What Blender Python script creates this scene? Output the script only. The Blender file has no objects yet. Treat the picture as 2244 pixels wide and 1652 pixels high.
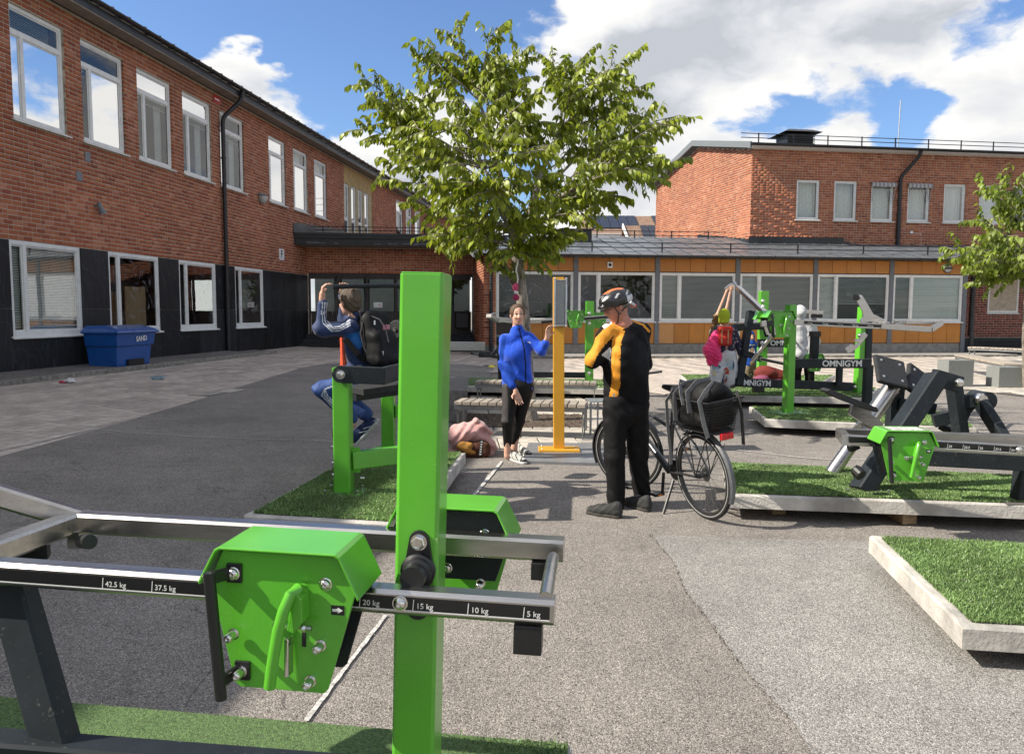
import bpy, math, random, numpy as np
from mathutils import Vector, Matrix, noise as mnoise
random.seed(7); rng = np.random.default_rng(7)
scene = bpy.context.scene; col = scene.collection
# ------------------------------------------------------------------ camera
FPX, CX, CY, EYE = 1731.0, 1122.0, 826.0, 1.6
pitch, roll = math.atan(144/1731), .003
fw = Vector((0, math.cos(pitch), -math.sin(pitch)))
r0 = Vector((1, 0, 0)); u0 = r0.cross(fw)
RT = r0*math.cos(roll)+u0*math.sin(roll); UP = u0*math.cos(roll)-r0*math.sin(roll)
cam_d = bpy.data.cameras.new("camera"); cam = bpy.data.objects.new("camera", cam_d); col.objects.link(cam)
cam_d.sensor_width = 36; cam_d.lens = 36*FPX/2244; cam_d.clip_start = .05; cam_d.clip_end = 2000
cm = Matrix((RT, UP, -fw)).transposed().to_4x4(); cm.translation = (0, 0, EYE); cam.matrix_world = cm
scene.camera = cam
# ------------------------------------------------------------------ sun, sky, exposure
SUN_AZ, SUN_EL = math.radians(8.2), math.radians(40)      # azimuth measured from -X towards -Y
SUN = Vector((-math.cos(SUN_AZ)*math.cos(SUN_EL), -math.sin(SUN_AZ)*math.cos(SUN_EL), math.sin(SUN_EL)))
sd = bpy.data.lights.new("sun", 'SUN'); sd.energy = 4.4; sd.angle = math.radians(.5); sd.color = (1, .93, .82)
so = bpy.data.objects.new("sun", sd); col.objects.link(so); so.rotation_euler = SUN.to_track_quat('Z', 'Y').to_euler(); so.location = (-8, -4, 12)
scene.view_settings.view_transform = 'Standard'; scene.view_settings.look = 'None'
scene.view_settings.gamma = 1; scene.view_settings.use_curve_mapping = False; scene.view_settings.exposure = .82
world = bpy.data.worlds.new("World"); scene.world = world; world.use_nodes = True

def dirpx(px, py):
    return (fw + RT*((px-CX)/FPX) - UP*((py-CY)/FPX)).normalized()
SKYB = ((1850, 40, .42, .26), (1400, 120, .20, .30), (2200, 180, .26, .2), (760, 350, .19, .46), (850, 220, .12, .34), (470, 130, .10, .80), (590, 195, .08, .80), (900, 400, .16, .30), (1300, 330, .2, .28), (1560, 400, .22, .22), (1850, 300, .05, .2),
        (1640, 258, .10, -.52), (1790, 246, .08, -.36), (1990, 262, .10, -.50), (2200, 30, .07, -.35), (1080, 60, .24, -.62), (420, -100, .40, -.75), (670, 120, .14, -.55), (300, -60, .4, -.3))
def build_sky():
    nt = world.node_tree; N = nt.nodes; L = nt.links; N.clear()
    out = N.new('ShaderNodeOutputWorld'); bg = N.new('ShaderNodeBackground'); L.new(bg.outputs[0], out.inputs[0])
    sky = N.new('ShaderNodeTexSky'); sky.sky_type = 'NISHITA'; sky.sun_disc = False
    sky.sun_elevation = SUN_EL; sky.sun_rotation = math.atan2(SUN.x, SUN.y); sky.air_density = 1.0; sky.dust_density = .6; sky.ozone_density = 1.6
    bg.inputs[1].default_value = .080
    tc = N.new('ShaderNodeTexCoord')
    def math_(op, a, b=None, c=None, clamp=False):
        n = N.new('ShaderNodeMath'); n.operation = op; n.use_clamp = clamp
        for i, v in enumerate((a, b, c)):
            if v is None: continue
            if isinstance(v, (int, float)): n.inputs[i].default_value = v
            else: L.new(v, n.inputs[i])
        return n.outputs[0]
    def vm(op, a, b=None, s=None):
        n = N.new('ShaderNodeVectorMath'); n.operation = op
        for i, v in enumerate((a, b)):
            if v is None: continue
            if isinstance(v, (tuple, Vector)): n.inputs[i].default_value = v
            else: L.new(v, n.inputs[i])
        if s is not None: n.inputs['Scale'].default_value = s
        return n
    d = tc.outputs['Generated']
    stretch = vm('MULTIPLY', d, (1, 1, 1.9)).outputs[0]
    def nz(vec, scale, det, rough, dist=0):
        n = N.new('ShaderNodeTexNoise'); n.inputs['Scale'].default_value = scale; n.inputs['Detail'].default_value = det
        n.inputs['Roughness'].default_value = rough; n.inputs['Distortion'].default_value = dist; L.new(vec, n.inputs['Vector']); return n.outputs['Fac']
    warp = N.new('ShaderNodeTexNoise'); warp.inputs['Scale'].default_value = 7.0; warp.inputs['Detail'].default_value = 5; L.new(stretch, warp.inputs['Vector'])
    wv = vm('SCALE', vm('SUBTRACT', warp.outputs['Color'], (.5, .5, .5)).outputs[0], s=.12).outputs[0]; sv = vm('ADD', stretch, wv).outputs[0]
    base = nz(sv, 6.5, 11, .6); mid = nz(sv, 2.6, 4, .5)
    big = nz(stretch, 1.5, 2, .5)
    dw = vm('NORMALIZE', vm('ADD', d, vm('SCALE', vm('SUBTRACT', warp.outputs['Color'], (.5, .5, .5)).outputs[0], s=.20).outputs[0]).outputs[0]).outputs[0]
    def blob(px, py, r, amp):      # a cloud bank or a gap seen in this direction, r in radians
        c = dirpx(px, py); dp = vm('DOT_PRODUCT', dw, tuple(c)).outputs['Value']
        x = math_('DIVIDE', math_('SUBTRACT', 1.0, dp), 1-math.cos(r)); m = math_('SUBTRACT', 1.0, x, clamp=True)
        return math_('MULTIPLY', math_('MULTIPLY', m, m), amp)
    cov = math_('MULTIPLY', math_('SUBTRACT', big, .48), .5)
    for b in SKYB: cov = math_('ADD', cov, blob(*b))
    fine = math_('ADD', math_('MULTIPLY', math_('SUBTRACT', base, .5), 1.3), math_('MULTIPLY', math_('SUBTRACT', mid, .5), 1.2))
    dens = math_('ADD', math_('ADD', fine, .08), cov)
    mask = N.new('ShaderNodeMapRange'); mask.interpolation_type = 'SMOOTHSTEP'; L.new(dens, mask.inputs[0])
    mask.inputs[1].default_value = -.03; mask.inputs[2].default_value = .17
    # shading: compare density here and towards the sun
    off = vm('ADD', sv, tuple(SUN*.05 + Vector((0, 0, .035)))).outputs[0]
    b2 = nz(off, 6.5, 6, .55); m2_ = nz(off, 2.6, 3, .5)
    lit = math_('ADD', math_('SUBTRACT', base, b2), math_('MULTIPLY', math_('SUBTRACT', mid, m2_), 1.6))
    sh = math_('ADD', math_('MULTIPLY', lit, 2.4), math_('MULTIPLY', dens, -1.0))
    sh = math_('ADD', sh, 1.0, clamp=True)
    ramp = N.new('ShaderNodeValToRGB'); L.new(sh, ramp.inputs[0])
    e = ramp.color_ramp.elements; e[0].position = .05; e[0].color = (4.1, 4.3, 4.7, 1); e[1].position = .95; e[1].color = (7.4, 7.3, 7.1, 1)
    m2 = ramp.color_ramp.elements.new(.45); m2.color = (5.8, 5.9, 6.1, 1)
    tint = N.new('ShaderNodeMix'); tint.data_type = 'RGBA'; tint.blend_type = 'MULTIPLY'; tint.inputs[0].default_value = 1
    L.new(sky.outputs[0], tint.inputs[6]); tint.inputs[7].default_value = (.84, 1.0, 1.25, 1)
    mix = N.new('ShaderNodeMix'); mix.data_type = 'RGBA'; L.new(mask.outputs[0], mix.inputs[0]); L.new(tint.outputs[2], mix.inputs[6]); L.new(ramp.outputs[0], mix.inputs[7])
    L.new(mix.outputs[2], bg.inputs[0])
build_sky()
# ------------------------------------------------------------------ ground height and pixel rays
def gz(x, y): return .035*max(0.0, -x-.5) + .0018*y
def ray(px, py): return fw + RT*((px-CX)/FPX) - UP*((py-CY)/FPX)
def A(px, py, Y):                       # point at forward distance Y
    d = ray(px, py); return Vector((0, 0, EYE)) + d*(Y/d.y)
def G(px, py, h=0.0):                   # point h above the sloping ground
    d = ray(px, py); z = h
    for _ in range(25):
        P = Vector((0, 0, EYE)) + d*((z-EYE)/d.z); z = h + gz(P.x, P.y)
    return P
def rotz(a): return Matrix.Rotation(a, 4, 'Z')
def frame(o, x, up=(0, 0, 1)):          # matrix: x axis along x, z axis near up
    x = Vector(x).normalized(); z = Vector(up); y = z.cross(x).normalized(); z = x.cross(y)
    m = Matrix((x, y, z)).transposed().to_4x4(); m.translation = o; return m
# ------------------------------------------------------------------ objects
MW = {}
def props(o, label=None, cat=None, group=None, kind=None):
    for k, v in (('label', label), ('category', cat), ('group', group), ('kind', kind)):
        if v: o[k] = v
    return o
def thing(name, loc, label, cat, group=None, rz=0.0):
    o = bpy.data.objects.new(name, None); col.objects.link(o); o.empty_display_size = .1
    m = Matrix.Translation(Vector(loc)) @ rotz(rz); o.matrix_world = m; MW[o] = m
    return props(o, label, cat, group)
def link(name, me, mats, parent=None, **kw):
    if not isinstance(mats, (list, tuple)): mats = [mats]
    for m in mats: me.materials.append(m)
    o = bpy.data.objects.new(name, me); col.objects.link(o)
    MW[o] = MW[parent].copy() if parent is not None else Matrix()
    if parent is not None:
        me.transform(MW[parent].inverted()); o.parent = parent
    return props(o, **kw)
class B:
    def __init__(s, M=None): s.v = []; s.f = []; s.M = M or Matrix(); s.mi = []; s.m = 0
    def add(s, vs, fs):
        n = len(s.v); s.v += [s.M @ Vector(v) for v in vs]; s.f += [tuple(i+n for i in f) for f in fs]; s.mi += [s.m]*len(fs); return s
    def box(s, c, d, R=None):
        c = Vector(c); x, y, z = d[0]/2, d[1]/2, d[2]/2
        vs = [Vector((a*x, b*y, e*z)) for a in (-1, 1) for b in (-1, 1) for e in (-1, 1)]
        if R is not None: vs = [R @ v for v in vs]
        return s.add([c+v for v in vs], [(0, 1, 3, 2), (4, 6, 7, 5), (0, 4, 5, 1), (2, 3, 7, 6), (0, 2, 6, 4), (1, 5, 7, 3)])
    def b2(s, p, q): p = Vector(p); q = Vector(q); return s.box((p+q)/2, [abs(a) for a in (q-p)])
    def sweep(s, pts, prof, up=(0, 0, 1), caps=True, closed=False, scale=None):
        pts = [Vector(p) for p in pts]; n = len(pts); k = len(prof); vs = []; up = Vector(up)
        for i, p in enumerate(pts):
            if closed: t = pts[(i+1) % n]-pts[i-1]
            elif i == 0: t = pts[1]-p
            elif i == n-1: t = p-pts[i-1]
            else: t = (pts[i+1]-p).normalized()+(p-pts[i-1]).normalized()
            t.normalize(); a = up.cross(t)
            if a.length < 1e-3: a = Vector((1, 0, 0)).cross(t)
            if a.length < 1e-3: a = Vector((0, 1, 0)).cross(t)
            a.normalize(); b = t.cross(a)
            sc = 1 if scale is None else scale[i]
            if 0 < i < n-1 and not closed:      # mitre
                c = t.dot((pts[i+1]-p).normalized()); c = max(c, .5)
            vs += [p + a*(u*sc) + b*(w*sc) for u, w in prof]
        fs = []
        for i in range(n if closed else n-1):
            j = (i+1) % n
            for q in range(k): fs.append((i*k+q, i*k+(q+1) % k, j*k+(q+1) % k, j*k+q))
        if caps and not closed: fs += [tuple(range(k))[::-1], tuple(range((n-1)*k, n*k))]
        return s.add(vs, fs)
    def bar(s, p, q, w, h=None, up=(0, 0, 1), r=.004):      # rectangular section, w sideways, h along up
        h = h or w; x, z = w/2, h/2; r = min(r, x*.4, z*.4)
        pr = [(x-r, -z), (x, -z+r), (x, z-r), (x-r, z), (-x+r, z), (-x, z-r), (-x, -z+r), (-x+r, -z)]
        return s.sweep([p, q], pr, up)
    def tube(s, pts, r, seg=10, rr=None, caps=True):
        pr = [(math.cos(t*2*math.pi/seg), math.sin(t*2*math.pi/seg)) for t in range(seg)]
        sc = rr if rr is not None else [r]*len(pts)
        up = (0, 0, 1)
        t = (Vector(pts[-1])-Vector(pts[0]))
        if t.length > 0 and abs(t.normalized().z) > .9: up = (0, 1, 0)
        return s.sweep(pts, pr, up, caps=caps, scale=sc)
    def ring(s, c, n, R, r, seg=40, ps=8, prof=None):
        n = Vector(n).normalized(); a = n.orthogonal().normalized(); b = n.cross(a); c = Vector(c)
        vs = []; prof = prof or [(r*math.cos(2*math.pi*k/ps), r*math.sin(2*math.pi*k/ps)) for k in range(ps)]; ps = len(prof)
        for i in range(seg):
            t = 2*math.pi*i/seg; e = a*math.cos(t)+b*math.sin(t)
            vs += [c+e*(R+u)+n*w for u, w in prof]
        fs = [(i*ps+k, ((i+1) % seg)*ps+k, ((i+1) % seg)*ps+(k+1) % ps, i*ps+(k+1) % ps) for i in range(seg) for k in range(ps)]
        return s.add(vs, fs)
    def lathe(s, c, axis, prof, seg=16):       # prof: (radius, along)
        n = Vector(axis).normalized(); a = n.orthogonal().normalized(); b = n.cross(a); c = Vector(c); vs = []
        for (r, h) in prof:
            for i in range(seg):
                t = 2*math.pi*i/seg; vs.append(c+n*h+(a*math.cos(t)+b*math.sin(t))*r)
        k = len(prof); fs = [(j*seg+i, j*seg+(i+1) % seg, (j+1)*seg+(i+1) % seg, (j+1)*seg+i) for j in range(k-1) for i in range(seg)]
        fs += [tuple(range(seg))[::-1], tuple(range((k-1)*seg, k*seg))]
        return s.add(vs, fs)
    def prism(s, poly, fr, t0, t1):            # poly in fr's x,z plane, extruded along fr's y from t0 to t1
        n = len(poly); vs = [fr @ Vector((x, t0, z)) for x, z in poly]+[fr @ Vector((x, t1, z)) for x, z in poly]
        fs = [tuple(range(n))[::-1], tuple(range(n, 2*n))]+[(i, (i+1) % n, n+(i+1) % n, n+i) for i in range(n)]
        return s.add(vs, fs)
    def out(s, name, mats, parent=None, bev=0, smooth=False, seg=2, **kw):
        me = bpy.data.meshes.new(name); me.from_pydata([tuple(v) for v in s.v], [], s.f); me.validate()
        if any(s.mi) and len(me.polygons) == len(s.mi): me.polygons.foreach_set('material_index', s.mi)
        import bmesh
        bm = bmesh.new(); bm.from_mesh(me); bmesh.ops.recalc_face_normals(bm, faces=bm.faces); bm.to_mesh(me); bm.free()
        if smooth:
            me.polygons.foreach_set('use_smooth', [True]*len(me.polygons))
            try: me.set_sharp_from_angle(angle=math.radians(38))
            except Exception: pass
        o = link(name, me, mats, parent, **kw)
        if bev:
            b = o.modifiers.new('bevel', 'BEVEL'); b.width = bev; b.segments = seg; b.limit_method = 'ANGLE'; b.angle_limit = math.radians(40); b.harden_normals = False
        return o
def fast(name, verts, faces, mats, parent=None, smooth=False, mi=None, **kw):   # faces: (N,k) array
    me = bpy.data.meshes.new(name); v = np.asarray(verts, np.float32); f = np.asarray(faces, np.int32)
    me.vertices.add(len(v)); me.vertices.foreach_set('co', v.ravel()); k = f.shape[1]
    me.loops.add(f.size); me.loops.foreach_set('vertex_index', f.ravel()); me.polygons.add(len(f))
    me.polygons.foreach_set('loop_start', np.arange(0, f.size, k, dtype=np.int32)); me.polygons.foreach_set('loop_total', np.full(len(f), k, np.int32))
    if smooth: me.polygons.foreach_set('use_smooth', np.ones(len(f), bool))
    if mi is not None: me.polygons.foreach_set('material_index', np.asarray(mi, np.int32))
    me.update(calc_edges=True); return link(name, me, mats, parent, **kw)
def inst(name, me, M, parent=None, **kw):    # object sharing mesh data; M is its world matrix
    o = bpy.data.objects.new(name, me); col.objects.link(o)
    if parent is not None: o.parent = parent; o.matrix_local = MW[parent].inverted() @ M
    else: o.matrix_world = M
    MW[o] = M; return props(o, **kw)
def copy_tree(o, M, label=None, group=None):
    def rec(a, par, top):
        c = a.copy(); col.objects.link(c)
        if top: c.matrix_world = M; MW[c] = M
        else: c.parent = par; c.matrix_parent_inverse = a.matrix_parent_inverse; c.matrix_local = a.matrix_local; MW[c] = M
        for ch in list(a.children): rec(ch, c, False)
        return c
    c = rec(o, None, True)
    if label: c['label'] = label
    if group: c['group'] = group
    return c
# ------------------------------------------------------------------ materials
MATS = {}
def nodes_of(name):
    m = bpy.data.materials.new(name); m.use_nodes = True; nt = m.node_tree; return m, nt.nodes, nt.links, nt.nodes['Principled BSDF']
def setp(p, **k):
    for n, v in k.items():
        n = n.replace('_', ' ')
        if n in p.inputs: p.inputs[n].default_value = v
def mat(name, c, rough=.6, metal=0, var=.12, scale=30, bump=.0, bscale=60, coat=0, spec=.5, col2=None, rand=0, det=4, sheen=0, transl=0, mscale=None):
    if name in MATS: return MATS[name]
    m, N, L, p = nodes_of(name)
    setp(p, Roughness=rough, Metallic=metal, Coat_Weight=coat, Specular_IOR_Level=spec, Sheen_Weight=sheen)
    if coat: setp(p, Coat_Roughness=.08)
    tc = N.new('ShaderNodeTexCoord'); mp = N.new('ShaderNodeMapping'); L.new(tc.outputs['Object'], mp.inputs[0])
    if mscale: mp.inputs['Scale'].default_value = mscale
    n = N.new('ShaderNodeTexNoise'); n.inputs['Scale'].default_value = scale; n.inputs['Detail'].default_value = det; n.inputs['Roughness'].default_value = .6; L.new(mp.outputs[0], n.inputs['Vector'])
    r = N.new('ShaderNodeValToRGB'); L.new(n.outputs['Fac'], r.inputs[0])
    c2 = col2 or tuple(x*(1-var*2) for x in c); c1 = tuple(min(1, x*(1+var)) for x in c)
    r.color_ramp.elements[0].position = .3; r.color_ramp.elements[0].color = (*c2, 1); r.color_ramp.elements[1].position = .68; r.color_ramp.elements[1].color = (*c1, 1)
    src = r.outputs[0]
    if rand:
        gi = N.new('ShaderNodeNewGeometry'); oi = N.new('ShaderNodeObjectInfo'); a = N.new('ShaderNodeMath'); a.operation = 'ADD'; L.new(gi.outputs['Random Per Island'], a.inputs[0]); L.new(oi.outputs['Random'], a.inputs[1])
        fr = N.new('ShaderNodeMath'); fr.operation = 'FRACT'; L.new(a.outputs[0], fr.inputs[0])
        mr = N.new('ShaderNodeMapRange'); mr.inputs[3].default_value = 1-rand; mr.inputs[4].default_value = 1+rand*.6; L.new(fr.outputs[0], mr.inputs[0])
        mx = N.new('ShaderNodeMix'); mx.data_type = 'RGBA'; mx.blend_type = 'MULTIPLY'; mx.inputs[0].default_value = 1; L.new(src, mx.inputs[6]); L.new(mr.outputs[0], mx.inputs[7]); src = mx.outputs[2]
    L.new(src, p.inputs['Base Color'])
    if bump:
        b = N.new('ShaderNodeBump'); b.inputs['Strength'].default_value = min(1, bump); b.inputs['Distance'].default_value = .01
        n2 = N.new('ShaderNodeTexNoise'); n2.inputs['Scale'].default_value = bscale; n2.inputs['Detail'].default_value = 5; L.new(mp.outputs[0], n2.inputs['Vector']); L.new(n2.outputs['Fac'], b.inputs['Height']); L.new(b.outputs[0], p.inputs['Normal'])
    # wear in the gloss
    mr2 = N.new('ShaderNodeMapRange'); mr2.inputs[3].default_value = max(.02, rough*.8); mr2.inputs[4].default_value = min(1, rough*1.25); n3 = N.new('ShaderNodeTexNoise'); n3.inputs['Scale'].default_value = scale*.4; L.new(mp.outputs[0], n3.inputs['Vector']); L.new(n3.outputs['Fac'], mr2.inputs[0]); L.new(mr2.outputs[0], p.inputs['Roughness'])
    if transl:
        o = [x for x in N if x.type == 'OUTPUT_MATERIAL'][0]; t = N.new('ShaderNodeBsdfTranslucent'); L.new(src, t.inputs[0]); ms = N.new('ShaderNodeMixShader'); ms.inputs[0].default_value = transl; L.new(p.outputs[0], ms.inputs[1]); L.new(t.outputs[0], ms.inputs[2]); L.new(ms.outputs[0], o.inputs[0])
    MATS[name] = m; return m
def brick_mat(name, stops, mortar=False):
    m, N, L, p = nodes_of(name); setp(p, Roughness=.88, Specular_IOR_Level=.25)
    gi = N.new('ShaderNodeNewGeometry'); oi = N.new('ShaderNodeObjectInfo'); a = N.new('ShaderNodeMath'); L.new(gi.outputs['Random Per Island'], a.inputs[0]); L.new(oi.outputs['Random'], a.inputs[1])
    tc0 = N.new('ShaderNodeTexCoord')
    fr = N.new('ShaderNodeMath'); fr.operation = 'FRACT'; L.new(a.outputs[0], fr.inputs[0])
    r = N.new('ShaderNodeValToRGB'); L.new(fr.outputs[0], r.inputs[0]); e = r.color_ramp.elements
    while len(e) < len(stops): e.new(.5)
    for i, (ps, c) in enumerate(stops): e[i].position = ps; e[i].color = (*c, 1)
    g = N.new('ShaderNodeTexNoise'); g.inputs['Scale'].default_value = 28; g.inputs['Detail'].default_value = 5; g.inputs['Roughness'].default_value = .7
    L.new(gi.outputs['Position'], g.inputs['Vector'])
    mr = N.new('ShaderNodeMapRange'); mr.inputs[1].default_value = .3; mr.inputs[2].default_value = .7; mr.inputs[3].default_value = .82; mr.inputs[4].default_value = 1.15; L.new(g.outputs['Fac'], mr.inputs[0])
    g2 = N.new('ShaderNodeTexNoise'); g2.inputs['Scale'].default_value = .55; g2.inputs['Detail'].default_value = 3; L.new(gi.outputs['Position'], g2.inputs['Vector'])
    mr3 = N.new('ShaderNodeMapRange'); mr3.inputs[1].default_value = .3; mr3.inputs[2].default_value = .7; mr3.inputs[3].default_value = .82; mr3.inputs[4].default_value = 1.15; L.new(g2.outputs['Fac'], mr3.inputs[0])
    mm = N.new('ShaderNodeMath'); mm.operation = 'MULTIPLY'; L.new(mr.outputs[0], mm.inputs[0]); L.new(mr3.outputs[0], mm.inputs[1])
    mx = N.new('ShaderNodeMix'); mx.data_type = 'RGBA'; mx.blend_type = 'MULTIPLY'; mx.inputs[0].default_value = 1; L.new(r.outputs[0], mx.inputs[6]); L.new(mm.outputs[0], mx.inputs[7])
    L.new(mx.outputs[2], p.inputs['Base Color'])
    b = N.new('ShaderNodeBump'); b.inputs['Strength'].default_value = .5; b.inputs['Distance'].default_value = .002; L.new(g.outputs['Fac'], b.inputs['Height']); L.new(b.outputs[0], p.inputs['Normal'])
    return m
M_brick = brick_mat('red_brick', [(0, (.27, .080, .045)), (.12, (.32, .096, .050)), (.45, (.37, .120, .060)), (.8, (.41, .140, .066)), (.95, (.46, .19, .12)), (1, (.45, .17, .07))])
M_brick2 = brick_mat('old_brick', [(0, (.20, .058, .034)), (.3, (.30, .082, .042)), (.6, (.38, .115, .052)), (.85, (.44, .15, .07)), (1, (.50, .22, .12))])
M_mortar = mat('mortar', (.50, .42, .32), .95, var=.12, scale=9, bump=.5, bscale=120)
M_white = mat('white_paint', (.74, .74, .71), .5, var=.06, scale=6, bump=.1, bscale=30)
M_black = mat('black_metal', (.014, .014, .016), .42, var=.3, scale=12, bump=.15, bscale=40)
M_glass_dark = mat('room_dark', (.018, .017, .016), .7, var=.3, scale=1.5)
def glass_mat(name, refl=1.0, tint=(.9, .95, .93)):
    m, N, L, p = nodes_of(name); out = [x for x in N if x.type == 'OUTPUT_MATERIAL'][0]; N.remove(p)
    fr = N.new('ShaderNodeFresnel'); fr.inputs[0].default_value = 1.5
    a = N.new('ShaderNodeMath'); a.operation = 'MULTIPLY_ADD'; L.new(fr.outputs[0], a.inputs[0]); a.inputs[1].default_value = 1.7*refl; a.inputs[2].default_value = .03; a.use_clamp = True
    t = N.new('ShaderNodeBsdfTransparent'); t.inputs[0].default_value = (*tint, 1); g = N.new('ShaderNodeBsdfGlossy'); g.inputs['Roughness'].default_value = .015
    tc = N.new('ShaderNodeTexCoord'); n = N.new('ShaderNodeTexNoise'); n.inputs['Scale'].default_value = 1.3; L.new(tc.outputs['Object'], n.inputs[0]); b = N.new('ShaderNodeBump'); b.inputs['Strength'].default_value = .04; b.inputs['Distance'].default_value = .02; L.new(n.outputs['Fac'], b.inputs['Height']); L.new(b.outputs[0], g.inputs['Normal'])
    mx = N.new('ShaderNodeMixShader'); L.new(a.outputs[0], mx.inputs[0]); L.new(t.outputs[0], mx.inputs[1]); L.new(g.outputs[0], mx.inputs[2]); L.new(mx.outputs[0], out.inputs[0]); return m
M_glass = glass_mat('window_glass', .8)
# ------------------------------------------------------------------ walls
COURSE = .0922
BM = {}
def brick_mesh(L, D=.03):               # one brick, front at y=-.008, origin at its lower left
    k = (round(L, 3), round(D, 3))
    if k not in BM:
        me = bpy.data.meshes.new('brick'); h = COURSE-.016; f = -.004
        v = [(0, f, 0), (L, f, 0), (L, f, h), (0, f, h), (0, D, 0), (L, D, 0), (L, D, h), (0, D, h)]
        me.from_pydata(v, [], [(0, 1, 2, 3), (1, 5, 6, 2), (4, 0, 3, 7), (3, 2, 6, 7), (4, 5, 1, 0), (5, 4, 7, 6)]); BM[k] = me
    return BM[k]
def brick_wall(fr, s0, s1, z0, z1, holes, parent, near=None, m=None, top=None, bottom=None, singles=300, seed=1, ends=.1, nm='brick'):
    r = random.Random(seed); m = m or M_brick; V_ = []; F_ = []; single = []
    nrow = int(round((z1-z0)/COURSE)); h = COURSE-.016
    for i in range(nrow):
        z = z0+i*COURSE; a, b = s0, s1
        if top: a, b = top(z+h)
        if b-a < .1: continue
        segs = [(a, b)]
        for (p, q, u, w) in holes:
            if z+h > u+.01 and z < w-.01:
                ns = []
                for (x, y) in segs:
                    if q <= x or p >= y: ns.append((x, y)); continue
                    if p > x: ns.append((x, p))
                    if q < y: ns.append((q, y))
                segs = ns
        for (x, y) in segs:
            s = x; first = True; k = r.randrange(3)
            while s < y-.03:
                L = .109 if (first and i % 2) or k % 3 == 2 else .232
                k += 1
                if s+L+.012 > y-.05: L = y-s
                last = s+L >= y-.001
                D = ends if (first or last) and ends else .02
                if last: L = y-s
                jit = r.uniform(-.0012, .0006)
                zz = z+(r.random()-.5)*.003
                single.append((s, zz, L, D)) if near and len(single) < singles and near(s, zz) else (V_.append((s, zz, L, D, jit)))
                s += L+.014; first = False
    if V_:
        a = np.array(V_); n = len(a); s, z, L, D, j = a.T; f = -.004+j
        def st(X, Y, Z): return np.stack([X, Y, Z], 1)
        v = np.stack([st(s, f, z), st(s+L, f, z), st(s+L, f, z+h), st(s, f, z+h), st(s, D, z), st(s+L, D, z), st(s+L, D, z+h), st(s, D, z+h)], 1).reshape(-1, 3)
        q = np.array([(0, 1, 2, 3), (1, 5, 6, 2), (4, 0, 3, 7), (3, 2, 6, 7), (4, 5, 1, 0)])
        F = (q[None]+(np.arange(n)*8)[:, None, None]).reshape(-1, 4)
        M = np.array(fr); v = v @ M[:3, :3].T + M[:3, 3]
        fast('brickwork', v, F, m, parent, kind='stuff')
    for (s, z, L, D) in single:
        me = brick_mesh(L, D)
        if not me.materials: me.materials.append(m)
        inst('brick', me, fr @ Matrix.Translation((s, 0, z)), parent)
def holed(b, s0, s1, z0, z1, holes, rev=.1):       # backing sheet with openings and their reveals
    xs = sorted({s0, s1, *[h[0] for h in holes], *[h[1] for h in holes]}); xs = [x for x in xs if s0 <= x <= s1]
    for x, y in zip(xs, xs[1:]):
        m = (x+y)/2; zs = [(z0, z1)]
        for (p, q, u, w) in holes:
            if p < m < q:
                ns = []
                for (c, d) in zs:
                    if w <= c or u >= d: ns.append((c, d)); continue
                    if u > c: ns.append((c, u))
                    if w < d: ns.append((w, d))
                zs = ns
        for (c, d) in zs: b.add([(x, 0, c), (y, 0, c), (y, 0, d), (x, 0, d)], [(0, 1, 2, 3)])
    for (p, q, u, w) in holes:
        b.add([(p, 0, u), (q, 0, u), (q, 0, w), (p, 0, w), (p, rev, u), (q, rev, u), (q, rev, w), (p, rev, w)], [(0, 1, 5, 4), (1, 2, 6, 5), (2, 3, 7, 6), (3, 0, 4, 7)])
M_blind = mat('blind_slat', (.62, .62, .56), .5, var=.04)
M_curtain = mat('pale_curtain', (.55, .56, .54), .9, var=.08, scale=14)
M_smear = glass_mat('smeared_glass', .45); M_glass_low = glass_mat('window_glass_low', .25)
def smear(m):
    nt = m.node_tree; N = nt.nodes; L = nt.links; out = [x for x in N if x.type == 'OUTPUT_MATERIAL'][0]; src = out.inputs[0].links[0].from_socket
    tc = N.new('ShaderNodeTexCoord'); n = N.new('ShaderNodeTexNoise'); n.inputs['Scale'].default_value = 2.1; n.inputs['Detail'].default_value = 6; n.inputs['Distortion'].default_value = 3.5
    L.new(tc.outputs['Object'], n.inputs[0]); r = N.new('ShaderNodeMapRange'); r.inputs[1].default_value = .56; r.inputs[2].default_value = .75; r.inputs[3].default_value = 0; r.inputs[4].default_value = .42; L.new(n.outputs['Fac'], r.inputs[0])
    d = N.new('ShaderNodeBsdfDiffuse'); d.inputs[0].default_value = (.32, .33, .38, 1); mx = N.new('ShaderNodeMixShader'); L.new(r.outputs[0], mx.inputs[0]); L.new(src, mx.inputs[1]); L.new(d.outputs[0], mx.inputs[2]); L.new(mx.outputs[0], out.inputs[0])
smear(M_smear)
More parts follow.
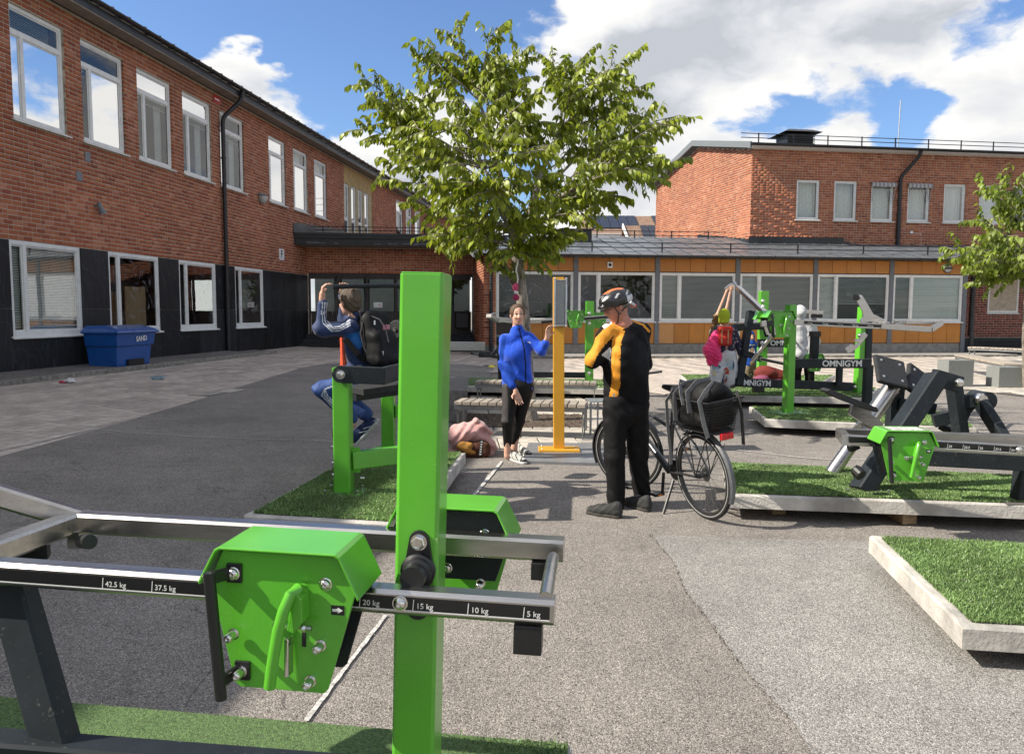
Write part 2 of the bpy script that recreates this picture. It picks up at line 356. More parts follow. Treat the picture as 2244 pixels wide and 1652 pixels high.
def window(fr, s0, s1, z0, z1, parent, mull=(), trans=None, rec=.03, blind=None, curtain=None, sill=True, glass=None, fw_=.075, open_=False, backing=True, label=None, slat=.032):
    glass = glass or M_glass; b = B(fr)
    def bar_(x0, x1, a0, a1, y0=rec, y1=rec+.07): b.b2((x0, y0, a0), (x1, y1, a1))
    bar_(s0, s0+fw_, z0, z1); bar_(s1-fw_, s1, z0, z1); bar_(s0+fw_, s1-fw_, z0, z0+fw_); bar_(s0+fw_, s1-fw_, z1-fw_, z1)
    top = z1-fw_
    if trans: bar_(s0+fw_, s1-fw_, trans-.045, trans+.045); top = trans-.045
    xs = [s0+fw_]
    for mu in mull: bar_(mu-.045, mu+.045, z0+fw_, top); xs += [mu-.045, mu+.045]
    xs.append(s1-fw_)
    cells = [(xs[i], xs[i+1], z0+fw_, top) for i in range(0, len(xs), 2)]
    if trans: cells.append((s0+fw_, s1-fw_, trans+.045, z1-fw_))
    for (a, c, u, w) in cells:      # casement profile, a step back
        for q in ((a, a+.03, u, w), (c-.03, c, u, w), (a+.03, c-.03, u, u+.03), (a+.03, c-.03, w-.03, w)): b.b2((q[0], rec+.022, q[2]), (q[1], rec+.06, q[3]))
    wo = b.out('window', M_white, parent, bev=.004, seg=1, label=label)
    for (a, c, u, w) in cells:
        p = B(fr); p.add([(a+.025, rec+.035, u+.025), (c-.025, rec+.035, u+.025), (c-.025, rec+.035, w-.025), (a+.025, rec+.035, w-.025)], [(0, 1, 2, 3)]); p.out('pane', glass, wo)
    if sill:
        p = B(fr); n = (s1-s0)
        p.add([(s0-.05, rec, z0+.0), (s1+.05, rec, z0+.0), (s1+.05, -.075, z0-.03), (s0-.05, -.075, z0-.03), (s1+.05, -.075, z0-.055), (s0-.05, -.075, z0-.055), (s0-.05, rec, z0-.02), (s1+.05, rec, z0-.02)], [(0, 1, 2, 3), (3, 2, 4, 5), (5, 4, 7, 6), (0, 3, 5, 6), (1, 7, 4, 2)]); p.out('sill', M_white, wo)
    if blind:
        p = B(fr)
        for (a, c, u, w, tilt) in blind:
            k = int((w-u)/slat)
            for i in range(k):
                z = u+(i+.5)*slat+random.uniform(-.0015, .0015); dz = slat*.40*tilt; p.add([(a, rec+.10, z-dz), (c, rec+.10, z-dz), (c, rec+.10+slat*.55, z+dz), (a, rec+.10+slat*.55, z+dz)], [(0, 1, 2, 3)])
            p.b2((a, rec+.095, w), (c, rec+.125, w+.03)); p.b2((a, rec+.098, u-.012), (c, rec+.118, u))
        p.out('blind', M_blind, wo, kind='stuff')
    if curtain:
        for (a, c, u, w) in curtain:
            n = max(6, int((c-a)/.03)); vs = []
            for i in range(n+1):
                x = a+(c-a)*i/n; y = rec+.22+.02*math.sin(i*1.9+a*7); vs += [(x, y, u), (x, y, w)]
            B(fr).add(vs, [(2*i, 2*i+2, 2*i+3, 2*i+1) for i in range(n)]).out('curtain', M_curtain, wo, smooth=True)
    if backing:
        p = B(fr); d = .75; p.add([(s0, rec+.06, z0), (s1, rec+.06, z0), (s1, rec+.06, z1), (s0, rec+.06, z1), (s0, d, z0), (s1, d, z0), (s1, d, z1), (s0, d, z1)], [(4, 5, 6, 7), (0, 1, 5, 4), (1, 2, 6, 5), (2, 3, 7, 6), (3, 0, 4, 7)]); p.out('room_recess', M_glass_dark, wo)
    return wo
M_slate = brick_mat('black_slate', [(0, (.011, .012, .014)), (.5, (.017, .018, .021)), (1, (.026, .028, .031))])
def slate_fx(m):      # pale scratches and lime streaks over the stone
    nt = m.node_tree; N = nt.nodes; L = nt.links; p = N['Principled BSDF']; p.inputs['Roughness'].default_value = .5
    src = p.inputs['Base Color'].links[0].from_socket; g = N.new('ShaderNodeNewGeometry')
    mp = N.new('ShaderNodeMapping'); mp.inputs['Scale'].default_value = (6, 6, .7); L.new(g.outputs['Position'], mp.inputs[0])
    n = N.new('ShaderNodeTexNoise'); n.inputs['Scale'].default_value = 1.6; n.inputs['Detail'].default_value = 8; n.inputs['Distortion'].default_value = 1.2; L.new(mp.outputs[0], n.inputs[0])
    r = N.new('ShaderNodeMapRange'); r.inputs[1].default_value = .54; r.inputs[2].default_value = .78; r.inputs[4].default_value = .45; L.new(n.outputs['Fac'], r.inputs[0])
    w = N.new('ShaderNodeTexWave'); w.bands_direction = 'DIAGONAL'; w.inputs['Scale'].default_value = .9; w.inputs['Distortion'].default_value = 22; w.inputs['Detail'].default_value = 6; L.new(g.outputs['Position'], w.inputs[0])
    r2 = N.new('ShaderNodeMapRange'); r2.inputs[1].default_value = .985; r2.inputs[2].default_value = 1.0; r2.inputs[4].default_value = .45; L.new(w.outputs['Fac'], r2.inputs[0])
    a = N.new('ShaderNodeMath'); a.operation = 'MAXIMUM'; L.new(r.outputs[0], a.inputs[0]); L.new(r2.outputs[0], a.inputs[1])
    mx = N.new('ShaderNodeMix'); mx.data_type = 'RGBA'; L.new(a.outputs[0], mx.inputs[0]); L.new(src, mx.inputs[6]); mx.inputs[7].default_value = (.075, .08, .083, 1); L.new(mx.outputs[2], p.inputs['Base Color'])
slate_fx(M_slate)
M_sheet = mat('black_sheet_metal', (.022, .024, .026), .45, metal=.0, var=.3, scale=3, bump=.12, bscale=6)
M_soffit = mat('soffit_board', (.27, .23, .19), .75, var=.12, scale=5)
M_cream = mat('cream_render', (.40, .33, .20), .85, var=.1, scale=4)
M_yellowpanel = mat('mustard_panel', (.42, .29, .11), .8, var=.12, scale=4)
M_conc = mat('old_concrete', (.26, .245, .22), .92, var=.16, scale=5, bump=.4, bscale=60)
M_orange = mat('orange_panel', (.45, .168, .016), .38, var=.06, scale=3, rand=.10, bump=.06, bscale=3)
M_orange_p = mat('faded_orange_panel', (.50, .24, .08), .4, var=.05, scale=3)
M_post = mat('grey_post', (.14, .15, .165), .55, var=.1, scale=8)
# ---- left wing
FL = frame((-11.29, 0, 0), (.1236, 1, 0))
lw = thing('school_wing', (-9.2, 17, 0), 'long two-storey red brick school wing with black stone base and white windows, left side', 'building')
UW = [(15.35+2.01*k, 16.85+2.01*k, 5.2, 7.33) for k in range(5)]+[(13.34, 14.84, 5.2, 7.33), (11.33, 12.83, 5.2, 7.33)]
UN = [(26.66, 28.04, 5.2, 7.35), (28.69, 30.05, 5.2, 7.35), (30.7, 32.06, 5.2, 7.35), (42.3, 43.65, 5.0, 7.38), (44.3, 45.6, 5.0, 7.38), (46.3, 47.6, 5.0, 7.38)]
LWN = [(15.05, 17.07, 1.1, 2.92), (18.0, 20.02, 1.1, 2.92), (20.93, 22.9, 1.1, 2.92), (24.04, 26.02, 1.1, 2.92), (12.1, 14.1, 1.1, 2.92)]
TALL = (34.08, 38.15, 4.3, 7.7)
b = B(FL); holed(b, -34, 58, 2.92, 7.78, UW+UN+[TALL], .12); b.m = 1; b.out('wall', [M_mortar, M_brick], lw)
b = B(FL); holed(b, -34, 29.8, .2, 2.92, LWN, .12); b.out('base_wall', M_mortar, lw)
brick_wall(FL, 13.0, 58, 2.925, 7.75, UW+UN+[TALL], lw, near=lambda s, z: 14.7 < s < 19.2 and 2.9 < z < 5.3, seed=3)
def slabs(fr, pieces, parent):
    for (a, c, u, w) in pieces:
        o = random.uniform(-.003, .003); B(fr).b2((a+.004, -.028+o, u+.004), (c-.004, .0, w-.004)).out('stone_slab', M_slate, parent, bev=.003, seg=1)
pc = []
def colsplit(a, c, u, w):
    n = max(1, round((c-a)/.98)); return [(a+(c-a)*i/n, a+(c-a)*(i+1)/n, u, w) for i in range(n)]
edges = [(14.1, 15.05), (17.07, 18.0), (20.02, 20.93), (22.9, 24.04), (26.02, 29.79)]
for (a, c) in edges:
    for (u, w) in ((.2, 1.62), (1.62, 2.91)):
        n = 1 if c-a < 1.3 else 7; pc += [(a+(c-a)*i/n, a+(c-a)*(i+1)/n, u, w) for i in range(n)]
for (a, c, _, _) in LWN[:4]: pc += colsplit(a, c, .2, 1.035)
slabs(FL, pc, lw)
for i, (a, c, u, w) in enumerate(UW):
    bl = []; cu = [(c-.42, c-.12, u+.05, w-.6)]
    if i == 0: bl = [(a+.05, c-.25, 6.86, 7.25, .7), (a+.05, a+.36, 5.35, 6.75, .7)]; cu = [(c-.5, c-.08, u+.05, 6.75)]
    else: bl = [(a+.1, c-.1, 6.62, 6.75, .5), (a+.05, a+.34, 5.25+.3*(i > 1), 6.7, .35)] if i < 5 else []
    window(FL, a, c, u, w, lw, mull=(a+.36,), trans=6.82, rec=.05, blind=bl, curtain=cu)
for (a, c, u, w) in UN: window(FL, a, c, u, w, lw, mull=(a+.22,), trans=6.82, rec=.05, curtain=[(a+.1, c-.1, u+.05, w-.08)], sill=True)
for i, (a, c, u, w) in enumerate(LWN):
    wo = window(FL, a, c, u+.0, w-.005, lw, mull=(a+.42,), rec=.0, glass=M_glass_low if i == 0 else M_smear, blind=[(a+.07, a+.38, 1.25, 2.82, .75), (a+.46, c-.08, 1.17, 2.8, .75)] if i == 0 else None, fw_=.085)
    if i == 1:
        M_card = mat('cardboard', (.34, .22, .12), .9, var=.12, scale=9)
        for q in ((a+.10, a+.72, 1.2, 2.02), (a+.86, a+1.68, 1.2, 2.16)): B(FL).b2((q[0], .16, q[2]), (q[1], .2, q[3])).out('cardboard_sheet', M_card, wo)
# tall stair window
a, c, u, w = TALL; b = B(FL); b.b2((a, .02, 7.0), (c, .1, w)); b.b2((c-.12, .02, u), (c, .09, 7.0)); b.out('mustard_panel', M_yellowpanel, lw)
b = B(FL); holed(b, a, c-.12, u, 7.0, [(a+.1+.94*k, a+.72+.94*k, 4.75, 6.98) for k in range(4)], .1)
b.M = FL @ Matrix.Translation((0, .03, 0)); b.v = []; b.f = []; b.mi = []
holed(b, a, c-.12, u, 7.0, [(a+.1+.94*k, a+.72+.94*k, 4.75, 6.98) for k in range(4)], .1); b.out('cream_surround', M_cream, lw)
for k in range(4): window(FL, a+.1+.94*k, a+.72+.94*k, 4.75, 6.98, lw, trans=5.5, rec=.06, curtain=[(a+.15+.94*k, a+.66+.94*k, 4.8, 6.9)], fw_=.06)
# eaves, gutter, roof
b = B(FL)
for i, yy in enumerate((-.38, -.29, -.20, -.11)): b.b2((6, yy-.08, 7.735-.0*i), (58, yy, 7.76))
b.out('soffit_board', M_soffit, lw)
b = B(FL); b.b2((6, -.385, 7.76), (58, .0, 7.80)); b.b2((6, -.46, 7.77), (58, -.40, 7.93)); b.out('fascia', M_sheet, lw)
def half_gutter(b, s0, s1, y, z, r=.075):
    pr = [(math.cos(t)*r, math.sin(t)*r) for t in [math.pi+math.pi*k/8 for k in range(9)]]+[(r*.86, 0), ]+[(math.cos(t)*r*.86, math.sin(t)*r*.86) for t in [2*math.pi-math.pi*k/8 for k in range(1, 9)]]
    n = len(pr); vs = [(s, y+u, z+w) for s in (s0, s1) for u, w in pr]; b.add(vs, [(i, (i+1) % n, n+(i+1) % n, n+i) for i in range(n)]+[tuple(range(n)), tuple(range(n, 2*n))])
b = B(FL); half_gutter(b, 6, 58, -.55, 8.0)
for s in range(7, 58): b.tube([(s, -.46, 7.95), (s, -.54, 7.915), (s, -.63, 7.96)], .012, 6)
b.out('gutter', M_black, lw, smooth=True)
b = B(FL); b.add([(-34, -.56, 8.02), (58, -.56, 8.02), (58, 4.5, 9.1), (-34, 4.5, 9.1), (-34, -.56, 7.93), (58, -.56, 7.93), (58, 9.5, 8.0), (-34, 9.5, 8.0)], [(0, 1, 2, 3), (4, 5, 1, 0), (3, 2, 6, 7)]); b.out('roof', M_sheet, lw)
b = B(FL)
for k in range(86): s = 6.3+.6*k; b.add([(s, -.57, 8.01), (s+.03, -.57, 8.01), (s+.03, 4.5, 9.105), (s, 4.5, 9.105), (s, -.57, 8.06), (s+.03, -.57, 8.06), (s+.03, 4.5, 9.15), (s, 4.5, 9.15)], [(0, 1, 5, 4), (4, 5, 6, 7), (0, 4, 7, 3), (1, 2, 6, 5)])
b.out('roof_seam', M_sheet, lw)
def downpipe(fr, pts, lab, r=.055, wide=None, m=None):
    P = [fr @ Vector(p) for p in pts]; t = thing('downpipe', P[-1], lab, 'downpipe', 'downpipes on the school walls')
    sm = []
    for i, p in enumerate(P):
        if 0 < i < len(P)-1:
            u = (P[i-1]-p); v = (P[i+1]-p); k = min(.12, u.length*.4, v.length*.4); u.normalize(); v.normalize(); sm += [p+u*k, p+u*k*.35+v*k*.35, p+v*k]
        else: sm.append(p)
    B().tube(sm, r, 12).out('pipe', m or M_black, t, smooth=True); b = B(); x = P[-2]; y = P[-1]; n = 3
    for k in range(n):
        q = x.lerp(y, (k+.5)/n); b.lathe(q-Vector((0, 0, .03)), (0, 0, 1), [(r+.008, 0), (r+.008, .06)], 12); b.box(q+(fr.to_3x3() @ Vector((0, .04, 0))), (.02, .1, .03), fr.to_3x3())
    b.out('bracket', M_black, t)
    b = B(); b.tube([y+Vector((0, 0, 1.35)), y+Vector((0, 0, .02))], r+.012, 12).out('shoe', m or M_black, t, smooth=True); return t
downpipe(FL, [(23.75, -.55, 7.93), (23.75, -.5, 7.66), (23.38, -.1, 7.1), (23.38, -.1, .3)], 'black downpipe on the left wing between its fourth and fifth upper windows', .062)
downpipe(FL, [(48.8, -.5, 7.9), (48.8, -.3, 7.5), (48.4, -.1, 7.1), (48.4, -.1, 4.6)], 'black downpipe at the far end of the left wing above the entrance roof')
# wall fittings of the left wing
M_galv = mat('galvanised', (.33, .34, .35), .45, metal=.8, var=.15, scale=20)
M_lampgrey = mat('lamp_grey', (.17, .18, .19), .5, var=.1)
t = thing('wall_lamp', FL @ Vector((25.95, 0, 5.15)), 'grey half-bowl wall lamp on brick right of the downpipe', 'wall lamp')
b = B(FL); b.lathe((25.95, -.09, 5.2), (0, 0, 1), [(.03, -.20), (.09, -.17), (.14, -.08), (.155, .04), (.15, .05)], 16); b.out('lamp_bowl', mat('lamp_glass', (.42, .42, .40), .3), t, smooth=True)
B(FL).box((25.95, -.03, 5.2), (.24, .07, .30)).lathe((25.95, -.09, 5.24), (0, 0, 1), [(.16, 0), (.165, .03), (.1, .07)], 16).out('lamp_cap', M_lampgrey, t, bev=.01)
t = thing('wall_spotlight', FL @ Vector((17.7, 0, 3.8)), 'small grey cylinder spotlight on brick above the cardboard window', 'spotlight')
B(FL).tube([(17.62, 0, 3.86), (17.62, -.11, 3.86)], .018, 8).out('arm', M_lampgrey, t)
B(FL).tube([(17.63, -.11, 3.95), (17.63, -.11, 3.88), (17.68, -.12, 3.80), (17.72, -.13, 3.70)], 1, 14, rr=[.035, .05, .055, .085]).out('lamp_head', M_lampgrey, t, smooth=True)
M_signw = mat('sign_white', (.78, .78, .77), .35, var=.03); M_ink = mat('sign_ink', (.012, .012, .013), .5)
M_sred = mat('sign_red', (.55, .03, .03), .4)
def text(s, size, M, m, parent, ext=.001, name='lettering', align='CENTER', bold=0.0, space=1.0):
    cu = bpy.data.curves.new(name, 'FONT'); cu.body = s; cu.size = size; cu.align_x = align; cu.align_y = 'CENTER'; cu.extrude = ext; cu.offset = bold; cu.space_character = space; cu.resolution_u = 3
    tmp = bpy.data.objects.new(name, cu); col.objects.link(tmp); dg = bpy.context.evaluated_depsgraph_get(); me = bpy.data.meshes.new_from_object(tmp.evaluated_get(dg)); bpy.data.objects.remove(tmp)
    me.name = name; me.materials.clear(); me.transform(M @ Matrix.Rotation(math.pi/2, 4, 'X')); o = link(name, me, m, parent)
    return o
t = thing('letter_sign', FL @ Vector((27.5, 0, 3.5)), 'white plate with a black letter F on brick beside the entrance', 'sign')
B(FL).b2((27.31, -.02, 3.32), (27.72, -.008, 3.70)).out('plate', M_signw, t, bev=.003)
text('F', .36, FL @ Matrix.Translation((27.51, -.024, 3.51)) @ Matrix.Diagonal((.9, 1, 1, 1)), M_ink, t, bold=.006)
t = thing('no_entry_plate', FL @ Vector((23.2, 0, 7.6)), 'small red plate with a white bar high on the left wing by the gutter', 'sign')
B(FL).b2((23.05, -.02, 7.46), (23.42, -.008, 7.68)).out('plate', M_sred, t); B(FL).b2((23.1, -.025, 7.55), (23.37, -.0205, 7.59)).out('bar', M_signw, t)
for (s, z) in ((17.45, 4.88), (17.15, 4.42)):
    o = B(FL).b2((s-.09, -.02, z-.1), (s+.09, -.006, z+.1)).out('vent_plate', M_lampgrey, None, bev=.004)
    props(o, 'small grey square plate on brick %s' % ('just below the second upper window' if z > 4.6 else 'lower down, under the second upper window'), 'vent plate')
# ---- entrance link
FE = frame((-7.63, 29.59, 0), (1, .12, 0)); DX = 6.2
en = thing('entrance_block', FE @ Vector((3, 0, 0)), 'low brick entrance block with brown glazed doors under a black canopy', 'building')
b = B(FE); holed(b, 0, DX, .3, 3.95, [(.04, DX-.02, .72, 3.0)], .12); b.out('wall', M_mortar, en)
brick_wall(FE, 0, DX, 3.0, 3.93, [], en, near=lambda s, z: True, m=M_brick2, seed=5, ends=.02, singles=290)
M_brown = mat('dark_brown_paint', (.028, .016, .013), .45, var=.2, scale=8)
b = B(FE); b.b2((.02, .06, 2.88), (DX, .14, 3.0)); b.b2((.02, .06, .72), (DX, .14, .80))
cells = [(.1, 1.0, 'd'), (1.2, 2.1, 'd'), (2.22, 3.22, 'p'), (3.26, 4.2, 'p'), (4.24, 5.3, 'p'), (5.4, 6.1, 'd')]
for x in (.02, 1.08, 2.14, 3.22, 4.2, 5.32, 6.14): b.b2((x-.0, .055, .8), (x+.09, .13, 2.88))
for (x0, x1, k) in cells: b.b2((x0+.02, .075, .8), (x1, .12, 1.5)); b.b2((x0, .07, 1.5), (x1, .125, 1.58)); b.b2((x0, .07, 2.78), (x1, .125, 2.88))
b.out('door_frame', M_brown, en, bev=.004, seg=1)
for (x0, x1, k) in cells:
    o = B(FE).add([(x0+.06, .1, 1.58), (x1-.04, .1, 1.58), (x1-.04, .1, 2.78), (x0+.06, .1, 2.78)], [(0, 1, 2, 3)]).out('door_glass' if k == 'd' else 'side_glass', M_glass, en)
    if k == 'd': B(FE).tube([(x1-.1, .05, 1.45), (x1-.1, .0, 1.45), (x1-.1, .0, 1.75), (x1-.1, .05, 1.75)], .01, 8).out('door_handle', M_galv, en)
B(FE).b2((.0, 2.2, .6), (DX, 2.3, 3.0)).out('hall_back_wall', mat('hall_wall', (.10, .10, .095), .8, var=.3, scale=1.2), en)
B(FE).b2((4.5, 2.1, 1.7), (5.2, 2.19, 2.5)).out('hall_far_window', mat('hall_light', (.35, .42, .3), .8, var=.5, scale=6), en)
o = B(FE).b2((2.42, .09, 1.72), (2.75, .095, 1.92)).out('notice', M_signw, en); B(FE).ring((2.64, .086, 1.82), (0, 1, 0), .025, .008, 14, 5).out('notice_mark', M_sred, o)
for i, (a, c, y0) in enumerate(((-.55, DX+.05, -.95), (-.2, DX, -.6), (-.05, DX, -.3))):
    B(FE).b2((a, y0, .25+.0), (c, .1, .40+.16*i)).out('step', M_slate, en, bev=.008)
o = thing('litter_bin', FE @ Vector((5.75, -.45, .72)), 'black wall-side litter bin at the entrance doors by the brick pier', 'bin')
B(FE).b2((5.5, -.35, .95), (6.0, .02, 1.55)).out('body', M_black, o, bev=.03); B(FE).b2((5.48, -.38, 1.55), (6.02, .03, 1.6)).out('lid', M_black, o, bev=.01)
b = B(FE); b.b2((-1.35, -1.15, 3.93), (DX+.15, -1.10, 4.17)); b.b2((-1.35, -1.19, 4.17), (DX+.15, -1.10, 4.36)); b.out('canopy_fascia', mat('flaking_black_paint', (.016, .016, .017), .5, var=.2, scale=3, col2=(.012, .012, .013)), en, bev=.006)
B(FE).b2((-1.3, -1.10, 3.935), (DX+.1, .3, 3.99)).out('canopy_soffit', M_soffit, en)
b = B(FE)
for k in range(22):
    x = -.9+random.random()*5.4; w = random.uniform(.05, .4); z = 3.97+random.random()*.035; n = 7
    b.add([(x+w*i/n, -1.154, z+random.uniform(0, .018)) for i in range(n)]+[(x+w*i/n, -1.154, z+random.uniform(.022, .06)) for i in reversed(range(n))], [tuple(range(2*n))])
b.out('paint_flakes', mat('bare_primer', (.16, .16, .165), .8, var=.2), en, kind='stuff')
b = B(FE); b.add([(-1.4, -1.22, 4.37), (DX+1.2, -1.22, 4.37), (DX+1.2, 3.6, 4.72), (-1.8, 3.6, 4.72), (-1.4, -1.22, 4.3), (DX+1.2, -1.22, 4.3)], [(0, 1, 2, 3), (4, 5, 1, 0)]); b.out('roof', M_sheet, en)
b = B(FL)      # sheet flashing up the wing wall
pts = [(28.55, 4.3), (28.55, 4.72)]
s = 28.7
while s < 33.9: pts += [(s, 4.66+.10*(s-28.7)/2+random.uniform(0, .03)), (s+.48, 4.80+.10*(s-28.7)/2)]; s += .5
pts += [(34.0, 5.05), (34.0, 4.3)]
b.prism(pts, Matrix(), -.03, -.01); b.out('flashing', M_sheet, en)
def guard_rail(fr, p, q, n, parent, h=.28, gap=.13, r=.016):
    p = Vector(p); q = Vector(q)
    for z in (h, h-gap): B(fr).tube([p+Vector((0, 0, z)), q+Vector((0, 0, z))], r, 6).out('rail', M_black, parent)
    for k in range(n):
        x = p.lerp(q, (k+.5)/n); B(fr).bar(x+Vector((0, 0, -.02)), x+Vector((0, 0, h+.03)), .03, .045).out('rail_post', M_black, parent)
guard_rail(FE, (-.2, .9, 4.5), (DX+.6, .9, 4.5), 5, en, h=.3)
# ---- low annex
FA = frame((0, 27.1, 0), (1, .12, 0))
an = thing('annex', FA @ Vector((8, 0, 0)), 'single-storey annex with orange panels, wide windows and grey sheet roof', 'building')
cols_ = [2.2, 5.09, 8.01, 10.90, 13.80, 16.68]
# brick pier and its side
Pc = FA @ Vector((-.98, 0, 0)); Pe = FE @ Vector((DX, 0, 0)); sd_ = (Pe-Pc); FP = frame(Pe, -sd_)
b = B(FP); b.add([(0, 0, .3), (sd_.length, 0, .3), (sd_.length, 0, 3.6), (0, 0, 3.6)], [(0, 1, 2, 3)]); b.M = FA; b.add([(-.98, 0, .3), (-.55, 0, .3), (-.55, 0, 3.6), (-.98, 0, 3.6)], [(0, 1, 2, 3)]); b.out('pier_core', M_mortar, an)
brick_wall(FP, 0, sd_.length, .45, 3.6, [], an, near=lambda s, z: s > sd_.length-1.5, m=M_brick2, seed=8, ends=.02, singles=170)
brick_wall(FA, -.98, -.57, .45, 3.6, [], an, near=lambda s, z: True, m=M_brick2, seed=9, ends=.04, singles=110)
b = B(FA); b.b2((-.6, .02, 0), (16.76, .3, .47)); b.b2((-1.0, -.02, 0), (-.6, .3, .44)); b.out('plinth', M_conc, an)
bays = [(-.55, 2.12)]+[(cols_[i]+.085, cols_[i+1]-.085) for i in range(5)]
for c in cols_: B(FA).b2((c-.085, -.03, .47 if c < 16 else 0), (c+.085, .1, 3.46)).out('post', M_post, an, bev=.004, seg=1)
B(FA).b2((-.55, .045, .47), (16.6, .08, 3.45)).v and None
b = B(FA); holed(b, -.55, 16.6, .47, 3.46, [(p+.0, q-.0, 1.27, 2.95) for p, q in bays], .1); b.M = Matrix.Translation((0, 0, 0)); bb = B(FA @ Matrix.Translation((0, .03, 0))); holed(bb, -.55, 16.6, .47, 3.46, [(p, q, 1.27, 2.95) for p, q in bays], .1); bb.out('wall', M_brown, an)
for i, (p, q) in enumerate(bays):
    for k in range(5):
        w = (q-p)/5
        for (u, z) in ((.495, 1.235), (2.985, 3.44)):
            if i == 0 and k < 2 and u < 1: B(FA).b2((p+w*k+.006, .0, u), (p+w*(k+1)-.006, .02, z)).out('panel', M_brown, an); continue
            pal = i == 2 and k == 0 and u < 1
            B(FA).b2((p+w*k+.006, .0+random.uniform(0, .003), u), (p+w*(k+1)-.006, .02, z)).out('panel', M_orange_p if pal else M_orange, an, bev=.002, seg=1, label='faded pale orange panel' if pal else None)
    mu = (p+.72,) if i else (); bl = None; cu = None
    if i in (2, 3, 4, 5):
        xs = [p+.07, p+.68, p+.76, q-.07]; bl = [(xs[0], xs[1], 1.36 if i != 4 else 1.36, 2.85, (.8, .7, .9, .6)[i-2]), (xs[2], xs[3], 1.36 if i != 4 else 1.9, 2.85, (.5, .55, .45, .95)[i-2])]
    window(FA, p, q, 1.27, 2.95, an, mull=mu, rec=.0, fw_=.065, blind=bl, curtain=cu, glass=M_smear if i in (0, 1, 4) else M_glass, slat=.042)
# annex roof
RL, RZ = -1.35, 3.52
b = B(FA)
def rp(s, y): return (s, y, RZ+.23*(y+.52))
b.add([rp(RL, -.52), rp(24.5, -.52), rp(24.5, 4.0), rp(RL-.4, 4.0), (24.5, 9, 3.6), (RL-.4, 9, 3.6)], [(0, 1, 2, 3), (3, 2, 4, 5)]); b.out('roof', mat('grey_sheet_roof', (.20, .22, .24), .38, metal=.45, var=.14, scale=1.4, bump=.15, bscale=4), an)
M_roof = MATS['grey_sheet_roof']
b = B(FA)
for k in range(43):
    s = RL+.3+.6*k; p0 = Vector(rp(s, -.5)); p1 = Vector(rp(s-.03, 3.98)); b.bar(p0+Vector((0, 0, .012)), p1+Vector((0, 0, .012)), .018, .03)
for k in range(5):
    for j in range(42):
        s = RL+.3+.6*j; y = .1+.8*k+(.3 if j % 2 else 0); b.bar(Vector(rp(s, y))+Vector((0, 0, .004)), Vector(rp(s+.6, y))+Vector((0, 0, .004)), .012, .012)
b.out('roof_seam', mat('seam_grey', (.10, .11, .12), .45, metal=.4), an, kind='stuff')
b = B(FA); half_gutter(b, RL, 24.5, -.58, 3.50, .07)
for k in range(44): b.box((RL+.2+.6*k, -.54, 3.45), (.02, .1, .1))
b.out('gutter', M_black, an, smooth=True)
B(FA).b2((-.99, -.50, 3.46), (24, -.46, 3.53)).b2((-.99, -.46, 3.465), (24, -.0, 3.485)).out('soffit', M_soffit, an)
b = B(FA); b.add([(RL-.02, -.62, 3.36), (RL+.06, -.62, 3.36), (RL+.06, -.62, 3.60), (RL-.02, -.62, 3.60), (RL-.4, 4, 4.42), (RL-.32, 4, 4.42), (RL-.32, 4, 4.62), (RL-.4, 4, 4.62)], [(0, 1, 2, 3), (0, 3, 7, 4), (1, 5, 6, 2), (3, 2, 6, 7), (0, 4, 5, 1)]); b.out('verge', mat('verge_grey', (.16, .175, .18), .5, var=.1), an)
guard_rail(FA, (RL+.4, .15, RZ+.16), (24, .15, RZ+.16), 10, an, h=.30, gap=.16)
guard_rail(FA, (-1.5, 3.6, RZ+.92), (9.0, 3.6, RZ+.92), 7, an, h=.30, gap=.16)
for (s, w) in ((2.35, .5), (3.05, .42)):
    t = thing('roof_vent', FA @ Vector((s, 2.4, 4.3)), 'black box vent on the annex roof behind the tree, %s' % ('left one' if s < 3 else 'right one'), 'roof vent')
    B(FA).b2((s-w/2, 2.3, 4.0), (s+w/2, 2.8, 4.62)).out('body', M_black, t, bev=.02); B(FA).b2((s-w/2-.06, 2.24, 4.62), (s+w/2+.06, 2.86, 4.66)).out('cap', M_black, t)
downpipe(FA, [(-.45, -.58, 3.44), (-.50, -.5, 3.3), (-.73, -.12, 3.0), (-.73, -.12, .16)], 'weathered black downpipe on the brick pier left of the tree', .06, m=mat('weathered_black', (.03, .03, .032), .6, var=.3, scale=5, col2=(.012, .012, .012)))
downpipe(FA, [(17.45, -.55, 3.44), (17.4, -.45, 3.3), (16.98, -.08, 2.85), (16.98, -.08, .12)], 'peeling black downpipe at the right end of the annex', .062, m=MATS['weathered_black'])
t = thing('extractor_vent', FA @ Vector((3.4, 0, 3.2)), 'small white square extractor vent in the annex top panels', 'vent'); B(FA).b2((3.30, -.04, 3.1), (3.48, -.001, 3.3)).out('cover', M_signw, t, bev=.004); B(FA).lathe((3.39, -.04, 3.2), (0, -1, 0), [(.055, 0), (.055, .012), (.03, .012)], 16).out('hole', M_ink, t)
t = thing('round_lamp', FA @ Vector((15.95, 0, 3.2)), 'round bulkhead lamp with a dark band on the annex top panels', 'lamp'); B(FA).lathe((15.95, 0, 3.2), (0, -1, 0), [(.15, .0), (.16, .03), (.14, .07), (.10, .10), (.02, .115)], 20).out('lamp_glass', MATS['lamp_glass'], t, smooth=True); B(FA).ring((15.95, -.03, 3.2), (0, 1, 0), .155, .018, 24, 6).out('rim', M_ink, t, smooth=True); B(FA).b2((15.81, -.125, 3.17), (16.09, -.04, 3.22)).out('band', M_ink, t)
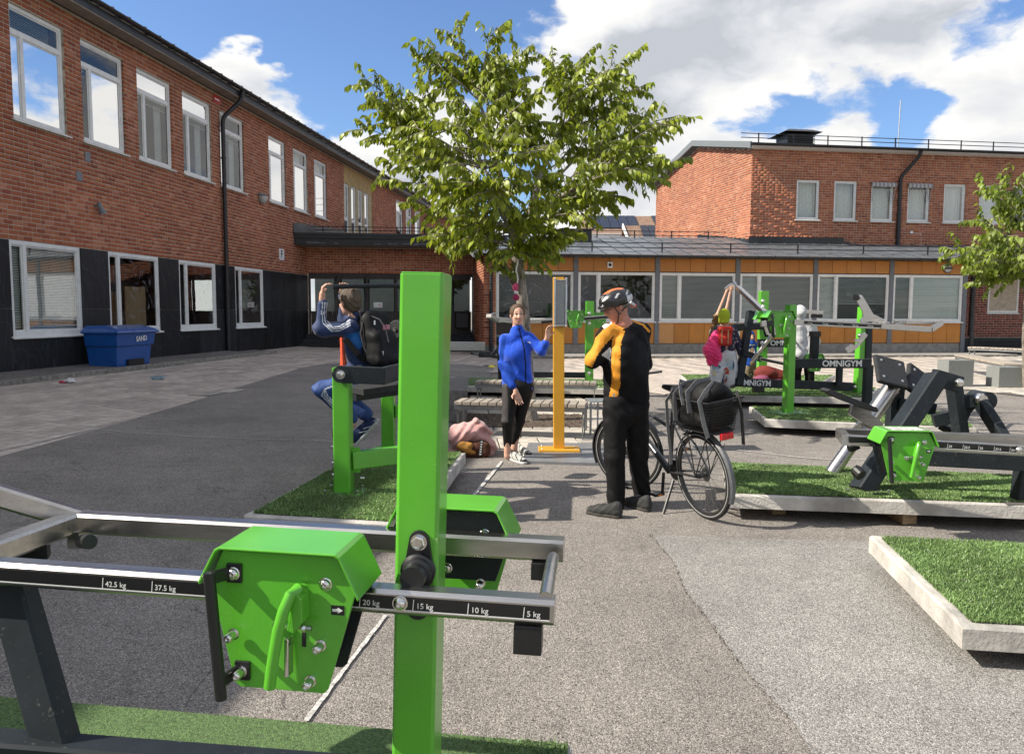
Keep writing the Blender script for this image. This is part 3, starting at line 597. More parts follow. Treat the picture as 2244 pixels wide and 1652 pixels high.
t = thing('security_camera', FA @ Vector((16.72, -.1, 3.25)), 'small white security camera at the annex corner', 'camera'); B(FA).lathe((16.70, -.03, 3.3), (0, -1, 0), [(.07, 0), (.07, .05), (.02, .06)], 12).out('mount', M_signw, t); B(FA).tube([(16.70, -.08, 3.3), (16.62, -.22, 3.27)], .045, 12).out('camera_body', M_signw, t, smooth=True)
# right part beyond the annex
FR = frame(FA @ Vector((16.8, 1.4, 0)), (1, .12, 0))
b = B(FR); b.add([(0, 0, .3), (8, 0, .3), (8, 0, 3.5), (0, 0, 3.5)], [(0, 1, 2, 3)]); b.M = FA; b.add([(16.77, .1, 0), (16.77, 1.5, 0), (16.77, 1.5, 3.5), (16.77, .1, 3.5)], [(0, 1, 2, 3)]); b.out('side_entrance_wall', M_mortar, an)
brick_wall(FR, 0, 8, .66, 3.4, [(1.9, 3.2, 1.6, 3.0)], an, m=mat('painted_brick', (.25, .055, .04), .8, var=.2, scale=14, rand=.4), seed=12, ends=.02)
window(FR, 1.9, 3.2, 1.6, 3.0, an, rec=-.01)
for i in range(3): B(FR).b2((-.0, -1.15+.35*i, .0), (8, .02, .18+.15*(i+1))).out('step', M_slate, an, bev=.006)
B(FR).tube([(1.18, -.05, 3.4), (1.18, -.05, .7)], .04, 8).out('cable_duct', M_black, an)
# ---- upper brick block behind
FU = frame((0, 29.5, 0), (1, .145, 0)); S0 = 9.26
ub = thing('upper_block', FU @ Vector((14, 0, 4)), 'taller red brick block with sunlit left gable rising behind the annex', 'building')
HW = [(11.12+1.565*k, 12.07+1.565*k, 5.19, 6.70) for k in range(8)]
b = B(FU); holed(b, S0, 26, 3.6, 7.85, HW, .1)
Cn = FU @ Vector((S0, 0, 0)); gdir = Vector((-.218, 1, 0)).normalized(); FG = frame(Cn+gdir*9.4, -gdir)     # runs from the far eave to the near corner
b.M = FG; b.add([(0, 0, 3.6), (9.4, 0, 3.6), (9.4, 0, 7.8), (4.7, 0, 8.8), (0, 0, 7.8)], [(0, 1, 2, 3, 4)]); b.out('wall', M_mortar, ub)
brick_wall(FU, S0, 26, 4.12, 7.82, HW, ub, near=lambda s, z: s < 12.6 and 4.5 < z < 7.8 and (s+z*3) % 1 < .62, m=M_brick, seed=21, singles=150)
def gtop(z): return (0, 9.4) if z < 7.8 else ((z-7.8)/1.0*4.7, 9.4-(z-7.8)/1.0*4.7)
brick_wall(FG, 0, 9.4, 4.12, 8.75, [], ub, near=lambda s, z: s > 8.2 and z > 4.5, m=M_brick, top=gtop, seed=22, ends=.02, singles=150)
M_awn = mat('striped_awning', (.45, .42, .38), .9, var=.1)
for i, (a, c, u, w) in enumerate(HW):
    wo = window(FU, a, c, u, w, ub, rec=.04, fw_=.06, curtain=[(a+.05, c-.05, u+.05, w-.05)], label='window with a small fabric awning' if i in (2, 3) else None)
    if i in (2, 3):
        p = B(FU); n = 12
        for k in range(n): x0 = a-.04+(c-a+.08)*k/n; x1 = a-.04+(c-a+.08)*(k+1)/n; p.m = k % 2; p.add([(x0, -.02, w), (x1, -.02, w), (x1, -.14, w-.05), (x0, -.14, w-.05), (x0, -.145, w-.2+random.uniform(-.02, .02)), (x1, -.145, w-.2)], [(0, 1, 2, 3), (3, 2, 5, 4)])
        p.out('awning', [M_awn, mat('awning_grey', (.22, .22, .24), .9)], wo)
        B(FU).tube([(a+.04, -.02, u+.75), (a-.02, -.14, w-.06)], .012, 6).tube([(c-.04, -.02, u+.75), (c+.02, -.14, w-.06)], .012, 6).tube([(c-.3, -.02, w-.02), (c-.04, -.06, u+.8)], .01, 6).out('awning_arm', M_galv, wo)
b = B(FU); b.prism([(S0-.02, 4.0), (S0-.02, 4.5), (13.15, 4.5), (13.15, 4.36), (13.4, 4.36), (13.4, 4.28), (13.7, 4.28), (13.7, 4.2), (14.1, 4.2), (14.1, 3.95)], Matrix(), -.04, -.012); b.m = 0
b.M = FG; pts = [(9.4, 4.0), (9.4, 4.5)]; s = 9.4
while s > 5.2: pts += [(s, 4.42+(9.4-s)*.13), (s-.35, 4.42+(9.4-s)*.13)]; s -= .35
pts += [(5.2, 4.0)]; b.prism(pts, Matrix(), -.04, -.012); b.out('flashing', M_sheet, ub)
# roof of the upper block
b = B(); e0 = FU @ Vector((S0-.25, -.42, 7.88)); e1 = FU @ Vector((26, -.42, 7.88)); rg = gdir*5.12; r0_ = e0+rg+Vector((0, 0, 1.08)); r1_ = e1+rg+Vector((0, 0, 1.08)); f0 = e0+gdir*10.2+Vector((0, 0, -.02)); f1 = e1+gdir*10.2
dz = Vector((0, 0, .09)); b.add([e0, e1, r1_, r0_, f0, f1, e0+dz, e1+dz, r1_+dz, r0_+dz, f0+dz, f1+dz], [(0, 1, 2, 3), (3, 2, 5, 4), (6, 7, 8, 9), (9, 8, 11, 10), (0, 1, 7, 6)]); b.out('roof', M_sheet, ub)
b = B(); x = (FU.to_3x3() @ Vector((1, 0, 0)))*.03
for (p, q) in ((e0, r0_), (r0_, f0)):
    lo = Vector((0, 0, -.12)); hi = Vector((0, 0, .12)); b.add([p-x+lo, q-x+lo, q-x+hi, p-x+hi, p+x+lo, q+x+lo, q+x+hi, p+x+hi], [(0, 1, 2, 3), (4, 5, 6, 7), (0, 1, 5, 4), (3, 2, 6, 7), (0, 3, 7, 4)])
b.out('verge', MATS['verge_grey'], ub)
b = B(FU); half_gutter(b, S0-.25, 26, -.49, 7.92, .075); b.out('gutter', M_black, ub, smooth=True)
B(FU).b2((S0-.2, -.42, 7.83), (26, -.0, 7.87)).out('soffit', M_white, ub)
guard_rail(FU, (S0-.4, .15, 8.08), (26, .15, 8.08), 12, ub, h=.34, gap=.16)
downpipe(FU, [(15.95, -.5, 7.85), (15.95, -.42, 7.66), (15.42, -.09, 6.9), (15.42, -.09, 4.2)], 'black downpipe on the upper block between its third and fourth windows', .07)
t = thing('roof_ventilator', FU @ Vector((11.8, 1.6, 8.3)), 'black louvred ventilator box with a flat hood on the upper roof', 'roof vent')
b = B(FU); b.b2((11.35, 1.3, 8.2), (12.45, 2.3, 8.75)); b.out('body', M_black, t, bev=.01)
b = B(FU)
for k in range(6): b.b2((11.3, 1.25, 8.34+.07*k), (12.5, 1.29, 8.37+.07*k))
b.out('louvre', M_black, t); B(FU).add([(11.1, 1.0, 8.78), (12.7, 1.0, 8.78), (12.7, 2.6, 8.78), (11.1, 2.6, 8.78), (11.4, 1.3, 8.92), (12.4, 1.3, 8.92), (12.4, 2.3, 8.92), (11.4, 2.3, 8.92)], [(0, 1, 2, 3), (4, 5, 6, 7), (0, 1, 5, 4), (1, 2, 6, 5), (2, 3, 7, 6), (3, 0, 4, 7)]).out('hood', M_black, t)
o = B(FU).tube([(16.1, 1.2, 8.2), (16.14, 1.2, 10.2)], .022, 6).out('roof_mast', M_galv, None); props(o, 'thin upright mast on the roof of the upper block', 'mast')
t = thing('junction_box', FU @ Vector((16.0, 0, 4.75)), 'small white box on the upper block wall with a thin cable', 'box'); B(FU).b2((15.97, -.05, 4.72), (16.07, -.009, 4.81)).out('box', M_signw, t); B(FU).tube([(15.3, -.014, 4.76), (15.97, -.014, 4.76)], .006, 5).tube([(16.07, -.014, 4.76), (16.42, -.014, 4.72), (16.48, -.014, 4.5), (16.46, -.014, 4.15)], .006, 5).out('cable', M_signw, t)
# ---- far house with solar panels
M_tile = mat('brown_roof_tile', (.24, .15, .10), .85, var=.2, scale=2.5, bump=.5, bscale=8)
M_far = mat('far_brick', (.42, .20, .12), .9, var=.15, scale=3)
M_solar = mat('solar_glass', (.012, .018, .035), .22, var=.2, scale=2)
def far_house(x0, x1, Y, ze, zr, depth, lab, panels, gx):
    t = thing('far_house', (x0, Y, 0), lab, 'house'); b = B(); b.b2((x0+.3, Y, 0), (x1, Y+depth, ze)); b.add([(x0+.3, Y, ze), (x0+.3, Y+depth, ze), (x0+.3+gx, Y+depth/2, zr-.1)], [(0, 1, 2)]); b.out('wall', M_far, t)
    b = B(); sl = (zr-ze)/(depth/2); e = .5
    b.add([(x0-.1, Y-e, ze-e*sl), (x1+.4, Y-e, ze-e*sl), (x1+.4, Y+depth/2, zr), (x0-.1+gx, Y+depth/2, zr), (x1+.4, Y+depth+e, ze-e*sl), (x0-.1, Y+depth+e, ze-e*sl)], [(0, 1, 2, 3), (3, 2, 4, 5)]); b.out('roof', M_tile, t)
    b = B(); b.bar((x0-.12, Y-e, ze-e*sl), (x0-.12+gx, Y+depth/2, zr), .08, .34); b.bar((x0-.12, Y-e-.02, ze-e*sl-.1), (x1+.4, Y-e-.02, ze-e*sl-.1), .05, .2); b.out('verge_board', M_white, t)
    for (a, c, n, m_, f0_, f1_) in panels:
        for i in range(n):
            for j in range(m_):
                xa = a+(c-a)*i/n; xb = a+(c-a)*(i+1)/n-.04; u0_ = f0_+(f1_-f0_)*j/m_; u1 = f0_+(f1_-f0_)*(j+1)/m_-.006
                P_ = lambda x, u, o: (x, Y-e+(depth/2+e)*u, ze-e*sl+(zr-ze+e*sl)*u+o)
                B().add([P_(xa, u0_, .06), P_(xb, u0_, .06), P_(xb, u1, .06), P_(xa, u1, .06), P_(xa, u0_, .12), P_(xb, u0_, .12), P_(xb, u1, .12), P_(xa, u1, .12)], [(4, 5, 6, 7), (0, 1, 5, 4), (1, 2, 6, 5), (3, 0, 4, 7)]).out('solar_panel', M_solar, t)
    return t
far_house(5.2, 16, 66, 8.2, 9.85, 7, 'far house with tiled roof and solar panels, the rear one seen over the annex roof', [(6.6, 10.6, 5, 2, .25, .95), (12.0, 14.8, 4, 2, .3, .95)], .9)
t = far_house(9.0, 16, 60, 6.6, 8.35, 6, 'lower far house with solar panels in front of the other, over the annex roof', [(10.0, 14.2, 7, 2, .1, .95)], -.2)
b = B(); b.m = 0
for x in (13.4, 14.3): b.tube([(x, 72, 9), (x, 72, 12.6)], .05, 5)
for z in (11.0, 11.6, 12.2): b.tube([(13.4, 72, z), (14.3, 72, z)], .03, 4)
o = b.out('roof_aerial', mat('aerial_grey', (.45, .47, .5), .6), None); props(o, 'thin ladder-like aerial above the far houses', 'aerial')
# ------------------------------------------------------------------ ground
def asphalt(name, c, c2, spec, scale=260, tint=None):
    m, N, L, p = nodes_of(name); setp(p, Roughness=.9, Specular_IOR_Level=spec)
    g = N.new('ShaderNodeNewGeometry')
    def nz(s, d=3, r=.5): n = N.new('ShaderNodeTexNoise'); n.inputs['Scale'].default_value = s; n.inputs['Detail'].default_value = d; n.inputs['Roughness'].default_value = r; L.new(g.outputs['Position'], n.inputs['Vector']); return n.outputs['Fac']
    v = N.new('ShaderNodeTexVoronoi'); v.inputs['Scale'].default_value = scale*.8; L.new(g.outputs['Position'], v.inputs['Vector'])
    sep = N.new('ShaderNodeSeparateColor'); L.new(v.outputs['Color'], sep.inputs[0])
    r = N.new('ShaderNodeValToRGB'); L.new(sep.outputs[0], r.inputs[0]); e = r.color_ramp.elements; e[0].position = .0; e[0].color = (*c2, 1); e[1].position = 1; e[1].color = (*[min(.6, x*1.9) for x in c], 1)
    k = e.new(.35); k.color = (*[x*.8 for x in c], 1); k = e.new(.8); k.color = (*[x*1.12 for x in c], 1)
    big = nz(.9, 5, .6); mr = N.new('ShaderNodeMapRange'); mr.inputs[1].default_value = .3; mr.inputs[2].default_value = .7; mr.inputs[3].default_value = .8; mr.inputs[4].default_value = 1.16; L.new(big, mr.inputs[0])
    big2 = nz(7, 5, .7); mr2 = N.new('ShaderNodeMapRange'); mr2.inputs[1].default_value = .3; mr2.inputs[2].default_value = .7; mr2.inputs[3].default_value = .88; mr2.inputs[4].default_value = 1.1; L.new(big2, mr2.inputs[0])
    mm = N.new('ShaderNodeMath'); mm.operation = 'MULTIPLY'; L.new(mr.outputs[0], mm.inputs[0]); L.new(mr2.outputs[0], mm.inputs[1])
    wp = N.new('ShaderNodeTexNoise'); wp.inputs['Scale'].default_value = 1.6; wp.inputs['Detail'].default_value = 5; L.new(g.outputs['Position'], wp.inputs['Vector'])
    va = N.new('ShaderNodeVectorMath'); va.operation = 'MULTIPLY_ADD'; L.new(wp.outputs['Color'], va.inputs[0]); va.inputs[1].default_value = (1.6, 1.6, 1.6); L.new(g.outputs['Position'], va.inputs[2])
    cv = N.new('ShaderNodeTexVoronoi'); cv.feature = 'DISTANCE_TO_EDGE'; cv.inputs['Scale'].default_value = .23; L.new(va.outputs[0], cv.inputs['Vector'])
    cm = N.new('ShaderNodeMapRange'); cm.inputs[1].default_value = 0; cm.inputs[2].default_value = .0022; cm.inputs[3].default_value = .45; cm.inputs[4].default_value = 1; L.new(cv.outputs['Distance'], cm.inputs[0])
    st_ = nz(2.7, 6, .65); sm = N.new('ShaderNodeMapRange'); sm.inputs[1].default_value = .60; sm.inputs[2].default_value = .72; sm.inputs[3].default_value = 1; sm.inputs[4].default_value = .8; L.new(st_, sm.inputs[0])
    m3 = N.new('ShaderNodeMath'); m3.operation = 'MULTIPLY'; L.new(cm.outputs[0], m3.inputs[0]); L.new(sm.outputs[0], m3.inputs[1]); m4 = N.new('ShaderNodeMath'); m4.operation = 'MULTIPLY'; L.new(mm.outputs[0], m4.inputs[0]); L.new(m3.outputs[0], m4.inputs[1])
    mx = N.new('ShaderNodeMix'); mx.data_type = 'RGBA'; mx.blend_type = 'MULTIPLY'; mx.inputs[0].default_value = 1; L.new(r.outputs[0], mx.inputs[6]); L.new(m4.outputs[0], mx.inputs[7]); L.new(mx.outputs[2], p.inputs['Base Color'])
    b = N.new('ShaderNodeBump'); b.inputs['Strength'].default_value = .7; b.inputs['Distance'].default_value = .004; L.new(v.outputs['Distance'], b.inputs['Height']); b.invert = True; L.new(b.outputs[0], p.inputs['Normal'])
    return m
M_asph = asphalt('asphalt', (.245, .222, .198), (.06, .052, .048), .3)
M_asph2 = asphalt('grey_asphalt_patch', (.275, .262, .243), (.08, .075, .07), .3)
M_asph3 = asphalt('left_asphalt', (.195, .176, .160), (.05, .05, .048), .25)  # asphalt darkened in colour to match ground lying in the wing's shade
def sheet(name, poly, m, dz, kind='structure', sub=None, **kw):      # polygon draped on the ground slope
    b = B(); import bmesh
    me = bpy.data.meshes.new(name); bm = bmesh.new(); vs = [bm.verts.new((x, y, 0)) for x, y in poly]; bm.faces.new(vs)
    for y in (-30, 0, 4, 8, 12, 16, 20, 24, 28, 34, 60, 200):
        bmesh.ops.bisect_plane(bm, geom=bm.verts[:]+bm.edges[:]+bm.faces[:], plane_co=(0, y, 0), plane_no=(0, 1, 0))
    bmesh.ops.bisect_plane(bm, geom=bm.verts[:]+bm.edges[:]+bm.faces[:], plane_co=(-.5, 0, 0), plane_no=(1, 0, 0))
    if callable(dz):
        for k in range(-30, 8): bmesh.ops.bisect_plane(bm, geom=bm.verts[:]+bm.edges[:]+bm.faces[:], plane_co=(k*.4, 0, 0), plane_no=(1, 0, 0))
        for k in range(2, 60): bmesh.ops.bisect_plane(bm, geom=bm.verts[:]+bm.edges[:]+bm.faces[:], plane_co=(0, k*.5, 0), plane_no=(0, 1, 0))
    bmesh.ops.triangulate(bm, faces=bm.faces[:])
    for v in bm.verts: v.co.z = gz(v.co.x, v.co.y)+(dz(v.co.x, v.co.y) if callable(dz) else dz)
    bmesh.ops.recalc_face_normals(bm, faces=bm.faces); bm.to_mesh(me); bm.free()
    return link(name, me, m, None, kind=kind, **kw)
_cv = sorted((G(x, y).y, G(x, y).x) for x, y in ((-900, 1640), (-300, 1090), (0, 1006), (205, 948), (420, 884), (560, 840), (660, 809), (760, 796), (1085, 806)))
def asphalt_lift(x, y):      # the asphalt course lies over the edge of the paving and thins out away from it
    xc = float(np.interp(y, [a for a, _ in _cv], [c for _, c in _cv])); t = min(1, max(0, (x-xc-.9)/1.2)) if y < 18 else 0; return .026*(1-t)+.003*t
def gxy(pts): return [tuple(G(x, y)[:2]) for x, y in pts]
b = B(); ys = [-60, -10, 0, 3, 6, 9, 12, 15, 18, 22, 26, 30, 40, 80, 200, 900]; xs = [-40, -12, -6, -3, -.5, 3, 8, 20, 60, 400]
xs = [-400]+xs
vs = [(x, y, gz(max(x, -16), min(y, 60))) for y in ys for x in xs]; n = len(xs)
b.add(vs, [(j*n+i, j*n+i+1, (j+1)*n+i+1, (j+1)*n+i) for j in range(len(ys)-1) for i in range(n-1)]); b.out('ground', M_asph, None, kind='structure')
# plain asphalt in the middle and left, lighter grey patch on the right
pt = [(2.9, 5.35), (1.6, 5.45)]+[tuple(G(x, y)[:2]) for x, y in ((1425, 1172), (1475, 1230), (1505, 1300), (1560, 1370), (1610, 1440), (1660, 1500), (1735, 1580))]
e = G(1735, 1580); pt += [(e.x-.02, e.y-.6), (e.x+.3, .5), (9, .5), (9, 5.2)]
sheet('grey_asphalt_patch', pt, M_asph2, .005)
# crumbling crack along the seam
b = B(); seam = [G(x, y) for x, y in ((1425, 1172), (1475, 1230), (1505, 1300), (1560, 1370), (1610, 1440), (1660, 1500), (1735, 1580))]
for p, q in zip(seam, seam[1:]):
    L_ = (q-p).length; n = int(L_/.006)
    for k in range(n):
        if mnoise.noise((p+(q-p)*k/n)*9) < -.12: continue
        c = p.lerp(q, random.random()); c.x += random.gauss(0, .007); c.z = gz(c.x, c.y)+.005; s = random.uniform(.0015, .005)
        b.add([c+Vector((-s, 0, 0)), c+Vector((s*.3, -s, 0)), c+Vector((s, s*.4, 0)), c+Vector((0, 0, s*.9)), c+Vector((-s*.2, s, 0))], [(0, 1, 3), (1, 2, 3), (2, 4, 3), (4, 0, 3)])
b.out('loose_grit', mat('dark_grit', (.045, .035, .028), .95, var=.4, scale=200), None, kind='stuff')
M_line = mat('worn_white_line', (.55, .54, .51), .9, var=.25, scale=60, col2=(.2, .19, .17))
def line(name, pts, w, lab):
    P = [G(x, y) for x, y in pts]; b = B(); vs = []; 
    Q = []
    for p, q in zip(P, P[1:]):
        n = max(1, int((q-p).length/.05)); Q += [p.lerp(q, k/n) for k in range(n)]
    Q.append(P[-1])
    for i, p in enumerate(Q):
        t = (Q[min(i+1, len(Q)-1)]-Q[max(i-1, 0)]).normalized(); s = Vector((-t.y, t.x, 0))
        for k in (-1, 1):
            v = p+s*k*(w/2*(.7+.5*random.random())); v.z = gz(v.x, v.y)+((asphalt_lift(v.x, v.y) if v.x < -.9 else .003)+.006); vs.append(v)
    b.add(vs, [(2*i, 2*i+1, 2*i+3, 2*i+2) for i in range(len(Q)-1)]); return b.out(name, M_line, None, kind='structure')
line('painted_line', [(670, 1583), (765, 1455), (846, 1350)], .022, '')
line('painted_line', [(1036, 1090), (1100, 1012)], .035, '')
line('painted_line', [(-40, 1000), (60, 980), (205, 945)], .03, '')
line('painted_line', [(205, 944), (270, 952), (400, 960), (560, 964), (680, 965), (740, 970)], .02, '')
line('painted_line', [(1600, 985), (1750, 1003), (1800, 1007), (2020, 1010), (2244, 1016)], .025, '')
# ---- paving slabs
M_pav = mat('paving_slab', (.48, .415, .355), .92, var=.15, scale=6, bump=.5, bscale=90, rand=.22)
M_pavb = mat('paving_bed', (.10, .09, .08), .95, var=.2, scale=20)
def inpoly(x, y, P):
    c = False; j = len(P)-1
    for i in range(len(P)):
        if (P[i][1] > y) != (P[j][1] > y) and x < (P[j][0]-P[i][0])*(y-P[i][1])/(P[j][1]-P[i][1])+P[i][0]: c = not c
        j = i
    return c
def paving(name, poly, ang, w, l, m, dz, th=.035, far=None, singles=300, joint=.008, irregular=0, seed=4, tol=0):
    r = random.Random(seed); R = rotz(ang); Ri = R.inverted(); loc = [Ri @ Vector((x, y, 0)) for x, y in poly]
    a0 = min(p.x for p in loc); a1 = max(p.x for p in loc); c0 = min(p.y for p in loc); c1 = max(p.y for p in loc); L_ = []
    y = c0; row = 0
    while y < c1:
        x = a0-(row % 2)*l/2
        while x < a1:
            l2 = l*(1+irregular*r.uniform(-.3, .4)); q = R @ Vector((x+l2/2, y+w/2, 0))
            if inpoly(q.x, q.y, poly): L_.append((q.x, q.y, l2))
            x += l2
        y += w; row += 1
    L_.sort(key=lambda t: t[0]**2+t[1]**2); par = sheet(name, poly, M_pavb, dz, sub=None)
    def slab(cx, cy, l2, hz):
        a, c = l2/2-joint/2, w/2-joint/2; e = .006; vs = []
        for (u, v, k) in ((-a, -c, 0), (a, -c, 0), (a, c, 0), (-a, c, 0), (-a+e, -c+e, 1), (a-e, -c+e, 1), (a-e, c-e, 1), (-a+e, c-e, 1)):
            p = R @ Vector((u, v, 0)); X, Y = cx+p.x, cy+p.y; vs.append((X, Y, gz(X, Y)+dz+(.012 if k else .002)+hz))
        return vs
    F = [(4, 5, 6, 7), (0, 1, 5, 4), (1, 2, 6, 5), (2, 3, 7, 6), (3, 0, 4, 7)]
    for i, (cx, cy, l2) in enumerate(L_[:singles]):
        me = bpy.data.meshes.new('paving_slab'); c = Vector((cx, cy, 0)); me.from_pydata([Vector(v)-c for v in slab(cx, cy, l2, r.uniform(-.002, .003))], [], F); me.materials.append(m)
        inst('paving_slab', me, Matrix.Translation(c), par)
    vs = []
    for (cx, cy, l2) in L_[singles:]: vs += slab(cx, cy, l2, r.uniform(-.002, .002))
    if vs:
        n = len(vs)//8; Fa = (np.array(F)[None]+(np.arange(n)*8)[:, None, None]).reshape(-1, 4); fast('paving_slabs', np.array([tuple(v) for v in vs]), Fa, m, par, kind='stuff')
    return par
wl = lambda s, o: tuple((FL @ Vector((s, -o, 0)))[:2])      # a point along the wing wall, o metres out
left_poly = [wl(5, 1.15), wl(24.5, 1.15), wl(24.6, .02), wl(28.6, .02)]+[(-6.2, 28.4), (-1.6, 28.6), (-1.1, 26.2), (-.1, 26.0), (-.3, 24), (-1.2, 21.5)]+[(x+.55, y-.15) for x, y in gxy([(760, 790), (660, 808), (560, 842), (420, 885), (205, 948), (0, 1005), (-300, 1090), (-900, 1640)])]
paving('left_paving', left_poly, math.atan2(1, .1236), .33, .62, M_pav, .008, irregular=.4, joint=.016)
sheet('left_asphalt', [tuple(G(x, y)[:2]) for x, y in [(-900, 1640), (-300, 1090), (0, 1006), (100, 978), (205, 948), (310, 917), (420, 884), (490, 862), (560, 840), (610, 824), (660, 809), (700, 801), (760, 796), (830, 794), (900, 797), (1010, 800), (1085, 806)]]+[tuple(G(x, y)[:2]) for x, y in ((1060, 850), (1020, 870), (990, 930), (985, 1010), (930, 1130), (760, 1270), (600, 1380), (470, 1460), (420, 1520), (330, 1700))], M_asph, asphalt_lift)
M_pavl = mat('pale_paving', (.44, .38, .32), .92, var=.14, scale=8, bump=.4, bscale=90, rand=.08)
paving('far_paving', [(-1.0, 25.9), (17.8, 28.1), (19.5, 26), (16, 19.5), (9, 16.5), (3, 15), (.6, 17), (-.6, 20.5)], math.atan(.12)+.4, .5, .7, M_pavl, .010, singles=120, seed=6, joint=.004, irregular=.3)
M_slabc = mat('garden_slab', (.46, .42, .36), .93, var=.16, scale=7, bump=.5, bscale=70, rand=.2)
M_soil = mat('bare_soil', (.13, .095, .07), .98, var=.3, scale=60, bump=1, bscale=120)
tree_c = G(1160, 924)
pp = gxy([(1000, 985), (1010, 905), (1040, 865), (1285, 865), (1335, 905), (1335, 978)])
TP = paving('tree_paving', pp, math.radians(4), .7, .5, M_slabc, .010, irregular=.3, joint=.014, seed=9)
pp = sheet('tree_pit', [(tree_c.x-1.05, tree_c.y-.75), (tree_c.x+.75, tree_c.y-.65), (tree_c.x+.8, tree_c.y+.6), (tree_c.x-.95, tree_c.y+.7)], M_soil, .028)
b = B()
for k in range(1400):
    x = tree_c.x+random.uniform(-1.0, .78); y = tree_c.y+random.uniform(-.72, .62); z = gz(x, y)+.029; s = random.uniform(.006, .022); c = Vector((x, y, z)); a = random.random()*6
    b.add([c+Vector((math.cos(a+t)*s, math.sin(a+t)*s, 0)) for t in (0, 2.1, 4.2)]+[c+Vector((0, 0, s*.8))], [(0, 1, 3), (1, 2, 3), (2, 0, 3)])
b.out('soil_clods', M_soil, None, kind='stuff')
rt = gxy([(2030, 845), (2090, 775), (2400, 790), (2600, 850), (2244, 870)])
paving('right_paving', rt, .12, .6, .6, M_slabc, .012, irregular=.2, joint=.014, seed=19, singles=60)
# grey steel ground plate under the sign
M_plate = mat('steel_plate', (.24, .245, .25), .5, metal=.3, var=.1, scale=5)
gp = [G(x, y) for x, y in ((1150, 1000), (1158, 975), (1335, 976), (1345, 1022), (1150, 1016))]
b = B(); b.add([p+Vector((0, 0, .03)) for p in gp]+[p for p in gp], [tuple(range(5))]+[(i, (i+1) % 5, 5+(i+1) % 5, 5+i) for i in range(5)]); o = b.out('sign_foundation', M_plate, None); props(o, 'thin grey slab lying under the yellow sign post', 'ground slab')
# kerbs
M_kerb = mat('granite_kerb', (.23, .215, .185), .9, var=.25, scale=14, bump=.9, bscale=35, rand=.2)
def kerb(fr, s0, s1, o, w, name, n, ends=None, zt=.11):
    st = thing(name, fr @ Vector((s0, -o, 0)), 'run of rough granite kerb stones along the foot of the %s' % ('left wing' if 'left' in name else 'annex'), 'kerb') if False else None
    par = bpy.data.objects.new(name, None); col.objects.link(par); MW[par] = Matrix(); par['kind'] = 'structure'; L_ = (s1-s0)/n
    for i in range(n):
        a = s0+L_*i+.006; c = s0+L_*(i+1)-.006; b = B(); m = 10; vs = []
        for k in range(m+1):
            s = a+(c-a)*k/m; p = fr @ Vector((s, -o, 0)); z = gz(p.x, p.y); j = lambda a_: random.uniform(-a_, a_)
            vs += [(s, -o-w+j(.012), z-.03), (s, -o-w+.015+j(.01), z+zt*.85+j(.006)), (s, -o-w+.035+j(.005), z+zt+j(.003)), (s, -o, z+zt+j(.002))]
        b.M = fr; b.add(vs, [(4*k+q, 4*k+q+1, 4*k+q+5, 4*k+q+4) for k in range(m) for q in range(3)]+[(0, 1, 2, 3), (4*m, 4*m+1, 4*m+2, 4*m+3)]); b.out('kerb_stone', M_kerb, par)
    return par
kerb(FL, 12, 24.4, 1.0, .16, 'left_kerb', 9)
def strip(name, fr, s0, s1, o0, o1, m, zt=.105):
    b = B(fr); vs = []; n = 24
    for k in range(n+1):
        s = s0+(s1-s0)*k/n
        for o in (o0, (o0+o1)/2, o1): p = fr @ Vector((s, -o, 0)); vs.append((s, -o, gz(p.x, p.y)+zt))
    b.add(vs, [(3*k+q, 3*k+q+1, 3*k+q+4, 3*k+q+3) for k in range(n) for q in range(2)]); return b.out(name, m, None, kind='structure')
strip('left_footway', FL, 6, 23.3, -.05, 1.0, M_asph3); strip('left_footway', FL, 23.3, 24.4, .4, 1.0, M_asph3, .1)
b = B(FL); b.b2((22.6, -1.14, .1), (24.55, -1.0, .12)); 
kerb(FA, -.7, 17.6, 1.5, .15, 'annex_kerb', 14, zt=.10)
strip('annex_footway', FA, -.7, 17.6, -.02, 1.5, mat('pale_footway', (.30, .285, .26), .92, var=.12, scale=9, bump=.3), .095)
# manhole plates on the left, litter
for k, (x, y, w, h) in enumerate(((455, 866, .55, .4), (505, 860, .5, .3))):
    p = G(x, y); o = B(frame(p+Vector((0, 0, .030)), (.1236, 1, 0))).box((0, 0, 0), (w, h, .012)).out('pale_slab', M_slabc, None, bev=.003); props(o, 'single pale slab set in the left paving, %s one' % ('nearer' if k == 0 else 'farther'), 'slab')
M_wh = mat('paper_white', (.7, .7, .7), .6); M_pk = mat('wrapper_pink', (.5, .05, .12), .5)
p = G(149, 842); t = thing('wrapper', p, 'crumpled white and pink wrapper lying at the left kerb', 'litter')
def crumple(p, r, m, par, nm, sx=1.0, seed=0):
    rr = random.Random(seed); n = 7; vs = []; b = B()
    for i in range(n+1):
        for j in range(10): a = j/10*2*math.pi; t_ = math.pi*i/n; q = r*(1+rr.uniform(-.35, .3)); vs.append(p+Vector((q*math.sin(t_)*math.cos(a)*sx, q*math.sin(t_)*math.sin(a), max(-.0, r*.6+q*.6*math.cos(t_)))))
    b.add(vs, [(i*10+j, i*10+(j+1) % 10, (i+1)*10+(j+1) % 10, (i+1)*10+j) for i in range(n) for j in range(10)]); return b.out(nm, m, par)
crumple(p+Vector((.04, 0, .02)), .075, M_wh, t, 'paper', 1.2, 1); crumple(p+Vector((-.07, -.04, .02)), .04, M_pk, t, 'wrapper_end', 1.5, 2)
o = crumple(G(345, 834)+Vector((0, 0, .02)), .06, mat('clear_plastic', (.25, .36, .42), .2, spec=.8), None, 'plastic_bag', 2.2, 3); props(o, 'pale blue crumpled plastic lying on the left paving', 'litter')
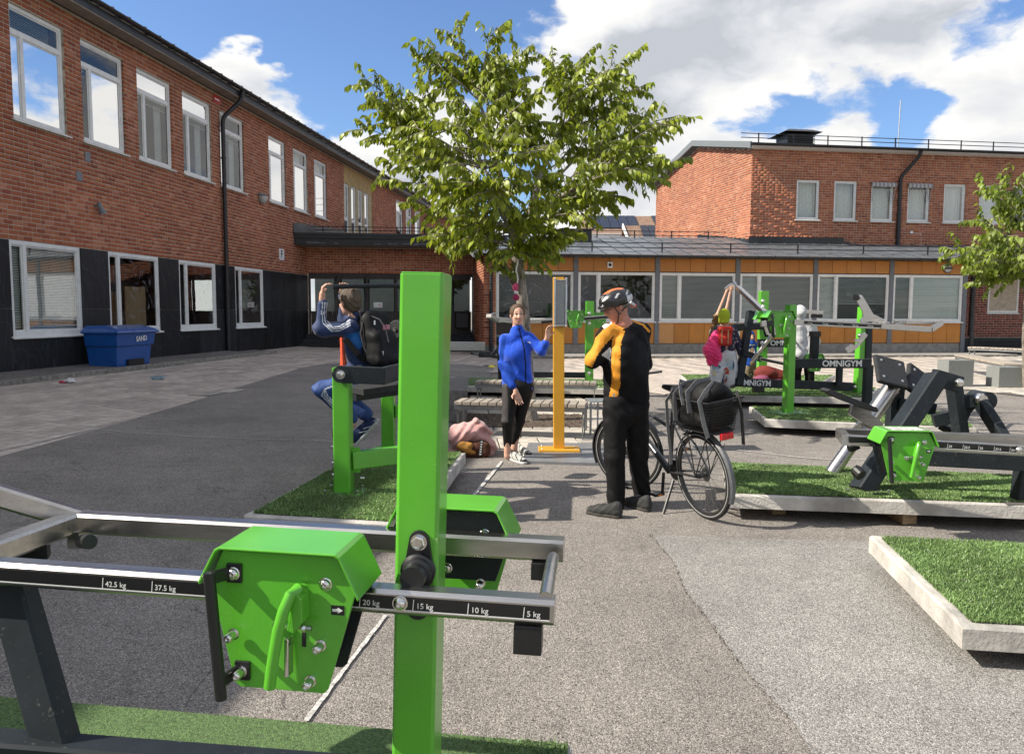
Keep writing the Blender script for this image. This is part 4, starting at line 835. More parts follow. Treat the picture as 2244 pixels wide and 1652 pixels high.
# ------------------------------------------------------------------ turf platforms
M_pconc = mat('platform_concrete', (.50, .475, .43), .9, var=.22, scale=3.5, bump=.5, bscale=50)
M_wood = mat('timber_block', (.30, .20, .11), .85, var=.25, scale=8, bump=.3, mscale=(1, 6, 6))
M_turfb = mat('turf_base', (.10, .17, .055), .95, var=.3, scale=90, bump=.8, bscale=200)
def grass_mat():
    m = mat('turf_blade', (.24, .37, .125), .42, var=.22, scale=2.2, rand=.6, transl=.25); return m
M_turf = grass_mat()
def platform(poly, label, turf_inset=.05, n=30000, hgt=.018, far=False, top=.20, th=.105, blocks=(), group='turf covered concrete platforms', bw=.0022, skirt=()):
    P = [Vector((p[0], p[1], gz(p[0], p[1])+top)) for p in poly]; c = sum(P, Vector())/len(P)
    t = thing('platform', (c.x, c.y, gz(c.x, c.y)), label, 'platform', group); k = len(P)
    a = sum(P[i].x*P[(i+1) % k].y-P[(i+1) % k].x*P[i].y for i in range(k))
    if a < 0: P = P[::-1]
    b = B(); dn = Vector((0, 0, th)); inner = [p+(c-p).normalized()*.0 for p in P]
    # chamfered slab edge with small unevenness
    R1 = []; R2 = []; R3 = []
    for i in range(k):
        p, q = P[i], P[(i+1) % k]; m = max(2, int((q-p).length/.12))
        e = (q-p).normalized(); nrm = Vector((e.y, -e.x, 0))
        for j in range(m):
            u = p.lerp(q, j/m); w = random.uniform(-.003, .003); R1.append(u-nrm*(.012+.0+w)+Vector((0, 0, random.uniform(-.002, .001)))); R2.append(u+nrm*w-Vector((0, 0, .012))); R3.append(u+nrm*(w*.5)-dn)
    m = len(R1); b.add(R1+R2+R3, [tuple(range(m)), tuple(range(2*m, 3*m))[::-1]]+[(i, m+i, m+(i+1) % m, (i+1) % m) for i in range(m)]+[(m+i, 2*m+i, 2*m+(i+1) % m, m+(i+1) % m) for i in range(m)])
    b.out('slab', M_pconc, t)
    for (x, y, w) in blocks:
        z = gz(x, y); B(Matrix.Translation((x, y, z+.002)) @ rotz(.1)).box((0, 0, (top-th)/2), (w, .5, top-th-.004)).out('timber_block', M_wood, t, bev=.004)
    # turf: base sheet and blades
    cc = c; I = []
    for i in range(k):
        p, q, o = P[i], P[(i+1) % k], P[i-1]; e1 = (q-p).normalized(); e0_ = (p-o).normalized(); n1 = Vector((-e1.y, e1.x, 0)); n0 = Vector((-e0_.y, e0_.x, 0)); bb = (n0+n1); bb /= max(.3, bb.length_squared/2)*1.0
        I.append(p+bb*turf_inset)
    b = B(); b.add([p+Vector((0, 0, .006)) for p in I], [tuple(range(k))]); base = b.out('turf_base', M_turfb, t)
    if n:
        xy = np.array([(p.x, p.y) for p in I]); lo = xy.min(0); hi = xy.max(0)
        pts = rng.random((n*3, 2))*(hi-lo)+lo; ins = np.ones(len(pts), bool)
        for i in range(k):
            p, q = xy[i], xy[(i+1) % k]; ins &= ((q[0]-p[0])*(pts[:, 1]-p[1])-(q[1]-p[1])*(pts[:, 0]-p[0])) > -rng.random(len(pts))*.012
        pts = pts[ins][:n]; N = len(pts)
        z = np.array([gz(x, y) for x, y in pts])+top+.004
        an_ = rng.random(N)*6.283; h = hgt*(.6+.7*rng.random(N)); ln = rng.normal(0, .45, (N, 2))*h[:, None]; w = bw*(.7+.8*rng.random(N))*(1 if not far else 1)
        dx, dy = np.cos(an_)*w, np.sin(an_)*w; X, Y = pts.T
        v = np.empty((N, 5, 3)); v[:, 0] = np.c_[X-dx, Y-dy, z]; v[:, 1] = np.c_[X+dx, Y+dy, z]
        mx_, my_ = X+ln[:, 0]*.35, Y+ln[:, 1]*.35
        v[:, 2] = np.c_[mx_+dx*.8, my_+dy*.8, z+h*.6]; v[:, 3] = np.c_[mx_-dx*.8, my_-dy*.8, z+h*.6]; v[:, 4] = np.c_[X+ln[:, 0], Y+ln[:, 1], z+h]
        i5 = np.arange(N)[:, None]*5; tri = np.concatenate([i5+np.array([0, 1, 2]), i5+np.array([0, 2, 3]), i5+np.array([3, 2, 4])])
        fast('turf', v.reshape(-1, 3), tri, M_turf, t, kind='stuff')
    return t
def gq(*pts, h=.2): return [tuple(G(x, y, h)[:2]) for x, y in pts]
# ------------------------------------------------------------------ gym steel
M_green = mat('green_powder_coat', (.105, .42, .028), .34, var=.06, scale=3.5, coat=.45, bump=.05, bscale=260, det=8)
def specks(m, col_, amt=.35, sc=90, th=.70):      # dust and small scratches on the paint
    nt = m.node_tree; N = nt.nodes; L = nt.links; p = N['Principled BSDF']; src = p.inputs['Base Color'].links[0].from_socket; tc = N.new('ShaderNodeTexCoord')
    n = N.new('ShaderNodeTexNoise'); n.inputs['Scale'].default_value = sc; n.inputs['Detail'].default_value = 2; L.new(tc.outputs['Object'], n.inputs[0]); n2 = N.new('ShaderNodeTexNoise'); n2.inputs['Scale'].default_value = 5; n2.inputs['Detail'].default_value = 5; L.new(tc.outputs['Object'], n2.inputs[0])
    a = N.new('ShaderNodeMath'); a.operation = 'MULTIPLY_ADD'; L.new(n2.outputs['Fac'], a.inputs[0]); a.inputs[1].default_value = .35; L.new(n.outputs['Fac'], a.inputs[2])
    r = N.new('ShaderNodeMapRange'); r.inputs[1].default_value = th+.17; r.inputs[2].default_value = th+.26; r.inputs[4].default_value = amt; L.new(a.outputs[0], r.inputs[0])
    mx = N.new('ShaderNodeMix'); mx.data_type = 'RGBA'; L.new(r.outputs[0], mx.inputs[0]); L.new(src, mx.inputs[6]); mx.inputs[7].default_value = (*col_, 1); L.new(mx.outputs[2], p.inputs['Base Color'])
specks(M_green, (.30, .48, .20), .22, 140, .66)
M_dark = mat('charcoal_powder_coat', (.017, .022, .026), .5, var=.15, scale=6, bump=.05, bscale=300, spec=.28)
specks(M_dark, (.12, .12, .11), .5, 60, .66)
M_blk = mat('black_plastic', (.012, .012, .013), .4, var=.1, scale=20)
M_steel = mat('brushed_steel', (.52, .50, .475), .27, metal=1, var=.07, scale=4, bump=.03, bscale=30, mscale=(1, 12, 12))
M_bolt = mat('bolt_steel', (.72, .70, .66), .18, metal=1, var=.04)
M_rub = mat('rubber_pad', (.020, .021, .023), .75, var=.15, scale=40, bump=.4, bscale=250)
M_lab = mat('scale_label', (.010, .010, .011), .35, var=.05)
M_txt = mat('label_print', (.72, .72, .70), .5, var=.02)
def bolt(b, p, n, r=.011, L=.03, washer=True):
    pr = ([(r*1.25, 0), (r*1.25, .003)] if washer else [(r, 0)])+[(r*.95, .003), (r*.95, L-.004), (r*.75, L-.001), (r*.45, L), (r*.45, L-.004)]
    b.lathe(p, n, pr, 12)
def dome(b, p, n, r=.012): b.lathe(p, n, [(r*1.2, 0), (r*1.2, .002), (r, .003), (r*.92, r*.5), (r*.6, r*.85), (r*.35, r*.9), (r*.33, r*.6)], 12)
def weight_box(M, parent, s=1.0, inner=False, sticker=True, depth=.13, lever=True, detail=True, top_label=False, handle=True):
    """green folded weight housing; M: x along the bar, -y to the front, origin in the middle of the front plate"""
    S = M @ Matrix.Scale(s, 4); k = s
    poly = [(-.135, .15), (.125, .15), (.165, .075), (.105, -.145), (.095, -.155), (-.095, -.155), (-.108, -.145), (-.165, .08)]
    B(S).prism(poly if not inner else [(-.135, .15), (.125, .15), (.165, .075), (.128, -.04), (-.132, -.04), (-.165, .08)], Matrix(), 0, .006).out('front_plate', M_green if not inner else M_dark, parent, bev=.002)
    B(S).prism(poly, Matrix(), depth-.006, depth).out('back_plate', M_dark if not inner else M_green, parent, bev=.002)
    b = B(S)
    for i in range(4 if not inner else 0): b.prism([(x*.86, z*.84) for x, z in poly], Matrix(), .016+i*(depth-.03)/4, .016+i*(depth-.03)/4+(depth-.05)/4.6)
    if b.v: b.out('weight_plate', M_lab, parent)
    o = [(-.182, .083), (-.144, .158), (-.134, .1635), (.126, .1635), (.136, .158), (.180, .070)]; i_ = [(x*.975, z-.006) for x, z in o]
    b = B(S); b.prism(o+i_[::-1], Matrix(), -.024, depth+.02); b.out('roof', M_green, parent, bev=.0025)
    if top_label: B(S).add([(-.10, .0, .1645), (.11, .0, .1645), (.11, depth-.02, .1645), (-.10, depth-.02, .1645)], [(0, 1, 2, 3)]).out('top_label', mat('notice_print', (.6, .6, .55), .5, var=.4, scale=70), parent)
    if handle:
        h0, h1 = Vector((-.138, -.058, .118)), Vector((-.112, -.058, -.158))
        B(S).tube([h0, h1], .0125, 14).out('handle', M_blk, parent, smooth=True)
        for (z, x) in ((.103, -.106), (-.115, -.088)):
            b = B(S); hp = h0.lerp(h1, (.115-z)/.265); b.b2((x-.017, -.009, z-.021), (x+.017, -.0, z+.021)); b.bar((x-.01, -.006, z), hp, .010, .028)
            b.out('handle_bracket', M_blk, parent, bev=.002)
    for (x, z, q) in ((-.106, .103, 0), (.098, .090, 0), (-.006, -.010, 0), (-.106, -.032, 1), (.088, -.046, 1), (-.088, -.115, 1), (.066, -.128, 1)):
        b = B(S); (bolt(b, (x, -.009 if (x < -.08) else 0, z), (0, -1, 0), .0105, .034) if q else dome(b, (x, -.009 if x < -.08 and z > 0 else 0, z), (0, -1, 0), .0125))
        b.out('bolt', M_bolt, parent, smooth=True)
    if lever:
        pts = [(.052, -.012, .080), (.048, -.035, .088), (.040, -.055, .080), (.030, -.066, .050), (.020, -.070, .010), (.008, -.070, -.060), (.0, -.068, -.118)]
        B(S).tube(pts, .0125, 14).out('lever', M_green, parent, smooth=True)
        B(S).prism([(.045, .09), (.062, .07), (.064, .02), (.045, -.005), (.03, -.0)], Matrix(), -.05, -.0).out('lever_web', M_green, parent, bev=.002)
        b = B(S); b.tube([(.0, -.03, .002), (.078, -.03, .002)], .006, 8); b.lathe((.06, -.03, .002), (1, 0, 0), [(.010, 0), (.010, .006), (.006, .007), (.006, .018)], 8); b.out('pivot_bolt', M_bolt, parent)
        B(S).b2((.046, -.002, -.052), (.055, .0005, -.005)).out('slot', M_ink, parent)
        B(S).b2((.022, -.045, -.105), (.032, -.012, -.02)).out('trigger', M_bolt, parent, bev=.003)
    if sticker:
        B(S).b2((.111, -.0012, .024), (.140, 0, .045)).out('arrow_sticker', M_lab, parent)
        B(S).prism([(.114, .0315), (.126, .0315), (.126, .028), (.137, .0345), (.126, .041), (.126, .0375), (.114, .0375)], Matrix(), -.002, -.0013).out('arrow', M_txt, parent)
def scale_label(F, x0, x1, marks, parent, z=0, h=.034, size=.0135, ticks=True):
    B(F).b2((x0, -.0012, z-h/2), (x1, 0, z+h/2)).out('scale_label', M_lab, parent)
    b = B(F); b.b2((x0, -.0016, z-h/2), (x1, -.0012, z-h/2+.0028))
    for (x, _) in marks: b.add([(x-.0008, -.0018, z-h/2+.003), (x+.0012, -.0018, z-h/2+.003), (x+.0032, -.0018, z+h/2-.004), (x+.0012, -.0018, z+h/2-.004)], [(0, 1, 2, 3)])
    b.out('scale_tick', M_txt, parent)
    for (x, s) in marks:
        if s: text(s, size, F @ Matrix.Translation((x+.008, -.002, z-.003)), M_txt, parent, ext=.0002, name='lettering', align='LEFT', bold=.0001)
# ---- near machine
Pr = A(1214, 1346, 1.78); Pl = A(0, 1260, 1.945); F0 = frame(Pr, Pr-Pl)
fm = thing('lever_press', (-.35, 1.95, gz(-.35, 1.95)+.2), 'large green and steel lever press nearest the camera with 5 to 42.5 kg scale', 'gym machine')
B(F0).bar((-1.95, .03, 0), (0, .03, 0), .06, .06, r=.009).out('near_bar', M_steel, fm)
def X0(px, py):      # position along the near bar of a pixel on its face
    d = ray(px, py); n = (F0.to_3x3() @ Vector((0, -1, 0))); t = (Pr-Vector((0, 0, EYE))).dot(n)/d.dot(n); return F0.inverted() @ (Vector((0, 0, EYE))+d*t)
xs = {k: X0(*v).x for k, v in dict(a=(788, 1310), b=(905, 1318), c=(1025, 1328), d=(1147, 1340), e=(225, 1275), f=(333, 1282)).items()}
scale_label(F0, -1.90, -.735, [(xs['e'], '42.5 kg'), (xs['f'], '37.5 kg')], fm, size=.019)
scale_label(F0, -.49, -.010, [(xs['a'], '20 kg'), (xs['b'], '15 kg'), (xs['c'], '10 kg'), (xs['d'], '5 kg')], fm, size=.019)
b = B(F0); q = X0(877, 1321); dome(b, (q.x, -.001, q.z), (0, -1, 0), .016); b.lathe((q.x, -.001, q.z), (0, -1, 0), [(.018, 0), (.018, .004)], 16); b.out('bolt', M_bolt, fm, smooth=True)
bl, br = A(152, 1148, 2.30), A(1234, 1210, 2.09); FB = frame(br, br-bl); LB = (br-bl).length
B(FB).bar((-LB, .03, 0), (0, .03, 0), .06, .06, r=.008).out('back_bar', M_steel, fm)
B().tube([A(1212, 1222, 2.06), A(1208, 1240, 1.98), A(1196, 1310, 1.80)], .0165, 14).out('end_tube', M_steel, fm, smooth=True)
nrm = (F0.to_3x3() @ Vector((0, 1, 0)))
B().bar(bl+nrm*.06-Vector((0, 0, 0)), bl-nrm*.36+F0.to_3x3() @ Vector((-.02, 0, -.0)), .06, .06, r=.008).out('cross_bar', M_steel, fm)
B().bar(bl+nrm*.05, A(-60, 1068, 2.22), .06, .06, r=.008).out('front_handle_bar', M_steel, fm)
b = B(); c = bl+(F0.to_3x3() @ Vector((.02, -.0, -.045))); b.box(c, (.035, .03, .05)); b.out('tab', M_steel, fm)
B().tube([A(182, 1186, 2.27), A(197, 1187, 2.22)], .021, 16).out('knob', M_blk, fm, smooth=True)
B().bar(A(-20, 1218, 2.15), A(107, 1203, 2.2), .05, .045).out('rear_stop', M_blk, fm)
# boxes
q = F0.inverted() @ A(590, 1388, 1.70); WB = F0 @ Matrix.Translation((q.x, -.085, q.z)) @ Matrix.Diagonal((1.06, 1, 1.06, 1)); weight_box(WB, fm, 1.0, depth=.14)
q2 = FB.inverted() @ A(985, 1236, 2.2)
weight_box(FB @ Matrix.Translation((q2.x, .062, q2.z)), fm, 1.04, inner=True, sticker=False, depth=.12, lever=False, handle=False)
# post, pivot
pt_, pb_ = A(935, 602, 1.985), A(914, 1650, 1.985); dd = pb_-pt_; zg = gz(-.25, 1.98)+.2; base = pt_+dd*((zg-pt_.z)/dd.z)
b = B(); ux = (F0.to_3x3() @ Vector((1, 0, 0))); pw = .110
def post(b, p, q, w, x, r=.008): b.bar(p, q, w, w, up=x, r=r)
post(b, base, pt_, pw, nrm); b.out('post', M_green, fm, bev=.002)
B().bar(pt_, pt_+(pt_-base).normalized()*.004, pw-.006, pw-.006, up=nrm).out('post_cap', M_green, fm, bev=.002)
pc_ = A(919, 1230, 1.93); FPv = frame(pc_+nrm*.0, ux); FPv.translation = pc_
poly = [(.040*math.sin(t), -.03+(-.040)*math.cos(t)) for t in [math.radians(a) for a in range(-90, 91, 15)]]+[(.026*math.cos(t), .055+.026*math.sin(t)) for t in [math.radians(a) for a in range(0, 181, 20)]]
B(FPv).prism(poly, Matrix(), -.008, .006).out('pivot_plate', M_blk, fm, bev=.002)
b = B(FPv); b.lathe((0, -.008, .052), (0, -1, 0), [(.021, 0), (.021, .003)], 20); b.lathe((0, -.011, .052), (0, -1, 0), [(.018, 0), (.018, .010), (.015, .013), (.0145, .010), (.011, .0095)], 6); b.out('hex_bolt', M_bolt, fm)
B(FPv).lathe((0, -.006, -.02), (0, -1, 0), [(.044, 0), (.044, .012), (.038, .016), (.038, .03), (.03, .034), (.03, .07)], 24).out('pivot_hub', M_blk, fm, smooth=True)
B(FPv).lathe((0, -.004, -.115), (0, -1, 0), [(.03, 0), (.03, .01)], 20).out('stop_disc', M_blk, fm)
for (p, w, h, Y) in ((A(1156, 1402, 1.80), .055, .065, 0), (A(1181, 1252, 2.10), .032, .042, 0)):
    B(F0.to_3x3().to_4x4()).v; m = F0.copy(); m.translation = p; B(m).box((0, .02, 0), (w+.012, .05, h+.006)).out('rubber_stop', M_blk, fm, bev=.003)
# lower frame
lb0, lb1 = A(-60, 1632, 1.93), A(905, 1690, 1.985)
lb0 = A(-700, 1600, 1.97); bb0 = Vector((-1.9, 2.22, .47)); 
e0_ = A(60, 1650, 1.90); e1_ = A(895, 1712, 1.97)
d_ = (e1_-e0_).normalized(); B().bar(e0_-d_*.9, e1_, .085, .085, up=(0, 0, 1), r=.008).out('lower_beam', M_dark, fm)
B().bar(A(128, 1640, 1.92), A(22, 1268, 2.04), .07, .095, up=ux, r=.008).out('leg', M_dark, fm)
B().bar(e0_-d_*.85+Vector((0, 0, -.04)), e0_-d_*.85+Vector((0, 0, -.28)), .08, .08, up=ux).out('foot', M_dark, fm)
g0, g1 = G(0, 1533, .2), G(1240, 1628, .2); ex = (g1-g0).normalized(); en_ = Vector((ex.y, -ex.x, 0))
w0 = g0-ex*2.2; platform([tuple(w0[:2]), tuple((g1+ex*.02)[:2]), tuple((g1+en_*1.6)[:2]), tuple((w0+en_*1.6)[:2])], 'turf platform under the nearest lever press, cut by the bottom edge', n=90000, hgt=.020, bw=.0018, turf_inset=.012, blocks=[(g1.x-.5, g1.y-.6, .12)])
# ---- platforms
platform(gq((534, 1128), (905, 1150), (1020, 992), (800, 984)), 'turf platform carrying the pull-up machine with the boy', n=60000, turf_inset=.045, hgt=.019, bw=.003, blocks=[(-1.0, 5.9, .12), (-.9, 7.6, .12)])
bp = gq((1596, 1083), (2244, 1106), (2231, 1042), (1585, 1014)); d1 = Vector(bp[1])-Vector(bp[0]); d2 = Vector(bp[2])-Vector(bp[3])
x_ = [bp[0], tuple(Vector(bp[0])+d1*1.35), tuple(Vector(bp[3])+d2*1.3), bp[3]]
gb = G(1700, 1128); gb2 = G(1985, 1150)
platform(x_, 'long turf platform carrying the bench machine with the green weight box', n=80000, turf_inset=.04, hgt=.018, bw=.0034, blocks=[(gb.x, gb.y+.24, .11), (gb2.x, gb2.y+.24, .11)])
pp = gq((1905, 1173), (2110, 1372), (2300, 1384), (2500, 1200)); g3 = G(2215, 1430)
platform([pp[0], pp[1], tuple(Vector(pp[1])+(Vector(pp[2])-Vector(pp[1])).normalized()*1.8), tuple(Vector(pp[0])+(Vector(pp[2])-Vector(pp[1])).normalized()*1.8)], 'empty turf platform with whitish concrete rim at the right edge', n=60000, turf_inset=.055, hgt=.020, bw=.0022, blocks=[(g3.x+.05, g3.y+.33, .14)])
pp = gq((1641, 890), (1677, 918), (2140, 938), (2100, 904)); g4 = G(1790, 947)
platform(pp, 'turf platform under the middle lever machine with long steel arms', n=22000, hgt=.018, bw=.005, blocks=[(G(1790, 945).x, G(1790, 945).y+.24, .14), (G(2090, 955).x, G(2090, 955).y+.24, .14)], turf_inset=.035)
platform(gq((1470, 848), (1500, 864), (1905, 872), (1925, 850)), 'turf platform with the red bag behind the bicycle bag', n=14000, hgt=.018, bw=.007, blocks=[], turf_inset=.035)
platform(gq((1489, 821), (1506, 836), (1800, 838), (1830, 822)), 'farthest turf platform near the reaching child', n=6000, hgt=.018, bw=.008, turf_inset=.03)
platform(gq((985, 826), (1015, 846), (1345, 852), (1400, 832)), 'turf platform behind the wooden benches', n=8000, hgt=.018, bw=.008, turf_inset=.1)
# ---- pull-up machine with the boy
pm = thing('pull_up_machine', G(753, 1080, .2), 'green framed seat machine with dark pull bar used by the boy', 'gym machine')
n0 = G(754, 1080, .2); n1 = G(852, 985, .2); n0.x += .0; ax = (n1-n0); ax.z = 0; axn = ax.normalized(); px_ = Vector((axn.y, -axn.x, 0))
t0 = A(755, 805, n0.y); w = .125
B().bar(n0, Vector((n0.x, n0.y, t0.z)), w, w, up=px_, r=.008).out('post', M_green, pm, bev=.002)
B().bar(n1, Vector((n1.x, n1.y, t0.z+.05)), w, w, up=px_, r=.008).out('post', M_green, pm, bev=.002)
for p in (n0, n1):
    B(frame(p+Vector((0, 0, .008)), px_)).box((0, 0, 0), (.30, .25, .01)).out('foot_plate', M_green, pm, bev=.002)
    b = B(frame(p+Vector((0, 0, .013)), px_))
    for x in (-.12, .12):
        for y in (-.09, .09): bolt(b, (x, y, 0), (0, 0, 1), .010, .03)
    b.out('bolt', M_bolt, pm)
lv = A(800, 1000, n0.y).z-.03
B().bar(n0+Vector((.06, .0, lv-n0.z)), Vector((-.62, n0.y+.32, lv+.02)), .08, .13, up=(0, 0, 1)).out('lower_beam', M_green, pm, bev=.003)
B().bar(n0+Vector((.07, .0, lv-n0.z-.09)), n0+Vector((.07, .0, lv-n0.z+.1)), .012, .11, up=px_).out('flange', M_green, pm)
B().bar(n1+Vector((.06, 0, .38)), n1+Vector((.2, .05, .38)), .08, .12).out('rear_beam', M_green, pm, bev=.003)
b = B()
for z in (lv-.11, lv+.10, lv-.02): bolt(b, n0+Vector((-.07, 0, z-n0.z)), (-1, 0, 0), .012, .02); 
bolt(b, n0+Vector((.13, -.02, lv-.13-n0.z)), (1, 0, 0), .012, .03); b.out('bolt', M_bolt, pm)
a0 = A(748, 820, n0.y-.1); a1 = A(846, 824, n0.y-.09); a2 = A(905, 806, n0.y+.9)
B().bar(a0, a1, .05, .125).out('seat_arm', M_dark, pm, bev=.004); B().bar(a1-Vector((.03, 0, 0)), a2, .05, .125).out('seat_arm', M_dark, pm, bev=.004)
b = B(); b.lathe(a0+Vector((0, .03, 0)), (0, -1, 0), [(.062, 0), (.062, .056)], 24); b.out('arm_eye', M_dark, pm, smooth=True)
b = B(); b.lathe(a0+Vector((0, -.028, 0)), (0, -1, 0), [(.034, 0), (.034, .003)], 16); bolt(b, a0+Vector((0, -.03, 0)), (0, -1, 0), .022, .03); b.out('bolt', M_bolt, pm, smooth=True)
s0_ = A(776, 856, n0.y+.25); s1_ = A(905, 838, n0.y+.55); B().bar(s0_, s1_, .34, .05).out('seat', M_rub, pm, bev=.012)
B().bar(s0_-Vector((0, 0, .055)), s1_-Vector((0, 0, .055)), .08, .05).out('seat_beam', M_dark, pm)
ph = A(775, 627, 6.55); pq = A(872, 626, 6.75)
B().tube([A(728, 629, 6.42), ph, pq, A(884, 634, 6.8), A(889, 650, 6.8), A(889, 1000, 6.8)], .019, 14).out('pull_bar', M_dark, pm, smooth=True)
B().tube([A(866, 722, 7.2), A(900, 720, 7.4)], .085, 20).out('roller_pad', M_rub, pm, bev=.01); b = B(); b.lathe(A(865.5, 722, 7.195), A(866, 722, 7.2)-A(900, 720, 7.4), [(.02, 0), (.02, .006), (.008, .008)], 12); b.out('roller_bolt', M_bolt, pm)
B().tube([A(731, 948, 6.3), A(748, 948, 6.3)], .055, 18).out('ankle_roller', M_rub, pm, bev=.008)
B().bar(A(905, 640, 7.0), A(905, 985, 7.2), .1, .1, up=px_).out('rear_mast', M_green, pm)
B().bar(A(880, 740, 8.4), A(885, 1000, 8.4), .04, .05).out('rear_link', M_dark, pm)
# ---- machine behind the woman
hm = thing('far_lever_machine', G(1290, 838, .2), 'green lever machine behind the woman with its box at her eye level', 'gym machine')
Y = 14.6
def quick_post(px, y0, y1, Y, w, m, parent, nm='post'):
    p = A(px, y0, Y); q = A(px, y1, Y); q.x = p.x = (p.x+q.x)/2; B().bar(q, p, w, w, up=(0, 1, 0), r=.006).out(nm, m, parent, bev=.002)
quick_post(1291.5, 660, 836, Y, .15, M_green, hm)
Fh = frame(A(1262, 700, Y-.25), (1, .05, 0)); weight_box(Fh, hm, 1.02, depth=.2, handle=False)
Fh2 = frame(A(1312, 702, Y+.1), (1, .05, 0)); weight_box(Fh2, hm, .95, inner=False, depth=.15, handle=False, lever=False, sticker=False)
hb0, hb1 = A(1150, 706, Y-.2), A(1340, 694, Y-.2)
B().bar(hb0, hb1, .06, .07).out('lever_bar', M_steel, hm); B().bar(hb0+Vector((.3, -.035, 0)), hb1+Vector((0, -.035, 0)), .01, .045).out('scale_label', M_lab, hm)
B().bar(A(1090, 700, Y-.2), hb0, .05, .09).out('lever_bar_end', M_steel, hm)
B().bar(A(1089, 703, Y-.2), A(1071, 692, Y-.5), .10, .06).bar(A(1071, 692, Y-.4), A(1085, 688, Y+.2), .04, .05).out('hand_frame', M_steel, hm)
B().bar(A(1098, 820, Y-.4), A(1290, 822, Y), .1, .10).out('lower_beam', M_dark, hm)
B().bar(A(1094, 736, Y-.7), A(1098, 830, Y-.4), .10, .10, up=(0, 1, 0)).out('upright', M_dark, hm)
B().bar(A(1040, 775, Y-.8), A(1094, 783, Y-.6), .35, .05).bar(A(1062, 770, Y-.9), A(1062, 783, Y-.9), .2, .05, up=(0, 1, 0)).bar(A(1076, 782, Y-.7), A(1098, 757, Y-.7), .05, .07).out('seat', M_dark, hm, bev=.006)
B().bar(A(880, 757, Y+1), A(1063, 759, Y+1), .08, .17).out('long_side_bar', M_steel, hm)
b = B()
for (x, y) in ((1291, 687), (1291, 699), (1291, 709), (1291, 818)): dome(b, A(x, y, Y-.08), (0, -1, 0), .03)
b.out('bolt', M_bolt, hm)
# ---- middle lever machine
mc = thing('middle_lever_machine', G(1725, 905, .2), 'middle green lever machine with OMNIGYM beam and long steel arms', 'gym machine')
p0 = G(1726, 905, .2); Y = p0.y; tz = A(1726, 668, Y).z
Mx = Matrix.Rotation(math.radians(18), 4, 'Z'); mx_ = Mx @ Vector((1, 0, 0))
B().bar(p0, Vector((p0.x, p0.y, tz)), .118, .118, up=Mx @ Vector((0, 1, 0)), r=.008).out('post', M_green, mc, bev=.002)
B(frame(p0+Vector((0, .0, .009)), mx_)).box((.03, 0, 0), (.48, .34, .012)).out('foot_plate', mat('pale_green_plate', (.20, .42, .25), .35, spec=.8), mc, bev=.002)
Fo = frame(A(1747, 797, Y-.02), A(1912, 797, Y+.0)-A(1747, 797, Y-.02))
L1 = (A(1912, 797, Y)-A(1747, 797, Y)).length
B(Fo).bar((-.12, .05, 0), (L1, .05, 0), .1, .125).out('logo_beam', M_dark, mc, bev=.003)
text('OMNIGYM', .118, Fo @ Matrix.Translation((L1-.41, -.003, 0)), M_txt, mc, bold=.003, space=.97)
b = B(Fo); dome(b, (-.09, -.001, .03), (0, -1, 0), .018); dome(b, (-.09, -.001, -.02), (0, -1, 0), .018); b.out('bolt', M_bolt, mc)
B().bar(A(1903, 800, Y+.05), A(1898, 912, Y+.05), .105, .105, up=(0, 1, 0)).out('rear_leg', M_dark, mc, bev=.003)
B().bar(A(1786, 727, Y+.3), A(1783, 792, Y+.3), .1, .1, up=(0, 1, 0)).out('upright', M_dark, mc, bev=.003); B().bar(A(1786, 726, Y+.3), A(1786, 737, Y+.3), .125, .125, up=(0, 1, 0)).out('upright_cap', M_blk, mc, bev=.004)
WBm = frame(A(1712, 711, Y-.32), (1, .10, 0)); weight_box(WBm, mc, 1.12, depth=.22, top_label=False)
for k in range(2):
    q = A(1668+12*k, 690, Y-.1+.1*k); B(frame(q, (1, .1, 0))).prism([(-.08, -.06), (-.03, .05), (.1, .05), (.14, -.06)], Matrix(), 0, .1).out('roof_fin', M_green, mc, bev=.003)
ma0, ma1 = A(1740, 706, Y-.30), A(1948, 716, Y-.42)
B().bar(ma0, ma1, .06, .075).out('lever_bar', M_steel, mc)
Fl = frame(ma0, ma1-ma0); n5 = ['7.5', '12.5', '17.5', '22.5', '27.5', '32.5']
scale_label(Fl @ Matrix.Translation((0, -.032, 0)), .12, (ma1-ma0).length-.05, [(.17+.19*i, s+' kg') for i, s in enumerate(n5)], mc, size=.02, h=.042)
e_ = A(2040, 722, Y-.55)
B().bar(A(1930, 715, Y-.44), e_, .06, .075).bar(e_-Vector((0, 0, 0)), A(2063, 708, Y+.1), .05, .065).bar(A(2063, 708, Y+.1), A(1960, 706, Y+.2), .05, .05).bar(A(1984, 704, Y+.2), A(1960, 715, Y-.4), .04, .04).out('hand_frame', M_steel, mc, bev=.003)
h0 = A(1745, 693, Y+.1); h1 = A(1683, 692, Y+.4); h2 = A(1618, 631, Y+2.2)
B().bar(h0, h1, .06, .06).out('upper_bar', M_steel, mc); B().bar(h1, h2, .07, .07).bar(h2, A(1607, 618, Y+2.5), .03, .03).out('raised_arm', M_steel, mc, bev=.003)
B().tube([A(1588, 634, Y+2.1), A(1600, 624, Y+2.5), A(1612, 620, Y+2.7)], .018, 10).out('hand_grip', M_steel, mc, smooth=True)
for (x, k) in ((1672, 0), (1686, 1)): B().bar(A(x, 703, Y-.4), A(x+2, 715, Y-.4), .07, .06, up=(0, 1, 0)).out('roller_block', M_blk if k else M_steel, mc, bev=.004)
